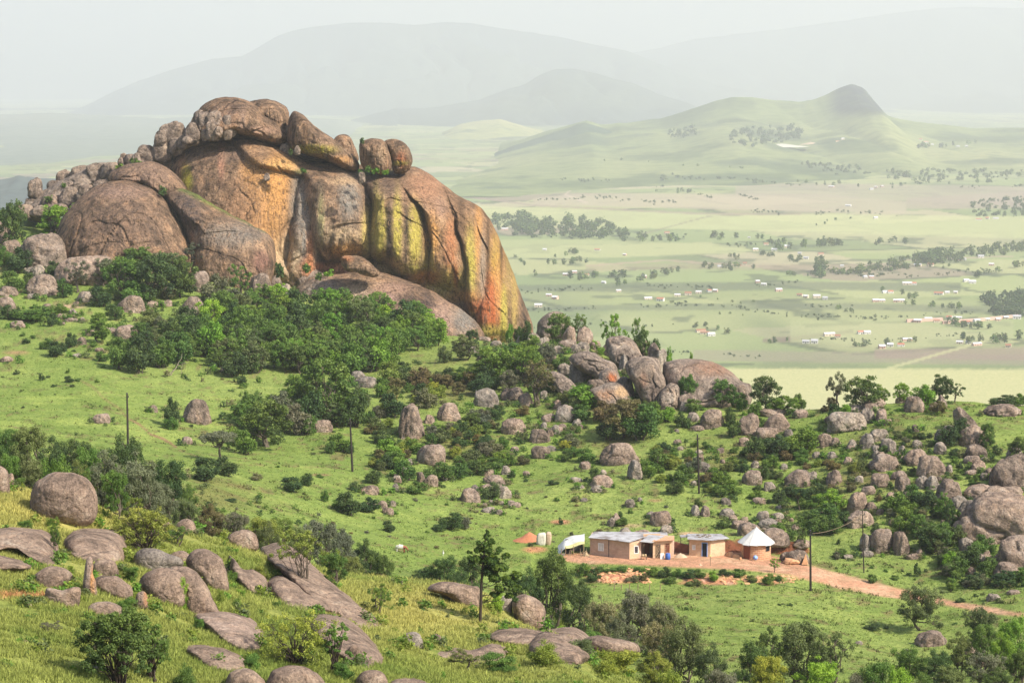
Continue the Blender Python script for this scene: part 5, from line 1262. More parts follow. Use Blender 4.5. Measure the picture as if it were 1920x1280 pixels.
for _ in range(150):
    x = ru.uniform(0, 1250); y = np.interp(x, [0, 400, 900, 1250], [950, 1040, 1140, 1210]) + ru.exponential(60)
    w_ = ru.uniform(14, 40); sp['egloeg'[ru.integers(6)]].append((x, min(y, 1290), w_, w_ * ru.uniform(.4, .8)))
for pg, n_, wr in [([(690, 790), (760, 700), (1000, 700), (1090, 800), (1100, 840), (900, 890), (700, 900)], 260, (10, 26)), ([(1180, 870), (1300, 820), (1480, 840), (1720, 860), (1760, 1000), (1560, 990), (1400, 945), (1200, 905)], 240, (9, 24)),
                   ([(1600, 800), (1860, 810), (1920, 900), (1920, 1100), (1780, 1100), (1700, 950), (1600, 900)], 260, (9, 26)), ([(170, 560), (400, 560), (830, 650), (700, 760), (430, 860), (400, 720), (190, 700)], 320, (12, 28)),
                   ([(0, 500), (240, 520), (330, 590), (200, 620), (0, 610)], 110, (9, 22)), ([(980, 640), (1200, 670), (1260, 770), (1000, 780)], 150, (8, 20)), ([(340, 880), (520, 930), (640, 1010), (500, 1000), (330, 960)], 120, (14, 30)), ([(1400, 740), (1920, 745), (1920, 790), (1500, 790)], 60, (8, 18))]:
    xs = [p[0] for p in pg]; ys = [p[1] for p in pg]; k = 0
    while k < n_:
        x, y = ru.uniform(min(xs), max(xs)), ru.uniform(min(ys), max(ys))
        if not inpoly(x, y, pg): continue
        k += 1
        if vnoise(np.array([[x * .03, y * .05, 0.]]), 3)[0] < -.15: continue
        w_ = ru.uniform(*wr); sp['dggoyd'[ru.integers(6)]].append((x, y, w_, w_ * ru.uniform(.4, .7)))
for c_, L_ in sp.items():
    if L_: undergrowth(L_, c_)
# ------------------------------------------------------------ special plants
def custom_tree(name, base, clumps, limbs, col, label, cat, nl, ls, bark='bark', group=None, needle=False):
    """clumps in metres relative to the base: (x,y,z,r,tone)"""
    root = tag(link(name, None, None, base), label, cat, group)
    V, Q, tone = leaves(clumps, nl, ls, hash(name) % 97 if False else len(clumps), shell=.25)
    link('crown', leaf_mesh(V, Q, tone, LM[col]), root)
    W, WQ = tubes(limbs, 6)
    link('trunk', mesh_np('trunk', W, WQ, M[bark]), root)
    return root
# the pine standing in the golden grass
pb = hit(900, 1166); ps = pb.y / F
r_ = np.random.default_rng(3)
PC = [(914, 990, 5), (913, 1000, 8), (904, 1012, 9), (923, 1010, 9), (898, 1026, 10), (917, 1025, 12), (936, 1026, 9), (886, 1042, 8), (879, 1031, 4), (904, 1046, 13), (927, 1045, 13), (949, 1036, 7), (946, 1060, 11), (915, 1062, 13), (888, 1056, 5), (926, 1080, 11), (951, 1084, 11), (966, 1100, 8), (939, 1100, 10), (956, 1116, 7), (972, 1074, 6), (928, 1112, 6)]
cl, lb_ = [], [np.array([[0, 0, -.2, .10], [.05, 0, 1.2, .09], [.10, 0, 2.6, .08], [.2, 0, 3.8, .06], [(913 - 900) * ps, 0, (1166 - 985) * ps, .02]])]
for px, py, rr in PC:
    for k in range(5):
        dx, dy, dz = r_.normal(size=3) * rr * ps * .45
        tf_ = .35 + .5 * min(1, (py - 985) / 90)
        cl.append(((px - 900) * ps + dx * 1.25 * tf_ * 1.3, dy * 1.6 + r_.normal() * .2, (1166 - py) * ps + dz * .6, rr * ps * tf_, np.clip(.45 + dz * 1.2 + (px - 920) * .004, 0, 1)))  # clump tone paints light: brighter on top and to the right
    lb_.append(limb((.12, 0, max(1.2, (1166 - py) * ps - .45)), ((px - 900) * ps, r_.normal() * .2, (1166 - py) * ps), .025, .008, r_, sag=-.05))
LM['pine'] = leaf_material('pine_needles', (.020, .045, .012), (.045, .09, .016), (.13, .19, .03))
custom_tree('pine_tree', pb, cl, lb_, 'pine', 'slim dark pine with a bare lower trunk standing in the golden grass', 'pine tree', 30000, .075, 'dbark')
# dark bushy tree bottom left
def twiggy(px, py, wpx, hpx, col, label, name, seed, nl, ls, lean=0, fill=.9, bark='dbark', z0=.2, nm=26, D=None):
    b0 = hit(px, py); s = b0.y / F
    r = np.random.default_rng(seed)
    w_, h_ = wpx * s, hpx * s
    cl, lb = [], []
    nst = 4
    for i in range(nm):
        a = i * 2.4; u_ = (i + .5) / nm
        zc = h_ * (.92 - (.92 - z0 - .1) * u_ ** 1.2)
        q = w_ * .46 * math.sqrt(max(.03, 1 - ((zc / h_ - .45) / .55) ** 2)) * r.uniform(.35, 1)
        x, y = q * math.cos(a) + lean * zc, q * math.sin(a)
        st = (r.normal() * .08, r.normal() * .08, -.1)
        mid = (x * .35, y * .35, zc * .45)
        lb.append(np.concatenate([limb(st, mid, .05, .03, r, 4, .06), limb(mid, (x, y, zc), .03, .008, r, 4, .08)[1:]]))
        for k in range(6):
            d = r.normal(size=3); d /= np.linalg.norm(d); rr = w_ * .13
            c_ = (x + d[0] * rr, y + d[1] * rr, zc + d[2] * rr * .8)
            lb.append(limb((x, y, zc), c_, .008, .003, r, 3, .1))
            if r.random() < fill: cl.append((*c_, w_ * r.uniform(.04, .075), np.clip(.3 + .5 * zc / h_ + d[2] * .15, 0, 1)))  # low clumps toned darker as painted shade
    return custom_tree(name, b0, cl, lb, col, label, 'tree', nl, ls, bark)
twiggy(222, 1286, 175, 145, 'd', 'dark bushy tree with many thin stems at the bottom left corner', 'tree', 5, 24000, .05, z0=.25, nm=34)
twiggy(285, 1275, 60, 112, 'g', 'narrow leafy tree just right of the dark bushy tree', 'tree', 6, 7000, .05, z0=.15, nm=16)
twiggy(556, 1246, 165, 95, 'e', 'twisted half bare shrub with tangled dark branches in front of the slabs', 'tree', 8, 6500, .045, fill=.5, z0=.12, nm=36)
twiggy(628, 1262, 70, 100, 'g', 'small open tree beside the twisted half bare shrub', 'tree', 9, 3500, .045, fill=.6, z0=.3, nm=14)
twiggy(571, 1116, 100, 128, 'e', 'small crooked tree with a pale trunk in front of the long pale slab', 'tree', 10, 5200, .05, fill=.7, bark='bark', z0=.5, nm=18, lean=-.1)
twiggy(270, 1036, 130, 80, 'e', 'wide twiggy yellow green shrub behind the pale lichened rock', 'tree', 11, 6500, .05, fill=.6, z0=.12, nm=30)
# bare pale branches fallen out of the thicket
b0 = hit(330, 702); s = b0.y / F; r_ = np.random.default_rng(4)
sg = [limb((-.6, 0, .05), (.9, .3, 2.4), .09, .05, r_, 6, .04), limb((-.9, -.2, .05), (.2, 0, 1.2), .05, .03, r_), limb((-1.5, -.1, .05), (.1, .2, .9), .05, .02, r_), limb((.4, .1, 1.6), (2.2, .2, 2.0), .04, .02, r_), limb((.9, .2, .0), (1.2, .2, 1.8), .05, .03, r_), limb((-2.4, 0, .9), (.3, .1, 1.9), .03, .015, r_), limb((.9, .3, 2.4), (1.1, .3, 3.4), .05, .02, r_)]
W, WQ = tubes(sg); tag(link('dead_branch', mesh_np('dead_branch', W, WQ, M['dead']), None, b0 + Vector((0, -1.2, 0))), 'pale dead branches fallen at the edge of the thicket in the left meadow', 'dead branch')

# ------------------------------------------------------------ poles and wire
m, t, b = mat('creosoted_wood'); M['pole'] = m
b.inputs['Base Color'].default_value = (.035, .028, .024, 1)
m, t, b = mat('weathered_wood'); M['wood'] = m
b.inputs['Base Color'].default_value = (.26, .19, .12, 1)
m, t, b = mat('dark_metal'); M['metal'] = m
b.inputs['Base Color'].default_value = (.05, .05, .05, 1); b.inputs['Roughness'].default_value = .5
tops = {}
def pole(px, py, top, label, key, rad=.125, lean=0.0, arm=True):
    loc = hit(px, py); s = loc.y / F; h_ = (py - top) * s
    root = tag(link('utility_pole', None, None, loc), label, 'utility pole', 'wooden poles across the slope')
    V, Q = tubes([[(0, 0, -.4, rad), (lean * h_ * .5, 0, h_ * .5, rad * .85), (lean * h_, 0, h_, rad * .68)]], 8)
    link('shaft', mesh_np('shaft', V, Q, M['pole']), root)
    V, Q = tubes([[(lean * h_, 0, h_ - .02, rad * .8), (lean * h_, 0, h_ + .05, rad * .75), (lean * h_, 0, h_ + .08, .01)]], 8)
    link('pole_cap', mesh_np('pole_cap', V, Q, M['metal']), root)
    if arm:
        V, Q = tubes([[(lean * h_ - .25, -.16, h_ - .5, .035), (lean * h_ + .25, -.16, h_ - .5, .035)], [(lean * h_ + .2, -.16, h_ - .5, .05), (lean * h_ + .2, -.16, h_ - .3, .06)]], 6)
        link('bracket', mesh_np('bracket', V, Q, M['metal']), root)
    tops[key] = loc + Vector((lean * h_ + .2, -.16, h_ - .3))
pole(240, 836, 735, 'dark wooden pole rising from bushes on the left meadow', 'a', .15)
pole(661, 884, 783, 'dark wooden pole in the grass between the two woods', 'b', .15, -.04)
pole(1311, 925, 812, 'dark wooden pole on the bushy right slope above the houses', 'c', .14, -.04)
pole(1520, 1107, 990, 'thick dark pole at the near edge of the dirt road', 'd', .14, -.02)
pole(1620, 1073, 952, 'thin leaning pole above the dirt road near the twin boulders', 'e', .075, -.045)
a_, b_ = tops['d'], tops['e']
W, WQ = tubes([[(*(a_ + (b_ - a_) * k + Vector((0, 0, -.5 * 4 * k * (1 - k)))), .022) for k in np.linspace(0, 1, 14)]], 4)
tag(link('overhead_cable', mesh_np('overhead_cable', W, WQ, M['wood'])), 'slack overhead cable strung between the two roadside poles', 'cable')

# ------------------------------------------------------------ homestead
def brick_material(name, c1, c2, mortar, sc=1.0, blotch=.5):
    m, t, b = mat(name)
    L = t.links
    tc = N(t, 'ShaderNodeTexCoord')
    uv = tc.outputs['UV']
    br = N(t, 'ShaderNodeTexBrick')
    br.inputs['Color1'].default_value = (*c1, 1); br.inputs['Color2'].default_value = (*c2, 1); br.inputs['Mortar'].default_value = (*mortar, 1)
    br.inputs['Scale'].default_value = 1.0; br.inputs['Brick Width'].default_value = .38 * sc; br.inputs['Row Height'].default_value = .17 * sc
    br.inputs['Mortar Size'].default_value = .014 * sc; br.inputs['Bias'].default_value = -.1
    L.new(uv, br.inputs['Vector'])
    g = N(t, 'ShaderNodeNewGeometry')
    n1 = noise(t, g.outputs['Position'], 1.3, 6, .7)
    r = ramp(t, n1.outputs[0], [(.35, (.70, .62, .58)), (.5, (1, 1, 1)), (.65, (1.15, 1.12, 1.08))]).outputs[0]
    L.new(mixc(t, blotch, br.outputs[0], r, 'MULTIPLY'), b.inputs['Base Color'])
    bp = N(t, 'ShaderNodeBump'); bp.inputs['Distance'].default_value = .02; bp.inputs['Strength'].default_value = .6
    L.new(br.outputs['Fac'], bp.inputs['Height']); bp.invert = True
    L.new(bp.outputs[0], b.inputs['Normal'])
    b.inputs['Roughness'].default_value = .95
    return m
M['brickA'] = brick_material('tan_brick', (.50, .34, .25), (.56, .40, .30), (.44, .32, .25))
M['brickB'] = brick_material('orange_brick', (.56, .36, .22), (.62, .42, .27), (.58, .45, .33))
M['brickC'] = brick_material('rough_block', (.44, .21, .12), (.55, .31, .17), (.60, .45, .30), 1.35, .3)
m, t, b = mat('zinc_sheet'); M['zinc'] = m
tc = N(t, 'ShaderNodeTexCoord'); wv = N(t, 'ShaderNodeTexWave', wave_type='BANDS', bands_direction='X'); wv.inputs['Scale'].default_value = 3.2; wv.inputs['Distortion'].default_value = .0
t.links.new(tc.outputs['UV'], wv.inputs['Vector'])
g_ = N(t, 'ShaderNodeNewGeometry'); n1 = noise(t, g_.outputs['Position'], .9, 5, .6)
cc = ramp(t, n1.outputs[0], [(.36, (.30, .26, .24)), (.48, (.52, .51, .52)), (.7, (.68, .67, .67))]).outputs[0]
cc = mixc(t, .25, cc, wv.outputs['Color'], 'MULTIPLY')
t.links.new(cc, b.inputs['Base Color']); b.inputs['Roughness'].default_value = .55; b.inputs['Metallic'].default_value = .15
bp = N(t, 'ShaderNodeBump'); bp.inputs['Distance'].default_value = .05; t.links.new(wv.outputs['Fac'], bp.inputs['Height']); t.links.new(bp.outputs[0], b.inputs['Normal'])
def plain(name, c, rough=.8):
    m, t, b = mat(name)
    g = N(t, 'ShaderNodeNewGeometry'); n1 = noise(t, g.outputs['Position'], 3.5, 4, .6)
    r = ramp(t, n1.outputs[0], [(.3, (.75, .75, .75)), (.6, (1.1, 1.1, 1.1))]).outputs[0]
    t.links.new(mixc(t, .6, (*c,), r, 'MULTIPLY'), b.inputs['Base Color']); b.inputs['Roughness'].default_value = rough
    M[name] = m
    return m
for n_, c_, r_2 in [('dark_inside', (.012, .012, .018), .9), ('glass_blue', (.03, .04, .07), .2), ('white_paint', (.72, .70, .68), .6), ('rust_door', (.20, .06, .035), .7), ('blue_plastic', (.05, .12, .38), .4), ('white_cloth', (.60, .60, .57), .8), ('yellow_cloth', (.62, .56, .26), .8), ('red_soil', (.42, .17, .09), 1), ('pale_stone', (.52, .50, .42), .9),
                   ('dark_stone', (.07, .065, .06), .9), ('straw', (.48, .37, .22), 1), ('sand', (.44, .33, .23), 1), ('bluish', (.25, .40, .75), .4), ('brown_hide', (.28, .10, .05), .8), ('white_hide', (.66, .62, .56), .8), ('orange_stone', (.55, .30, .16), .9)]:
    plain(n_, c_, r_2)
class MB:
    def __init__(s): s.V, s.F, s.UV, s.mi = [], [], [], []
    def face(s, pts, uv=None, mi=0):
        o = len(s.V); s.V += [tuple(p) for p in pts]; s.F.append(list(range(o, o + len(pts)))); s.mi.append(mi)
        if uv is None:
            p = [Vector(q) for q in pts]; e = (p[1] - p[0]); w_ = e.length
            ex = e.normalized() if w_ > 0 else Vector((1, 0, 0))
            nn = ex.cross(p[-1] - p[0]); ey = nn.cross(ex).normalized() if nn.length > 1e-9 else Vector((0, 0, 1))
            uv = [((q - p[0]).dot(ex), (q - p[0]).dot(ey)) for q in p]
        s.UV += uv
    def prism(s, foot, z0, z1, mi=0, top=True):
        """foot: list of (x,y) counter-clockwise seen from above; z1 number or list"""
        k = len(foot); zz = z1 if isinstance(z1, (list, tuple)) else [z1] * k
        for i in range(k):
            j = (i + 1) % k
            (x0, y0), (x1, y1) = foot[i], foot[j]
            s.face([(x0, y0, z0), (x1, y1, z0), (x1, y1, zz[j]), (x0, y0, zz[i])], mi=mi)
        if top: s.face([(x, y, z) for (x, y), z in zip(foot, zz)], mi=mi)
        s.face([(x, y, z0) for (x, y) in foot][::-1], mi=mi)
    def box(s, c, d, yaw=0, mi=0):
        cx, cy, cz = c; hx, hy, hz = d[0] / 2, d[1] / 2, d[2] / 2
        ca, sa = math.cos(yaw), math.sin(yaw)
        f = [(cx + x * ca - y * sa, cy + x * sa + y * ca) for x, y in ((-hx, -hy), (hx, -hy), (hx, hy), (-hx, hy))]
        s.prism(f, cz - hz, cz + hz, mi)
    def build(s, name, mats, parent=None, loc=None, smooth=False):
        me = bpy.data.meshes.new(name)
        me.from_pydata(s.V, [], s.F)
        for m_ in (mats if isinstance(mats, list) else [mats]): me.materials.append(m_)
        u = me.uv_layers.new(name='UVMap')
        u.data.foreach_set('uv', np.array(s.UV, np.float32).ravel())
        me.polygons.foreach_set('material_index', s.mi)
        if smooth: me.polygons.foreach_set('use_smooth', [True] * len(s.F))
        me.update()
        return link(name, me, parent, loc)
YZ = float(np.median([hit(x, 1050).z for x in (1290, 1330, 1420, 1460)]))
def PD(px, D):   # plan position for photo column px at distance D on the yard
    return ((px - 960) / F * (D * CP - YZ * SP), D)
def rel(pts, o): return [(x - o[0], y - o[1]) for x, y in pts]
def on_face(mbw, a, b_, u0, u1, z0, z1, proud=.02, mi=0, thick=.03):
    """panel on the wall from a to b (plan points), u along it in metres"""
    e = Vector((b_[0] - a[0], b_[1] - a[1])); L_ = e.length; e /= L_; nrm = Vector((e.y, -e.x))
    p = [(a[0] + e.x * u + nrm.x * q, a[1] + e.y * u + nrm.y * q) for u, q in ((u0, proud), (u1, proud), (u1, -thick), (u0, -thick))]
    mbw.prism(p, z0, z1, mi)
def opening(parent, a, b_, u0, u1, z0, z1, kind, fm, pm, label=None):
    f = MB()
    fw = .07
    on_face(f, a, b_, u0 - fw, u0, z0 - (fw if kind == 'window' else 0), z1 + fw, .045)
    on_face(f, a, b_, u1, u1 + fw, z0 - (fw if kind == 'window' else 0), z1 + fw, .045)
    on_face(f, a, b_, u0, u1, z1, z1 + fw, .045)
    if kind == 'window': on_face(f, a, b_, u0, u1, z0 - fw, z0, .06)
    if kind == 'window' and u1 - u0 > .5: on_face(f, a, b_, (u0 + u1) / 2 - .02, (u0 + u1) / 2 + .02, z0, z1, .043)
    root = f.build(kind, fm, parent)
    g = MB(); on_face(g, a, b_, u0, u1, z0, z1, .012)
    g.build('pane' if kind == 'window' else 'door_leaf_or_dark', pm, root)
    return root
# long house
O = PD(1180, 254.6)
foot = rel([PD(1106, 257.3), PD(1180, 254.6), PD(1202, 255.4), PD(1203, 257.6), PD(1223, 258.0), PD(1224, 255.4), PD(1262, 256.0), PD(1264, 258.4), PD(1110, 260.4)], O)
H = tag(link('brick_house', None, None, (O[0], O[1], YZ)), 'long low brick house of several joined blocks under flat tin roofs', 'house')
w1 = MB(); w1.prism(foot[0:2] + [foot[2], foot[3], foot[4], foot[5], foot[6], foot[7], foot[8]], -.6, 2.15)
wo = w1.build('wall', M['brickA'], H)
# sunlit gable and wing fronts painted in a brighter brick, proud of the wall
w2 = MB(); on_face(w2, foot[1], foot[2], 0.0, 1.25, -.1, 2.12, .012); w2.build('front_wall', M['brickB'], H)
w2 = MB(); on_face(w2, foot[5], foot[6], 0.0, 2.2, -.1, 2.12, .012); w2.build('front_wall', M['brickB'], H)
w3 = MB(); on_face(w3, foot[0], foot[1], .0, 4.9, -.55, .12, .03); w3.build('plinth', M['sand'], H)
w4 = MB(); on_face(w4, foot[0], foot[1], 2.42, 2.5, .1, 2.1, .02); w4.build('block_joint', M['dark_stone'], H)  # dark strip along the joint where the front block begins
opening(H, foot[0], foot[1], 1.15, 1.75, .85, 1.6, 'window', M['white_paint'], M['white_cloth'])
opening(H, foot[1], foot[2], .68, 1.12, .85, 1.6, 'window', M['white_paint'], M['glass_blue'])
opening(H, foot[3], foot[4], .35, .95, .0, 1.65, 'door', M['wood'], M['rust_door'])
opening(H, foot[5], foot[6], .35, .85, .0, 1.65, 'door', M['wood'], M['dark_inside'])  # open doorway: dark panel stands for the unlit room
opening(H, foot[5], foot[6], 1.45, 1.95, .75, 1.75, 'window', M['brickC'], M['rust_door'])
def roof(parent, corners, thick=.05, name='roof', m_='zinc'):
    """corners (x,y,z) ccw; a thin sheet with purlin ends below"""
    r = MB()
    top = [Vector(c) for c in corners]; lo = [c - Vector((0, 0, thick)) for c in top]
    r.face(top); r.face(lo[::-1])
    k = len(top)
    for i in range(k):
        j = (i + 1) % k
        r.face([lo[i], lo[j], top[j], top[i]])
    return r.build(name, M[m_], parent)
def XY(px, D): 
    q = PD(px, D); return q[0] - O[0], q[1] - O[1]
rp = lambda px, D, z: (*XY(px, D), z)
roof(H, [rp(1103, 257.0, 2.22), rp(1150, 255.6, 2.22), rp(1200, 256.3, 2.30), rp(1252, 258.2, 2.26), rp(1250, 260.0, 2.24), rp(1114, 260.8, 2.16)])
roof(H, [rp(1133, 256.0, 2.26), rp(1180, 254.2, 2.26), rp(1207, 255.9, 2.50), rp(1160, 257.6, 2.50)])
roof(H, [rp(1200, 254.9, 2.20), rp(1222, 254.7, 2.10), rp(1246, 256.4, 2.52), rp(1216, 257.2, 2.52)])
roof(H, [rp(1222, 254.9, 2.22), rp(1264, 255.6, 2.22), rp(1264, 257.0, 2.36), rp(1240, 257.0, 2.50)], m_='brickC')
g = MB(); g.prism([XY(1206, 257.4), XY(1238, 257.6), XY(1238, 257.8), XY(1206, 257.7)], 2.1, 2.5); g.build('gable', M['yellow_brick'] if 'yellow_brick' in M else M['brickB'], H)
for k in range(7):
    e = MB(); q = Vector(XY(1106 + k * 11.5, 257.2 - k * .40)); e.box((q.x, q.y - .05, 2.17), (.08, .3, .08), .3); e.build('rafter_end', M['wood'], wo)
# bench with pots, white board, blue barrel, props
def at_yard(px, D): q = PD(px, D); return Vector((q[0], q[1], YZ))
tb = tag(link('bench', None, None, at_yard(1207, 254.6)), 'low dark bench carrying pots in front of the porch', 'bench')
e = MB(); e.box((0, 0, .55), (.7, .4, .06)); e.build('seat', M['wood'], tb)
for sx in (-.3, .3):
    for sy in (-.15, .15):
        e = MB(); e.box((sx, sy, .26), (.06, .06, .52)); e.build('leg', M['dark_stone'], tb)
V, Q = tubes([[(0, 0, 0, .05), (0, 0, .02, .16), (0, 0, .14, .19), (0, 0, .18, .17), (0, 0, .17, .02)]], 12)
pt = tag(link('cooking_pot', mesh_np('cooking_pot', V, Q, M['straw']), None, at_yard(1205, 254.6) + Vector((0, 0, .58))), 'pale pot on the left of the bench by the porch', 'pot', 'pots on the bench')
p2_ = pt.copy(); COL.objects.link(p2_); p2_.location = at_yard(1210, 254.6) + Vector((0, 0, .58)); p2_.scale = (.7, .7, 1.2); p2_['label'] = 'smaller pot on the right of the bench by the porch'
e = MB(); e.box((0, 0, .42), (.42, .04, .84), .15); bd = tag(e.build('white_board', M['white_paint'], None, at_yard(1241.5, 254.9)), 'white board leaning by the dark doorway of the long brick house', 'board'); bd.rotation_euler = (-.12, 0, 0)
V, Q = tubes([[(0, 0, 0, .02), (0, 0, 0, .26), (0, 0, .3, .29), (0, 0, .32, .30), (0, 0, .6, .30), (0, 0, .62, .29), (0, 0, .85, .26), (0, 0, .87, .24), (0, 0, .86, .02)]], 16)
tag(link('barrel', mesh_np('barrel', V, Q, M['blue_plastic']), None, at_yard(1252, 254.8)), 'blue plastic barrel standing at the right end of the long brick house', 'barrel')
V, Q = tubes([[(-.5, -.3, 0, .03), (0, 0.15, 1.0, .03)]], 5)
tag(link('plank', mesh_np('plank', V, Q, M['wood']), None, at_yard(1234, 254.9)), 'pale plank leaning on the wall beside the white board', 'plank')
# square house
O2 = PD(1332, 256.6)
f2 = rel([PD(1292, 257.3), PD(1332, 256.6), PD(1359.5, 258.0), PD(1352, 259.8), PD(1292, 259.8)], O2)
H2 = tag(link('brick_house', None, None, (O2[0], O2[1], YZ)), 'small square brick house with an open dark doorway and stones on its tin roof', 'house')
e = MB(); e.prism(f2, -.3, [2.0, 2.0, 1.92, 1.95, 1.95]); w_ = e.build('wall', M['brickB'], H2)
opening(H2, f2[0], f2[1], 1.52, 2.05, .02, 1.62, 'door', M['bluish'], M['dark_inside'])  # no leaf in this doorway, a dark sheet for the shade indoors
opening(H2, f2[0], f2[1], .42, .66, .85, 1.25, 'window', M['white_paint'], M['white_cloth'])
X2 = lambda px, D, z: (PD(px, D)[0] - O2[0], D - O2[1], z)
rf = roof(H2, [X2(1289, 256.7, 2.10), X2(1333, 256.0, 2.08), X2(1367, 257.8, 1.98), X2(1352, 260.3, 2.0), X2(1288, 260.3, 2.02)])
for k, (px, D) in enumerate([(1312, 257.8), (1318, 258.4), (1325, 258.0), (1330, 258.6), (1322, 259.3), (1308, 259.0)]):
    o = link('stone', boulder_mesh(k, 'grey'), None, (PD(px, D)[0], D, YZ + 2.07)); o.scale = (.22, .15, .12)
    tag(o, f"small stone weighing down the tin roof of the square house, {['leftmost but one', 'third from left', 'second from right', 'rightmost', 'farthest back', 'leftmost'][k]}", 'stone', 'stones on the tin roof')
# round hut
O3 = PD(1417.5, 257.2); hr = 1.66
H3 = tag(link('round_hut', None, None, (O3[0], O3[1], YZ)), 'round brick hut with a pale conical metal roof and a rusty red door', 'hut')
K = 40
e = MB(); fc = [(hr * math.cos(2 * math.pi * i / K), hr * math.sin(2 * math.pi * i / K)) for i in range(K)]
for i in range(K):
    j = (i + 1) % K; u0, u1 = i * 2 * math.pi * hr / K, (i + 1) * 2 * math.pi * hr / K
    e.face([(*fc[i], -.3), (*fc[j], -.3), (*fc[j], 1.78), (*fc[i], 1.78)], [(u0, 0), (u1, 0), (u1, 2.08), (u0, 2.08)])
e.build('wall', M['brickC'], H3)
e = MB(); KR = 14; er = 2.12
rs = random.Random(2)
for i in range(KR):
    a0, a1 = 2 * math.pi * i / KR + .2, 2 * math.pi * (i + 1) / KR + .2
    z_ = 1.66 + .05 * math.sin(i * 2.1)
    p0 = (er * math.cos(a0), er * math.sin(a0), z_); p1 = (er * math.cos(a1), er * math.sin(a1), z_ - .02)
    q0 = (.06 * math.cos(a0), .06 * math.sin(a0), 3.32); q1 = (.06 * math.cos(a1), .06 * math.sin(a1), 3.32)
    e.face([p0, p1, q1, q0]); e.face([q0, q1, (q1[0] * .9, q1[1] * .9, 3.28), (q0[0] * .9, q0[1] * .9, 3.28)])
    e.face([(p0[0], p0[1], p0[2] - .03), (.05, 0, 3.2), (p1[0], p1[1], p1[2] - .03)])
plain('pale_sheet', (.60, .59, .56), .6)
rf3 = e.build('roof', M['pale_sheet'], H3)
V, Q = tubes([[(0, 0, 3.2, .12), (0, 0, 3.34, .10), (0, 0, 3.42, .05), (0, 0, 3.46, .01)]], 8); link('roof_cap', mesh_np('roof_cap', V, Q, M['zinc']), rf3)
def hutp(px):
    dx = (px - 1417.5) * 257 / F
    a = math.asin(max(-1, min(1, dx / (hr + .0))))
    return a
def hut_open(px0, px1, z0, z1, nm, fm, pm, sub):
    a0, a1 = hutp(px0), hutp(px1)
    A = ((hr + .03) * math.sin(a0), -(hr + .03) * math.cos(a0)); B = ((hr + .03) * math.sin(a1), -(hr + .03) * math.cos(a1))
    f = MB(); L_ = math.hypot(B[0] - A[0], B[1] - A[1])
    on_face(f, A, B, -.05, .02, z0, z1 + .05, .05); on_face(f, A, B, L_ - .02, L_ + .05, z0, z1 + .05, .05); on_face(f, A, B, .02, L_ - .02, z1, z1 + .05, .05)
    r = f.build(nm, fm, H3); g = MB(); on_face(g, A, B, .02, L_ - .02, z0, z1, .02, thick=.15); g.build(sub, pm, r)
hut_open(1393.5, 1403, -.02, 1.55, 'door', M['rust_door'], M['rust_door'], 'door_leaf_or_dark')
hut_open(1434, 1440, .85, 1.5, 'window', M['dark_stone'], M['dark_inside'], 'pane')
V, Q = tubes([[(0, 0, 0, .01), (0, -.02, 0, .20), (0, -.12, 0, .27), (0, -.13, 0, .25), (0, -.04, 0, .18), (0, -.03, 0, .01)]], 16)
bs = tag(link('wash_basin', mesh_np('wash_basin', V, Q, M['bluish']), None, at_yard(1416, 255.2) + Vector((0, 0, .27))), 'round blue wash basin propped against the round hut', 'basin'); bs.rotation_euler = (-.25, 0, 0)
for i, (px, D, a, h_, mk, lb) in enumerate([(1388, 255.6, .16, .25, 'orange_stone', 'small block on the ground left of the round hut door'), (1495, 254.5, 1.4, 1.35, 'granite', 'weathered boulder on red soil right of the round hut'), (1370, 257.4, .5, .5, 'orange_stone', 'pale tilted slab between the square house and the round hut'), (1380, 256.8, .45, .35, 'orange_stone', 'low pale block close behind the left of the round hut'),
                                           (1475, 256.0, .8, .8, 'granite', 'brown boulder against the red bank right of the round hut'), (1485, 254.0, 1.0, .5, 'orange_stone', 'low orange boulder in front of the weathered boulder')]):
    o = link('boulder', boulder_mesh(i + 3, mk), None, at_yard(px, D)); o.scale = (a, a * .8, h_); tag(o, lb, 'boulder')
e = MB(); e.face([(-.35, 0, -.1), (.35, 0, -.1), (.1, .1, 1.1)]); e.face([(.35, 0, -.1), (.45, .5, -.1), (.1, .1, 1.1)]); e.face([(.45, .5, -.1), (-.3, .5, -.1), (.1, .1, 1.1)]); e.face([(-.3, .5, -.1), (-.35, 0, -.1), (.1, .1, 1.1)])
tag(e.build('stone', M['orange_stone'], None, at_yard(1509, 253.2)), 'orange triangular stone leaning beside the thick dark pole', 'stone')
def heap(px, D, a, h_, mk, name, label, cat, seed=1, loc=None):
    n_ = 36; rr = np.linspace(0, 1, 12)
    th = np.arange(n_) * 2 * math.pi / n_
    X = np.outer(rr, np.cos(th)) * a; Y = np.outer(rr, np.sin(th)) * a * .7
    Z = (1 - rr[:, None]) ** 1.1 * h_ + .12 * h_ * fbm(np.stack([X * 2 / a, Y * 2 / a, X * 0 + seed], -1), 4, seed) * (1 - rr[:, None]) * 3 - .12
    V = np.stack([X, Y, Z], -1).reshape(-1, 3)
    I = np.arange(12 * n_).reshape(12, n_)
    Q = np.stack([I[:-1], I[1:], np.roll(I[1:], -1, 1), np.roll(I[:-1], -1, 1)], -1).reshape(-1, 4)
    return tag(link(name, mesh_np(name, V, Q, M[mk]), None, loc or at_yard(px, D)), label, cat)
heap(1276, 256.2, 1.1, .85, 'sand', 'sand_heap', 'heap of sand between the long brick house and the square house', 'sand heap', 3)
heap(1313, 251.6, .75, .42, 'sand', 'sand_heap', 'small low sand heap at the near edge of the yard', 'sand heap', 5)
e = MB(); 
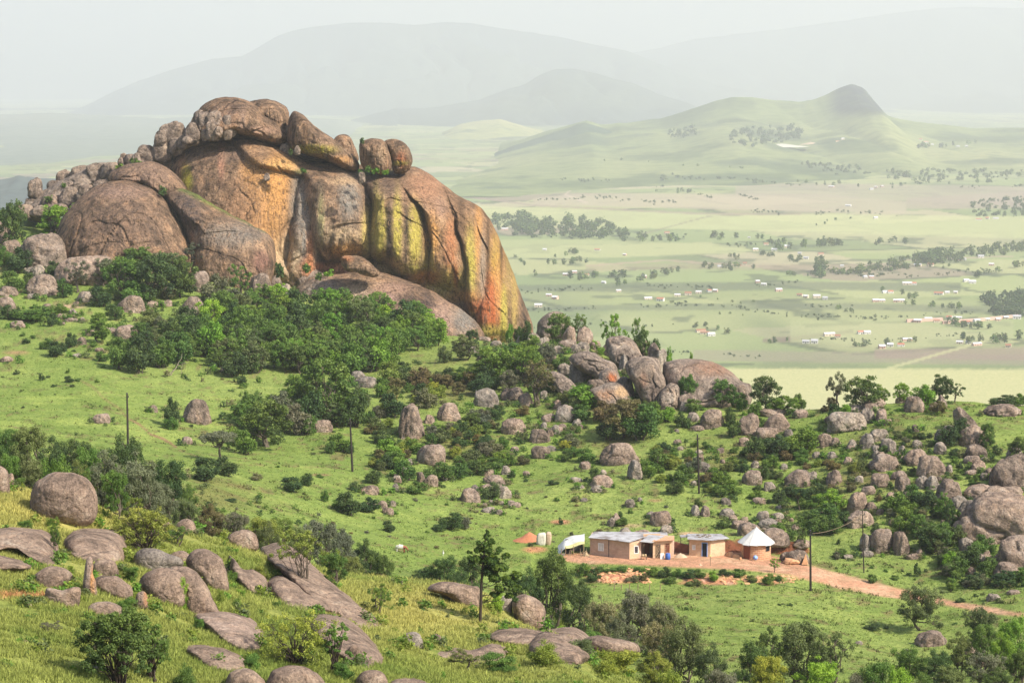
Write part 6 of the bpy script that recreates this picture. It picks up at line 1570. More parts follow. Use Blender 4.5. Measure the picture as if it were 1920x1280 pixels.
e.prism(rel([PD(1263, 259.0), PD(1291, 258.6), PD(1291, 259.0), PD(1263, 259.4)], PD(1263, 259)), -.2, [1.3, 1.0, 1.0, 1.3]); bw = tag(e.build('low_wall', M['rust_brick'] if 'rust_brick' in M else brick_material('red_brick', (.20, .07, .045), (.28, .11, .07), (.16, .08, .06)), None, (*PD(1263, 259), YZ)), 'low ruined dark red brick wall between the two brick houses', 'wall')
e = MB(); e.box((0, 0, 0), (1.1, .9, .04)); sh = tag(e.build('roof_sheet', M['zinc'], None, at_yard(1284, 259.4) + Vector((0, 0, 1.9))), 'loose tin sheet over the gap left of the square house', 'tin sheet'); sh.rotation_euler = (.1, -.05, .1)
for k, px in enumerate((1276, 1291.5)):
    V, Q = tubes([[(0, 0, -.1, .04), (0, 0, 1.9, .035)]], 6); tag(link('post', mesh_np('post', V, Q, M['wood']), None, at_yard(px, 259.3)), ['left', 'right'][k] + ' thin post under the loose tin sheet', 'post', 'posts under the tin sheet')
pr = tag(link('tap_post', None, None, at_yard(1332, 251.4)), 'thin wooden post with a small yellow box in the yard', 'post')
V, Q = tubes([[(0, 0, -.2, .04), (0, 0, 1.35, .035)]], 6); link('shaft', mesh_np('shaft', V, Q, M['wood']), pr)
e = MB(); e.box((0, -.03, 1.3), (.2, .14, .18)); e.build('box', M['yellow_cloth'], pr)
# tarpaulin shelter
O4 = PD(1075, 257.5)
H4 = tag(link('shelter', None, None, (O4[0], O4[1], YZ)), 'low open shelter roofed with a white and yellow tarpaulin beside the long house', 'shelter')
X4 = lambda px, D, z: (PD(px, D)[0] - O4[0], D - O4[1], z)
n1_, n2_ = 16, 8
TV = np.zeros((n1_, n2_, 3))
for i in range(n1_):
    for j in range(n2_):
        u_, v_ = i / (n1_ - 1), j / (n2_ - 1)
        x0, y0, z0_ = X4(1046 + 50 * u_, 256.4 + 3.6 * v_, 1.05 + .75 * u_ + .35 * v_ - (.7 * (1 - u_ * 4) if u_ < .25 else 0) - (.22 * (1 - v_) if v_ < .3 else 0))
        TV[i, j] = (x0, y0, z0_ + .07 * math.sin(u_ * 9 + v_ * 3) + .04 * math.sin(v_ * 11))
I = np.arange(n1_ * n2_).reshape(n1_, n2_); Q = np.stack([I[:-1, :-1], I[1:, :-1], I[1:, 1:], I[:-1, 1:]], -1).reshape(-1, 4)
mi = [(1 if (q % (n2_ - 1)) < 2 and (q // (n2_ - 1)) > 3 else 0) for q in range(len(Q))]
link('tarpaulin', mesh_np('tarpaulin', TV.reshape(-1, 3), Q, [M['white_cloth'], M['yellow_cloth']], True, mi), H4)
for px, D, h_ in ((1052, 256.6, 1.0), (1060, 256.5, 1.2), (1075, 256.5, 1.35), (1094, 256.6, 1.65), (1055, 259.6, 1.3), (1092, 259.6, 1.9)):
    V, Q = tubes([[X4(px, D, -.1) + (.05,), X4(px + .6, D, h_) + (.045,)]], 6); link('post', mesh_np('post', V, Q, M['wood']), H4)
e = MB(); e.prism([X4(1060, 259.0, 0)[:2], X4(1092, 259.0, 0)[:2], X4(1092, 259.2, 0)[:2], X4(1060, 259.2, 0)[:2]], -.1, 1.6); e.build('dark_backdrop', M['dark_stone'], H4)  # dark panel standing in for the shelter's shaded inside
e = MB(); e.prism([X4(1060, 257.2, 0)[:2], X4(1070, 257.2, 0)[:2], X4(1070, 258.2, 0)[:2], X4(1060, 258.2, 0)[:2]], -.1, .5); e.build('workbench', M['dark_stone'], H4)
heap(1098, 256.4, .75, 1.15, 'straw', 'straw_stack', 'stack of straw and sticks between the shelter and the long house', 'straw stack', 8)
for k in range(9):
    px = 1088 + k * 2.2
    V, Q = tubes([limb((0, 0, -.05), (random.uniform(-.5, .5), .4, random.uniform(.7, 1.1)), .04, .02, np.random.default_rng(k))], 5)
    tag(link('firewood_stick', mesh_np('firewood_stick', V, Q, M['wood']), None, at_yard(px, 255.9)), ['leftmost', 'second', 'third', 'fourth', 'middle', 'sixth', 'seventh', 'eighth', 'rightmost'][k] + ' of nine pale firewood sticks on the straw stack, counted from the left', 'stick', 'firewood sticks by the straw stack')
for k, px in enumerate((1064, 1067)):
    V, Q = tubes([[(0, 0, -.05, .04), (.35, .3, 1.05, .035)]], 5); tag(link('plank', mesh_np('plank', V, Q, M['wood']), None, at_yard(px, 255.8)), ['left', 'right'][k] + ' one of two pale planks leaning in the shelter mouth', 'plank', 'planks at the shelter')
e = MB(); e.box((0, 0, .3), (.36, .05, .7), .3); tag(e.build('tin_panel', M['zinc'], None, at_yard(1056, 255.8)), 'grey tin panel standing at the left foot of the shelter', 'panel')
e = MB(); e.box((0, 0, .15), (.22, .2, .3)); tag(e.build('bucket', M['dark_stone'], None, at_yard(1104.5, 255.6)), 'small dark box at the left corner of the long brick house', 'box')
# the pale split rock and the red mound
sp_ = hit(1020, 1020)
rm = heap(0, 0, 2.6, 1.15, 'red_soil', 'soil_mound', 'mound of orange red soil behind the pale split rock', 'soil mound', 9, Vector((PD(992, 266)[0], sp_.y + 2.4, gz(PD(992, 266)[0], sp_.y + 2.4))))
sr = rock_obj('split_rock', [blob([(1007, 1022), (1006, 1008), (1009, 1000), (1016, 998), (1023, 999), (1024, 1010), (1022, 1022), (1015, 1026)], sp_.y, .55, 0, seed=91, n=60, rings=20, p=5, q=3, edge=.3)], M['pale_stone'], 'left grey half of the pale split rock by the red mound', 'rock', 'halves of the split rock')
sr2 = rock_obj('split_rock', [blob([(1023, 1023), (1024, 1008), (1024, 998), (1030, 996), (1034, 1000), (1034, 1012), (1031, 1023), (1027, 1025)], sp_.y + .2, .5, 0, seed=92, n=60, rings=20, p=5, q=3, edge=.3)], M['sand'], 'right yellowish half of the pale split rock by the red mound', 'rock', 'halves of the split rock')
# grazing calf
cv = hit(752, 1035)
me = bpy.data.meshes.new('calf')
vv = [(0, 0, .62), (-.28, 0, .64), (-.5, 0, .62), (.28, 0, .66), (.50, 0, .62), (.66, 0, .42), (.78, 0, .22), (-.42, .12, .35), (-.45, .13, .02), (-.42, -.12, .35), (-.45, -.13, .02), (.34, .12, .35), (.36, .13, .02), (.34, -.12, .35), (.36, -.13, .02), (-.62, 0, .45), (-.64, 0, .25)]
ee = [(0, 1), (1, 2), (0, 3), (3, 4), (4, 5), (5, 6), (1, 7), (7, 8), (1, 9), (9, 10), (3, 11), (11, 12), (3, 13), (13, 14), (2, 15), (15, 16)]
me.from_pydata(vv, ee, [])
cb = link('calf', me, None, cv); cb.rotation_euler = (0, 0, -.15)
sk = cb.modifiers.new('skin', 'SKIN'); sk.use_smooth_shade = True
for i, r_2 in enumerate([.22, .21, .14, .21, .13, .09, .06, .07, .035, .07, .035, .07, .035, .07, .035, .03, .02]): me.skin_vertices[0].data[i].radius = (r_2, r_2)
me.skin_vertices[0].data[0].use_root = True
cb.modifiers.new('sub', 'SUBSURF').levels = 2
m, t, b = mat('pied_hide'); tc = N(t, 'ShaderNodeTexCoord'); sx = N(t, 'ShaderNodeSeparateXYZ'); t.links.new(tc.outputs['Object'], sx.inputs[0])
t.links.new(ramp(t, sx.outputs[0], [(.22, (.62, .58, .52)), (.30, (.24, .08, .045))]).outputs[0], b.inputs['Base Color'])
me.materials.append(m)
tag(cb, 'small white calf with a brown head grazing in the green meadow', 'calf')
bd_ = hit(831, 1042)
V, Q = tubes([[(0, -.25, .3, .01), (0, -.15, .36, .09), (0, .05, .36, .11), (0, .25, .32, .05), (0, .38, .3, .01)], [(0, -.12, .36, .05), (0, -.25, .58, .035), (0, -.27, .66, .05), (0, -.38, .64, .01)], [(.03, 0, -.02, .012), (.03, 0, .3, .012)], [(-.03, 0, -.02, .012), (-.03, 0, .3, .012)]], 8)
tag(link('egret', mesh_np('egret', V, Q, M['white_cloth']), None, bd_), 'tiny white bird standing in the meadow near the dark bushes', 'bird')
# leafy edge of the yard, fence posts, rubble on the bank
for k, (px, py, w_, h_, c_) in enumerate([(1222, 1080, 30, 20, 'g'), (1245, 1082, 32, 22, 'd'), (1268, 1080, 26, 16, 'g'), (1290, 1084, 34, 20, 'd'), (1312, 1082, 30, 18, 'g'), (1338, 1088, 26, 20, 'l'), (1360, 1078, 30, 14, 'd'), (1385, 1080, 36, 16, 'g'), (1410, 1090, 30, 14, 'o'), (1440, 1096, 30, 24, 'g'), (1095, 1078, 40, 26, 'g'), (1112, 1090, 36, 26, 'd'), (1130, 1070, 40, 10, 'g'),
                                         (1160, 1068, 44, 8, 'g'), (1185, 1090, 34, 14, 'y'), (1205, 1088, 26, 16, 'n'), (1255, 1092, 36, 14, 'g'), (1300, 1096, 40, 12, 'o'), (1460, 1088, 26, 12, 'g'), (1200, 1070, 30, 10, 'g')]):
    veg(px, py, w_, h_, c_, 'bush')
veg(1452, 1072, 26, 30, 'l', 'airy', label='young bright green tree at the near edge of the yard below the hut')
for k, px in enumerate((1152, 1165, 1180, 1196, 1218, 1238)):
    q = hit(px, 1106); V, Q = tubes([[(0, 0, -.1, .05), (.02, 0, random.uniform(.6, .9), .045)]], 5)
    tag(link('fence_post', mesh_np('fence_post', V, Q, M['wood']), None, q), ['leftmost', 'second from left', 'third from left', 'third from right', 'second from right', 'rightmost'][k] + ' short fence post in the grass below the bank', 'fence post', 'fence posts below the bank')
rr_ = random.Random(9); Vs, Ts, o_ = [], [], 0
BV, BT = boulder_shape(77)
keep = None
V0, T0 = ico(2)
for k in range(230):
    px = rr_.uniform(1118, 1225) if k < 150 else rr_.uniform(1350, 1490); py = rr_.uniform(1066, 1092) if k < 150 else rr_.uniform(1078, 1096)
    q = hit(px, py); s_ = rr_.uniform(.08, .24)
    vv_ = V0 * (1 + .25 * np.random.default_rng(k).normal(size=(len(V0), 1))) * np.array([s_ * rr_.uniform(.8, 1.6), s_, s_ * .7]) + np.array(q)
    Vs.append(vv_); Ts.append(T0 + o_); o_ += len(V0)
tag(link('rubble', mesh_np('rubble', np.concatenate(Vs), np.concatenate(Ts), M['orange_stone'], False)), kind='stuff')
# ------------------------------------------------------------ the valley: houses, trees, woods
HB = []
for o in bpy.data.objects:
    if o.name.startswith('hills'):
        me = o.data
        co = np.empty(len(me.vertices) * 3, np.float32); me.vertices.foreach_get('co', co)
        co = co.reshape(-1, 3)
        HB.append(BVHTree.FromPolygons([tuple(v) for v in co.tolist()], [tuple(p.vertices) for p in me.polygons]))
        break
def vpoint(px, py):
    p = vhit(px, py)
    x, y, z = ray(px, py); d = Vector((x, y, z)).normalized()
    for H_ in HB:
        loc, n, i, dist = H_.ray_cast(Vector((0, 0, 0)), d)
        if loc and loc.y < p.y: p = loc
    return p
for n_, c_ in (('limewash', (.62, .60, .56)), ('cream_wall', (.62, .52, .40)), ('pink_wall', (.55, .36, .29)), ('grey_roof', (.40, .40, .42)), ('white_roof', (.58, .58, .60)), ('rust_roof', (.30, .13, .08)), ('red_roof', (.42, .16, .10))):
    plain(n_, c_)
hm = {}
def farm_mesh(k, wm, rmn):
    if (k, wm, rmn) in hm: return hm[k, wm, rmn]
    e = MB(); L_, W_, h_ = [(1, .55, .34), (1.5, .6, .34), (.8, .7, .34), (2.2, .55, .32)][k]
    f = [(-L_ / 2, -W_ / 2), (L_ / 2, -W_ / 2), (L_ / 2, W_ / 2), (-L_ / 2, W_ / 2)]
    e.prism(f, -.2, h_, 0, top=False)
    a, b_, c_, d_ = [(x * 1.06, y * 1.12) for x, y in f]
    r0, r1 = (-L_ / 2 * 1.06, 0, h_ + .2), (L_ / 2 * 1.06, 0, h_ + .2)
    e.face([(*a, h_), (*b_, h_), r1, r0], mi=1); e.face([(*c_, h_), (*d_, h_), r0, r1], mi=1)
    e.face([(*b_, h_), (*c_, h_), r1], mi=0); e.face([(*d_, h_), (*a, h_), r0], mi=0)
    e.box((0, -W_ / 2 - .005, h_ * .35), (.12, .02, h_ * .7), mi=2)
    for u_ in (-.3, .3): e.box((u_ * L_, -W_ / 2 - .005, h_ * .55), (.14, .02, .12), mi=2)
    o = e.build('farmhouse', [M[wm], M[rmn], M['dark_inside']]); me = o.data; bpy.data.objects.remove(o)
    hm[k, wm, rmn] = me
    return me
rv = random.Random(12)
HEDGE = [([(1000, 372), (1300, 378)], 60), ([(1280, 362), (1420, 372)], 40), ([(1400, 398), (1700, 402)], 60), ([(950, 545), (1500, 532)], 110), ([(930, 580), (1600, 572)], 100), ([(1350, 460), (1560, 452)], 50), ([(1500, 596), (1900, 588)], 70), ([(1000, 612), (1300, 606)], 40), ([(1200, 560), (1500, 590)], 50), ([(1600, 520), (1900, 508)], 60), ([(1000, 438), (1350, 440)], 50), ([(1250, 330), (1500, 345)], 50), ([(1500, 640), (1900, 628)], 60), ([(1050, 335), (1250, 350)], 40), ([(1680, 345), (1918, 352)], 40), ([(1100, 660), (1500, 668)], 40)]
HS = '945 431;1405 446;1416 471;1437 459;1500 477;1512 486;1540 478;1765 488;1776 486;1800 488;1808 487;1840 484;1385 501;1395 497;1640 411;1835 413;1850 411;1865 412;1100 516;1060 517;1076 513;1130 531;1270 557;1290 553;1310 549;1330 547;1342 546;1240 564;1215 562;1500 556;1512 558;1530 559;1546 561;1700 535;1712 533;1660 549;1668 550;1760 552;1775 551;1790 549;1640 566;1652 567;1680 565;1690 566;1812 528;1822 530;1720 606;1740 601;1755 604;1780 599;1795 598;1812 606;1832 603;1850 601;1870 600;1888 598;1905 597;1510 642;1526 642;1570 634;1615 626;1626 625;1655 653;1670 651;1690 649;1800 646;1815 644;1831 647;1312 623;1322 626;1334 630;1640 353;1652 351;1634 356;1590 387;1726 263;1736 268;1580 262;1570 266;1748 272;1796 276;1812 276;1170 480;1020 470;1030 556;1040 560;1010 575;1160 548;1420 530;1434 535;1460 546;1350 500;1250 440;1620 520;1632 522;1860 498;1580 500;1450 470;1475 463;1120 470;1205 520;1556 628;1700 640;1890 650;1560 352;1745 500;1722 498'
wallr = [('limewash', 'white_roof'), ('limewash', 'grey_roof'), ('cream_wall', 'white_roof'), ('pink_wall', 'white_roof'), ('cream_wall', 'rust_roof'), ('limewash', 'red_roof')]
WN = {'limewash': 'white', 'cream_wall': 'cream', 'pink_wall': 'pinkish'}; RN = {'white_roof': 'pale', 'grey_roof': 'grey', 'rust_roof': 'rusty', 'red_roof': 'red'}
VLM = [('the dark eucalyptus wood', 1050, 430), ('the yellow green strip', 1500, 410), ('the long treeline', 1740, 475), ('the thick dark wood', 1735, 487), ('the walled compound', 1840, 600), ('the right hand wood', 1880, 575), ('the tall twin trees', 1538, 500), ('the valley village', 1300, 550), ('the brown ploughed strip', 1520, 628),
       ('the quarry', 1470, 272), ('the quarry wood', 1430, 255), ('the hill road', 1750, 300), ('the upper farm', 1645, 352), ('the upper right wood', 1850, 330), ('the hazy riverbank', 1020, 500), ('the lone valley farm', 1320, 625), ('the eastern village', 1690, 550), ('the lower village', 1680, 645), ('the hedge road', 1400, 460), ('the middle hamlet', 1520, 557),
       ('the far right field', 1880, 400), ('the central pasture', 1440, 520), ('the plain beside the dome', 1020, 570), ('the hillside scrub', 1250, 335), ('the brown field', 1500, 360), ('the village lane', 1230, 500), ('the treeline end', 1880, 465), ('the southern pasture', 1450, 600)]
VP = []
for i, s_ in enumerate(HS.split(';')):
    px, py = map(float, s_.split()); p = vpoint(px, py)
    w_, r_2 = rv.choice(wallr); k = rv.choice([0, 0, 1, 2, 2, 0])
    o = link('farmhouse', farm_mesh(k, w_, r_2), None, p)
    sz = rv.uniform(5.5, 8.5) * (1 + max(0, p.y - 4000) / 9000); o.scale = (sz, sz, sz * .95); o.rotation_euler = (0, 0, rv.uniform(-.5, .5))
    VP.append((o, f"tiny {WN[w_]} {RN[r_2]} roofed", 'house', px, py, 'house'))
# trees one can tell apart
SPEC['far'] = (5, 260, .085)
def farshape(kind, v): return
tf = {}
def far_mesh(v, col):
    if (v, col) not in tf:
        V, Q, tone, W, WQ = tree_shape(3000 + v, 'bush' if v % 3 else 'tree', 300, .07)
        tf[v, col] = leaf_mesh(V, Q, tone, LM[col])
    return tf[v, col]
def fartree(px, py, h_, w_, v, col):
    p = vpoint(px, py)
    o = link('valley_tree', far_mesh(v, col), None, p)
    s = p.y / F
    o.scale = (w_ * s, w_ * s, h_ * s); o.rotation_euler = (0, 0, rv.uniform(0, 6))
    VP.append((o, f"{'tall' if h_ > 15 else 'small' if h_ < 8 else 'rounded'} hazy {'dark' if col == 'd' else 'green'}", 'tree', px, py - h_ / 2, 'tree'))
LN = [([(1190, 452), (1290, 452)], 9, 14), ([(1330, 448), (1390, 448)], 6, 13), ([(1420, 450), (1480, 462)], 6, 12), ([(1450, 470), (1560, 460)], 12, 15), ([(1560, 462), (1700, 456)], 14, 12), ([(1360, 485), (1450, 482)], 8, 11), ([(1480, 490), (1530, 490)], 6, 12), ([(1300, 500), (1420, 508)], 10, 11), ([(1190, 530), (1290, 505)], 10, 13),
      ([(1020, 485), (1090, 472)], 7, 10), ([(1010, 500), (1100, 492)], 9, 12), ([(1050, 525), (1180, 520)], 10, 14), ([(1160, 535), (1230, 520)], 6, 12), ([(1535, 520), (1545, 505)], 4, 26), ([(1470, 520), (1620, 516)], 9, 10), ([(1600, 512), (1800, 500)], 12, 9), ([(1820, 520), (1918, 500)], 9, 12), ([(1640, 545), (1720, 560)], 7, 10),
      ([(1560, 580), (1610, 590)], 5, 11), ([(1690, 572), (1800, 580)], 8, 12), ([(1760, 610), (1900, 620)], 12, 14), ([(1790, 640), (1918, 640)], 12, 16), ([(1600, 650), (1720, 642)], 12, 11), ([(1440, 642), (1480, 640)], 4, 8), ([(1300, 612), (1370, 626)], 8, 10), ([(1490, 345), (1700, 352)], 12, 7), ([(1650, 338), (1900, 342)], 16, 10), ([(1410, 346), (1440, 342)], 3, 8),
      ([(1230, 362), (1300, 360)], 6, 8), ([(1240, 340), (1245, 338)], 2, 12), ([(1500, 312), (1640, 318)], 9, 8), ([(1700, 280), (1830, 270)], 9, 9), ([(1530, 420), (1620, 408)], 5, 5), ([(1100, 300), (1400, 315)], 10, 5), ([(950, 470), (1010, 520)], 5, 9), ([(1330, 590), (1550, 600)], 6, 6), ([(1820, 480), (1918, 470)], 10, 10), ([(1310, 560), (1420, 570)], 5, 6)]
for pts, n_, hh in LN:
    for k in range(n_):
        u_ = rv.random(); (x0, y0), (x1, y1) = pts
        h_ = hh * rv.uniform(.7, 1.3)
        fartree(x0 + (x1 - x0) * u_, y0 + (y1 - y0) * u_ + rv.uniform(-3, 3), h_, h_ * rv.uniform(.8, 1.4), rv.randrange(6), rv.choice('ddgo'))
def wood(pg, n_, hh, seed):
    r = np.random.default_rng(seed); Vs, Qs, Ts, o_ = [], [], [], 0
    xs = [p[0] for p in pg]; ys = [p[1] for p in pg]; got = 0
    while got < n_:
        x, y = r.uniform(min(xs), max(xs)), r.uniform(min(ys), max(ys))
        if not inpoly(x, y, pg): continue
        p = vpoint(x, y); s = p.y / F; h_ = hh * r.uniform(.6, 1.2); w_ = h_ * r.uniform(.9, 1.5)
        V, Q, tone, W, WQ = WS[got % 4]
        Vs.append(V * np.array([w_ * s, w_ * s, h_ * s]) + np.array(p)); Qs.append(Q + o_); Ts.append(tone); o_ += len(V); got += 1
    tag(link('woods', leaf_mesh(np.concatenate(Vs), np.concatenate(Qs), np.concatenate(Ts), LM['d'])), kind='stuff')
WS = [tree_shape(4000 + k, 'bush', 170, .085) for k in range(4)]
wood([(925, 415), (960, 408), (1050, 416), (1130, 418), (1180, 440), (1180, 452), (1100, 450), (1000, 446), (935, 440)], 120, 17, 1)
wood([(1370, 250), (1420, 240), (1500, 240), (1515, 262), (1440, 272), (1400, 278), (1365, 268)], 90, 10, 2)
wood([(1650, 322), (1800, 318), (1918, 322), (1918, 338), (1750, 338), (1660, 334)], 80, 8, 3)
wood([(1560, 512), (1740, 478), (1918, 458), (1918, 476), (1760, 496), (1600, 520)], 130, 12, 4)
wood([(1720, 480), (1765, 476), (1768, 494), (1718, 496)], 40, 16, 5)
wood([(1840, 560), (1925, 550), (1925, 596), (1860, 590)], 80, 15, 6)
wood([(1815, 378), (1925, 368), (1925, 408), (1830, 408)], 70, 9, 7)
wood([(1250, 246), (1300, 240), (1305, 258), (1255, 262)], 30, 8, 8)
wood([(1500, 310), (1560, 308), (1640, 326), (1560, 328)], 30, 8, 9)
def hedge_row():
    r = np.random.default_rng(77); Vs, Qs, Ts, o_ = [], [], [], 0
    for pts, n_ in HEDGE:
        for k in range(n_):
            (x0, y0), (x1, y1) = pts; u_ = r.random()
            if vnoise(np.array([[u_ * 9 + x0, 0, 0]]), 5)[0] < -.25: continue
            p = vpoint(x0 + (x1 - x0) * u_, y0 + (y1 - y0) * u_ + r.normal() * 1.5 + 3 * math.sin(u_ * 9 + x0)); s = p.y / F; h_ = r.uniform(1.5, 5); w_ = h_ * r.uniform(1.2, 2.6)
            V, Q, tone, W, WQ = WS2[k % 4]
            Vs.append(V * np.array([w_ * s, w_ * s, h_ * s]) + np.array(p)); Qs.append(Q + o_); Ts.append(tone); o_ += len(V)
    tag(link('field_scrub', leaf_mesh(np.concatenate(Vs), np.concatenate(Qs), np.concatenate(Ts), LM['d'])), kind='stuff')
WS2 = [tree_shape(4100 + k, 'bush', 50, .14) for k in range(4)]
hedge_row()
wood([(1000, 235), (1000, 236), (1001, 236)], 1, 6, 10) if False else None
# pale quarry and walled compound
q0 = vpoint(1470, 272)
for (cx, cy, a, hgt, nm, lb, mk) in [(1465, 274, 52, 6, 'quarry_spoil', 'pale quarry spoil below the wood on the far hill', 'pale_stone'), (1520, 270, 22, 5, 'quarry_spoil', 'smaller pale spoil heap right of the quarry', 'sand')]:
    p = vpoint(cx, cy); heap(0, 0, a * p.y / F, hgt * p.y / F, mk, nm, lb, 'quarry spoil', 31, p - Vector((0, 0, 2)))
pc = vpoint(1770, 606)
e = MB()
for (x0, y0, x1, y1) in [(1700, 603, 1770, 600), (1770, 606, 1850, 602), (1850, 602, 1912, 594)]:
    a_, b_ = vpoint(x0, y0), vpoint(x1, y1); o_ = Vector((pc.x, pc.y, pc.z))
    a_, b_ = a_ - o_, b_ - o_
    e.face([(a_.x, a_.y, -3), (b_.x, b_.y, -3), (b_.x, b_.y, 2.8), (a_.x, a_.y, 2.8)]); e.face([(a_.x, a_.y, 2.8), (b_.x, b_.y, 2.8), (b_.x, b_.y + 6, 2.8), (a_.x, a_.y + 6, 2.8)]); e.face([(b_.x, b_.y + 6, -3), (a_.x, a_.y + 6, -3), (a_.x, a_.y + 6, 2.8), (b_.x, b_.y + 6, 2.8)])
tag(e.build('compound_wall', M['pink_wall'], None, pc), 'long pale compound wall in the valley beside the right hand wood', 'wall')
# ------------------------------------------------------------ grass
m, t, b = mat('grass_blades'); M['blades'] = m
at = N(t, 'ShaderNodeAttribute', attribute_name='Col')
t.links.new(at.outputs['Color'], b.inputs['Base Color']); b.inputs['Roughness'].default_value = .8; b.inputs['Specular IOR Level'].default_value = .1
tr = N(t, 'ShaderNodeBsdfTranslucent'); t.links.new(at.outputs['Color'], tr.inputs[0])
mx = N(t, 'ShaderNodeMixShader'); mx.inputs[0].default_value = .3
t.links.new(b.outputs[0], mx.inputs[1]); t.links.new(tr.outputs[0], mx.inputs[2]); t.links.new(mx.outputs[0], t.nodes['Material Output'].inputs[0])
run = np.minimum.accumulate(PPY, 0)
vis = (PPY <= run + .5) & (PPX > -60) & (PPX < 1980) & (PPY < 1330) & (YG < 480)
area = np.abs(np.gradient(PPY, axis=0)) * vis
soil_m = np.clip(road + bank + cut, 0, 1) if road.shape == area.shape else 0
area = area * (1 - soil_m)
def tufts(sel, n, hgt, wid, blades, seed, lift=1.15, dark=.25, name='grass'):
    r = np.random.default_rng(seed)
    wgt = (area * sel).ravel(); cdf = np.cumsum(wgt); cdf /= cdf[-1]
    k = np.searchsorted(cdf, r.random(n)); i, j = np.unravel_index(k, area.shape)
    i = np.clip(i, 0, NR - 2); j = np.clip(j, 0, NC - 2)
    a, b_ = r.random(n)[:, None], r.random(n)[:, None]
    p = PG[i, j] * (1 - a) * (1 - b_) + PG[i + 1, j] * a * (1 - b_) + PG[i, j + 1] * (1 - a) * b_ + PG[i + 1, j + 1] * a * b_
    cl_ = fbm(p * np.array([.5, .5, 0]), 3, seed + 40)
    keep = cl_ > -.25 + r.random(n) * .3 - .15
    p, i, j, cl_ = p[keep], i[keep], j[keep], cl_[keep]; n = len(p)
    c = CG[i, j]
    hh = hgt * r.uniform(.5, 1.3, n) * (1 + .6 * cl_)
    Vs, Cs = [], []
    for q in range(blades):
        an = r.uniform(0, 2 * math.pi, n); off = r.normal(size=(n, 2)) * wid * 1.6
        d = np.stack([np.cos(an), np.sin(an)], -1)
        tip = np.stack([off[:, 0] + r.normal(size=n) * hh * .45, off[:, 1] + r.normal(size=n) * hh * .45, hh], -1)
        b0 = np.stack([off[:, 0] - d[:, 0] * wid, off[:, 1] - d[:, 1] * wid, off[:, 0] * 0 - .03], -1)
        b1 = np.stack([off[:, 0] + d[:, 0] * wid, off[:, 1] + d[:, 1] * wid, off[:, 0] * 0 - .03], -1)
        Vs.append(np.stack([p + b0, p + b1, p + tip], 1))
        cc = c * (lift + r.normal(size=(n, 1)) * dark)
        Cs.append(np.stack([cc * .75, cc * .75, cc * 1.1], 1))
    V = np.concatenate(Vs).reshape(-1, 3); C = np.clip(np.concatenate(Cs).reshape(-1, 3), .01, .8)
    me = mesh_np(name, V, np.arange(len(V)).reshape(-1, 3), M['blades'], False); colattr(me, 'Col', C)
    tag(link(name, me), kind='stuff')
tufts((fg > .5) * 1.0, 85000, .22, .028, 4, 1, 1.4, .3)
tufts((fg <= .5) * 1.0, 80000, .11, .05, 3, 2, 1.25, .25)
weed = sstep(.05, .35, n_mid) + .15
tufts((fg <= .5) * weed, 9000, .22, .08, 4, 3, .8, .15)
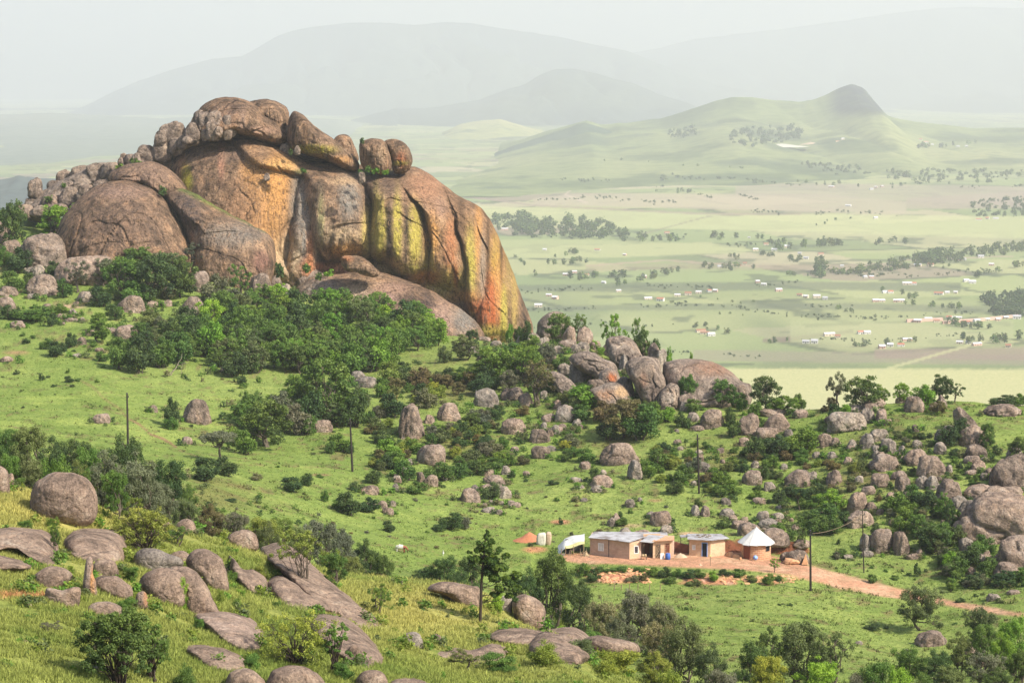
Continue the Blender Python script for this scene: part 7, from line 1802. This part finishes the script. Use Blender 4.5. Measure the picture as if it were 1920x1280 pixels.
# ------------------------------------------------------------ labels: every thing by its look and what it stands beside
LMK = [('the round hut', 1415, 1030), ('the square brick house', 1320, 1030), ('the long brick house', 1180, 1030), ('the tarpaulin shelter', 1075, 1030), ('the pale split rock', 1018, 1005), ('the pine', 905, 1090), ('the pole by the road', 1518, 1050), ('the thin roadside pole', 1618, 1010),
 ('the right slope pole', 1309, 870), ('the middle meadow pole', 658, 835), ('the left meadow pole', 240, 780), ('the footpath', 270, 800), ('the summit of the dome', 450, 200), ('the perched rim boulders', 720, 290), ('the large rounded brown slab', 230, 420), ('the mossy edged slab', 430, 450),
 ('the bright green spreading tree', 108, 410), ('the smooth slab of the dome', 740, 570), ('the right foot of the dome', 960, 620), ('the skyline boulder', 1040, 600), ('the wedge shaped boulder', 1212, 715), ('the whaleback rock', 1330, 710), ('the gap in the skyline', 1530, 765), ('the ridge trees', 1640, 730),
 ('the leaning boulder', 1815, 785), ('the flat ridge boulder', 1880, 770), ('the right edge boulder', 1895, 885), ('the great pink slab', 1880, 960), ('the twin roadside boulders', 1670, 1015), ('the rocky right corner', 1900, 1050), ('the lone roadside tree', 1730, 1130),
 ('the dirt road bend', 1800, 1125), ('the lower right corner', 1880, 1240), ('the bottom field edge', 1500, 1250), ('the low outcrop', 1050, 1200), ('the grey thicket', 1180, 1150), ('the dark tree below the shelter', 1035, 1080), ('the bushes beside the pine', 840, 1070), ('the grazing cow', 752, 1030),
 ('the round lone bush', 730, 985), ('the spiky bush clump', 850, 980), ('the meadow stone pile', 930, 930), ('the pink scrub boulder', 808, 855), ('the fluted upright boulder', 770, 785), ('the big round tree', 612, 730), ('the fallen pale branches', 325, 680), ('the wood below the dome', 600, 640),
 ('the wood under the slab', 760, 630), ('the upper left scree', 130, 350), ('the left shoulder steps', 290, 285), ('the big left boulder', 79, 470), ('the left meadow edge', 60, 600), ('the pink flat rock', 245, 625), ('the grey umbrella tree', 412, 835), ('the gully trees', 150, 850), ('the twiggy shrub', 270, 990),
 ('the standing stone', 168, 1080), ('the twin rounded boulders', 330, 1100), ('the dark bushy tree', 225, 1220), ('the twisted shrub', 560, 1210), ('the long pale slab', 610, 1090), ('the golden grass slope', 790, 1150), ('the crest boulder', 118, 920), ('the heathy scrub', 400, 930), ('the wide green field', 1380, 1160),
 ('the spur top', 1100, 640), ('the humped spur boulder', 1115, 690), ('the grey boulder by the spur', 911, 745), ('the thorny brown thicket', 1180, 790), ('the big pink rock', 1162, 850), ('the small tree boulder', 1014, 850), ('the paired slope boulders', 1313, 960), ('the heap behind the hut', 1440, 985),
 ('the round topped bush tree', 1500, 930), ('the pale boulder above the hut', 1495, 900), ('the brown boulder pair', 1430, 800), ('the grey slab cluster', 1610, 790), ('the boulder field', 1660, 840), ('the humped pink boulder', 1746, 875), ('the dark thicket boulder', 1778, 920), ('the evergreen thicket', 1750, 1000), ('the upper glade', 830, 660), ('the middle scrub', 880, 800), ('the left wood meadow', 560, 905), ('the slope above the houses', 1150, 940), ('the far left meadow', 60, 720)]
NUM = ['', 'first', 'second', 'third', 'fourth', 'fifth', 'sixth', 'seventh', 'eighth', 'ninth', 'tenth', 'eleventh', 'twelfth', 'thirteenth', 'fourteenth', 'fifteenth', 'sixteenth', 'seventeenth', 'eighteenth', 'nineteenth', 'twentieth']
def finish_labels(pend, LMK=LMK, groups=None):
    bins = {}
    for it in pend:
        o, look, noun, px, py, cat = it
        n_, lx, ly = min(LMK, key=lambda L_: (L_[1] - px) ** 2 + (1.3 * (L_[2] - py)) ** 2)
        dx, dy = px - lx, (py - ly) * 1.3
        rel = ('right of' if dx > 0 else 'left of') if abs(dx) > abs(dy) else ('below' if dy > 0 else 'above')
        if abs(dx) < 9 and abs(dy) < 9: rel = 'beside'
        bins.setdefault((look, noun, rel, n_), []).append(it)
    for (look, noun, rel, n_), its in bins.items():
        its.sort(key=lambda i: i[3])
        for k, (o, _, _, px, py, cat) in enumerate(its):
            ln = len(its)
            if ln == 1: lb = f"{look} {noun} {rel} {n_}"
            elif ln == 2: lb = f"{'left' if k == 0 else 'right'} one of two {look} {noun}s {rel} {n_}"
            elif k == ln - 1: lb = f"rightmost {look} {noun} {rel} {n_}"
            elif k == 0: lb = f"leftmost {look} {noun} {rel} {n_}"
            else: lb = f"{NUM[k + 1]} from left among {look} {noun}s {rel} {n_}"
            if len(lb.split()) > 16: lb = lb.replace('one of two ', '')
            if len(lb.split()) > 16: lb = lb.replace(' from left among ', ' from left, ')
            if len(lb.split()) > 16: lb = lb.replace('thin crowned tree', 'thin tree').replace('spreading tree', 'tree')
            if len(lb.split()) > 16: raise ValueError(lb)
            grp = (groups or {}).get(cat) or {'stone': 'small stones on the slopes', 'boulder': 'boulders lying on the slopes', 'tree': 'trees on the slopes', 'bush': 'bushes on the slopes', 'shrub': 'small shrubs in the grass', 'house': ''}[cat]
            tag(o, lb, cat, grp)
finish_labels(PEND)
finish_labels(VP, VLM, {'tree': 'trees scattered over the valley', 'house': 'farmhouses in the valley'})
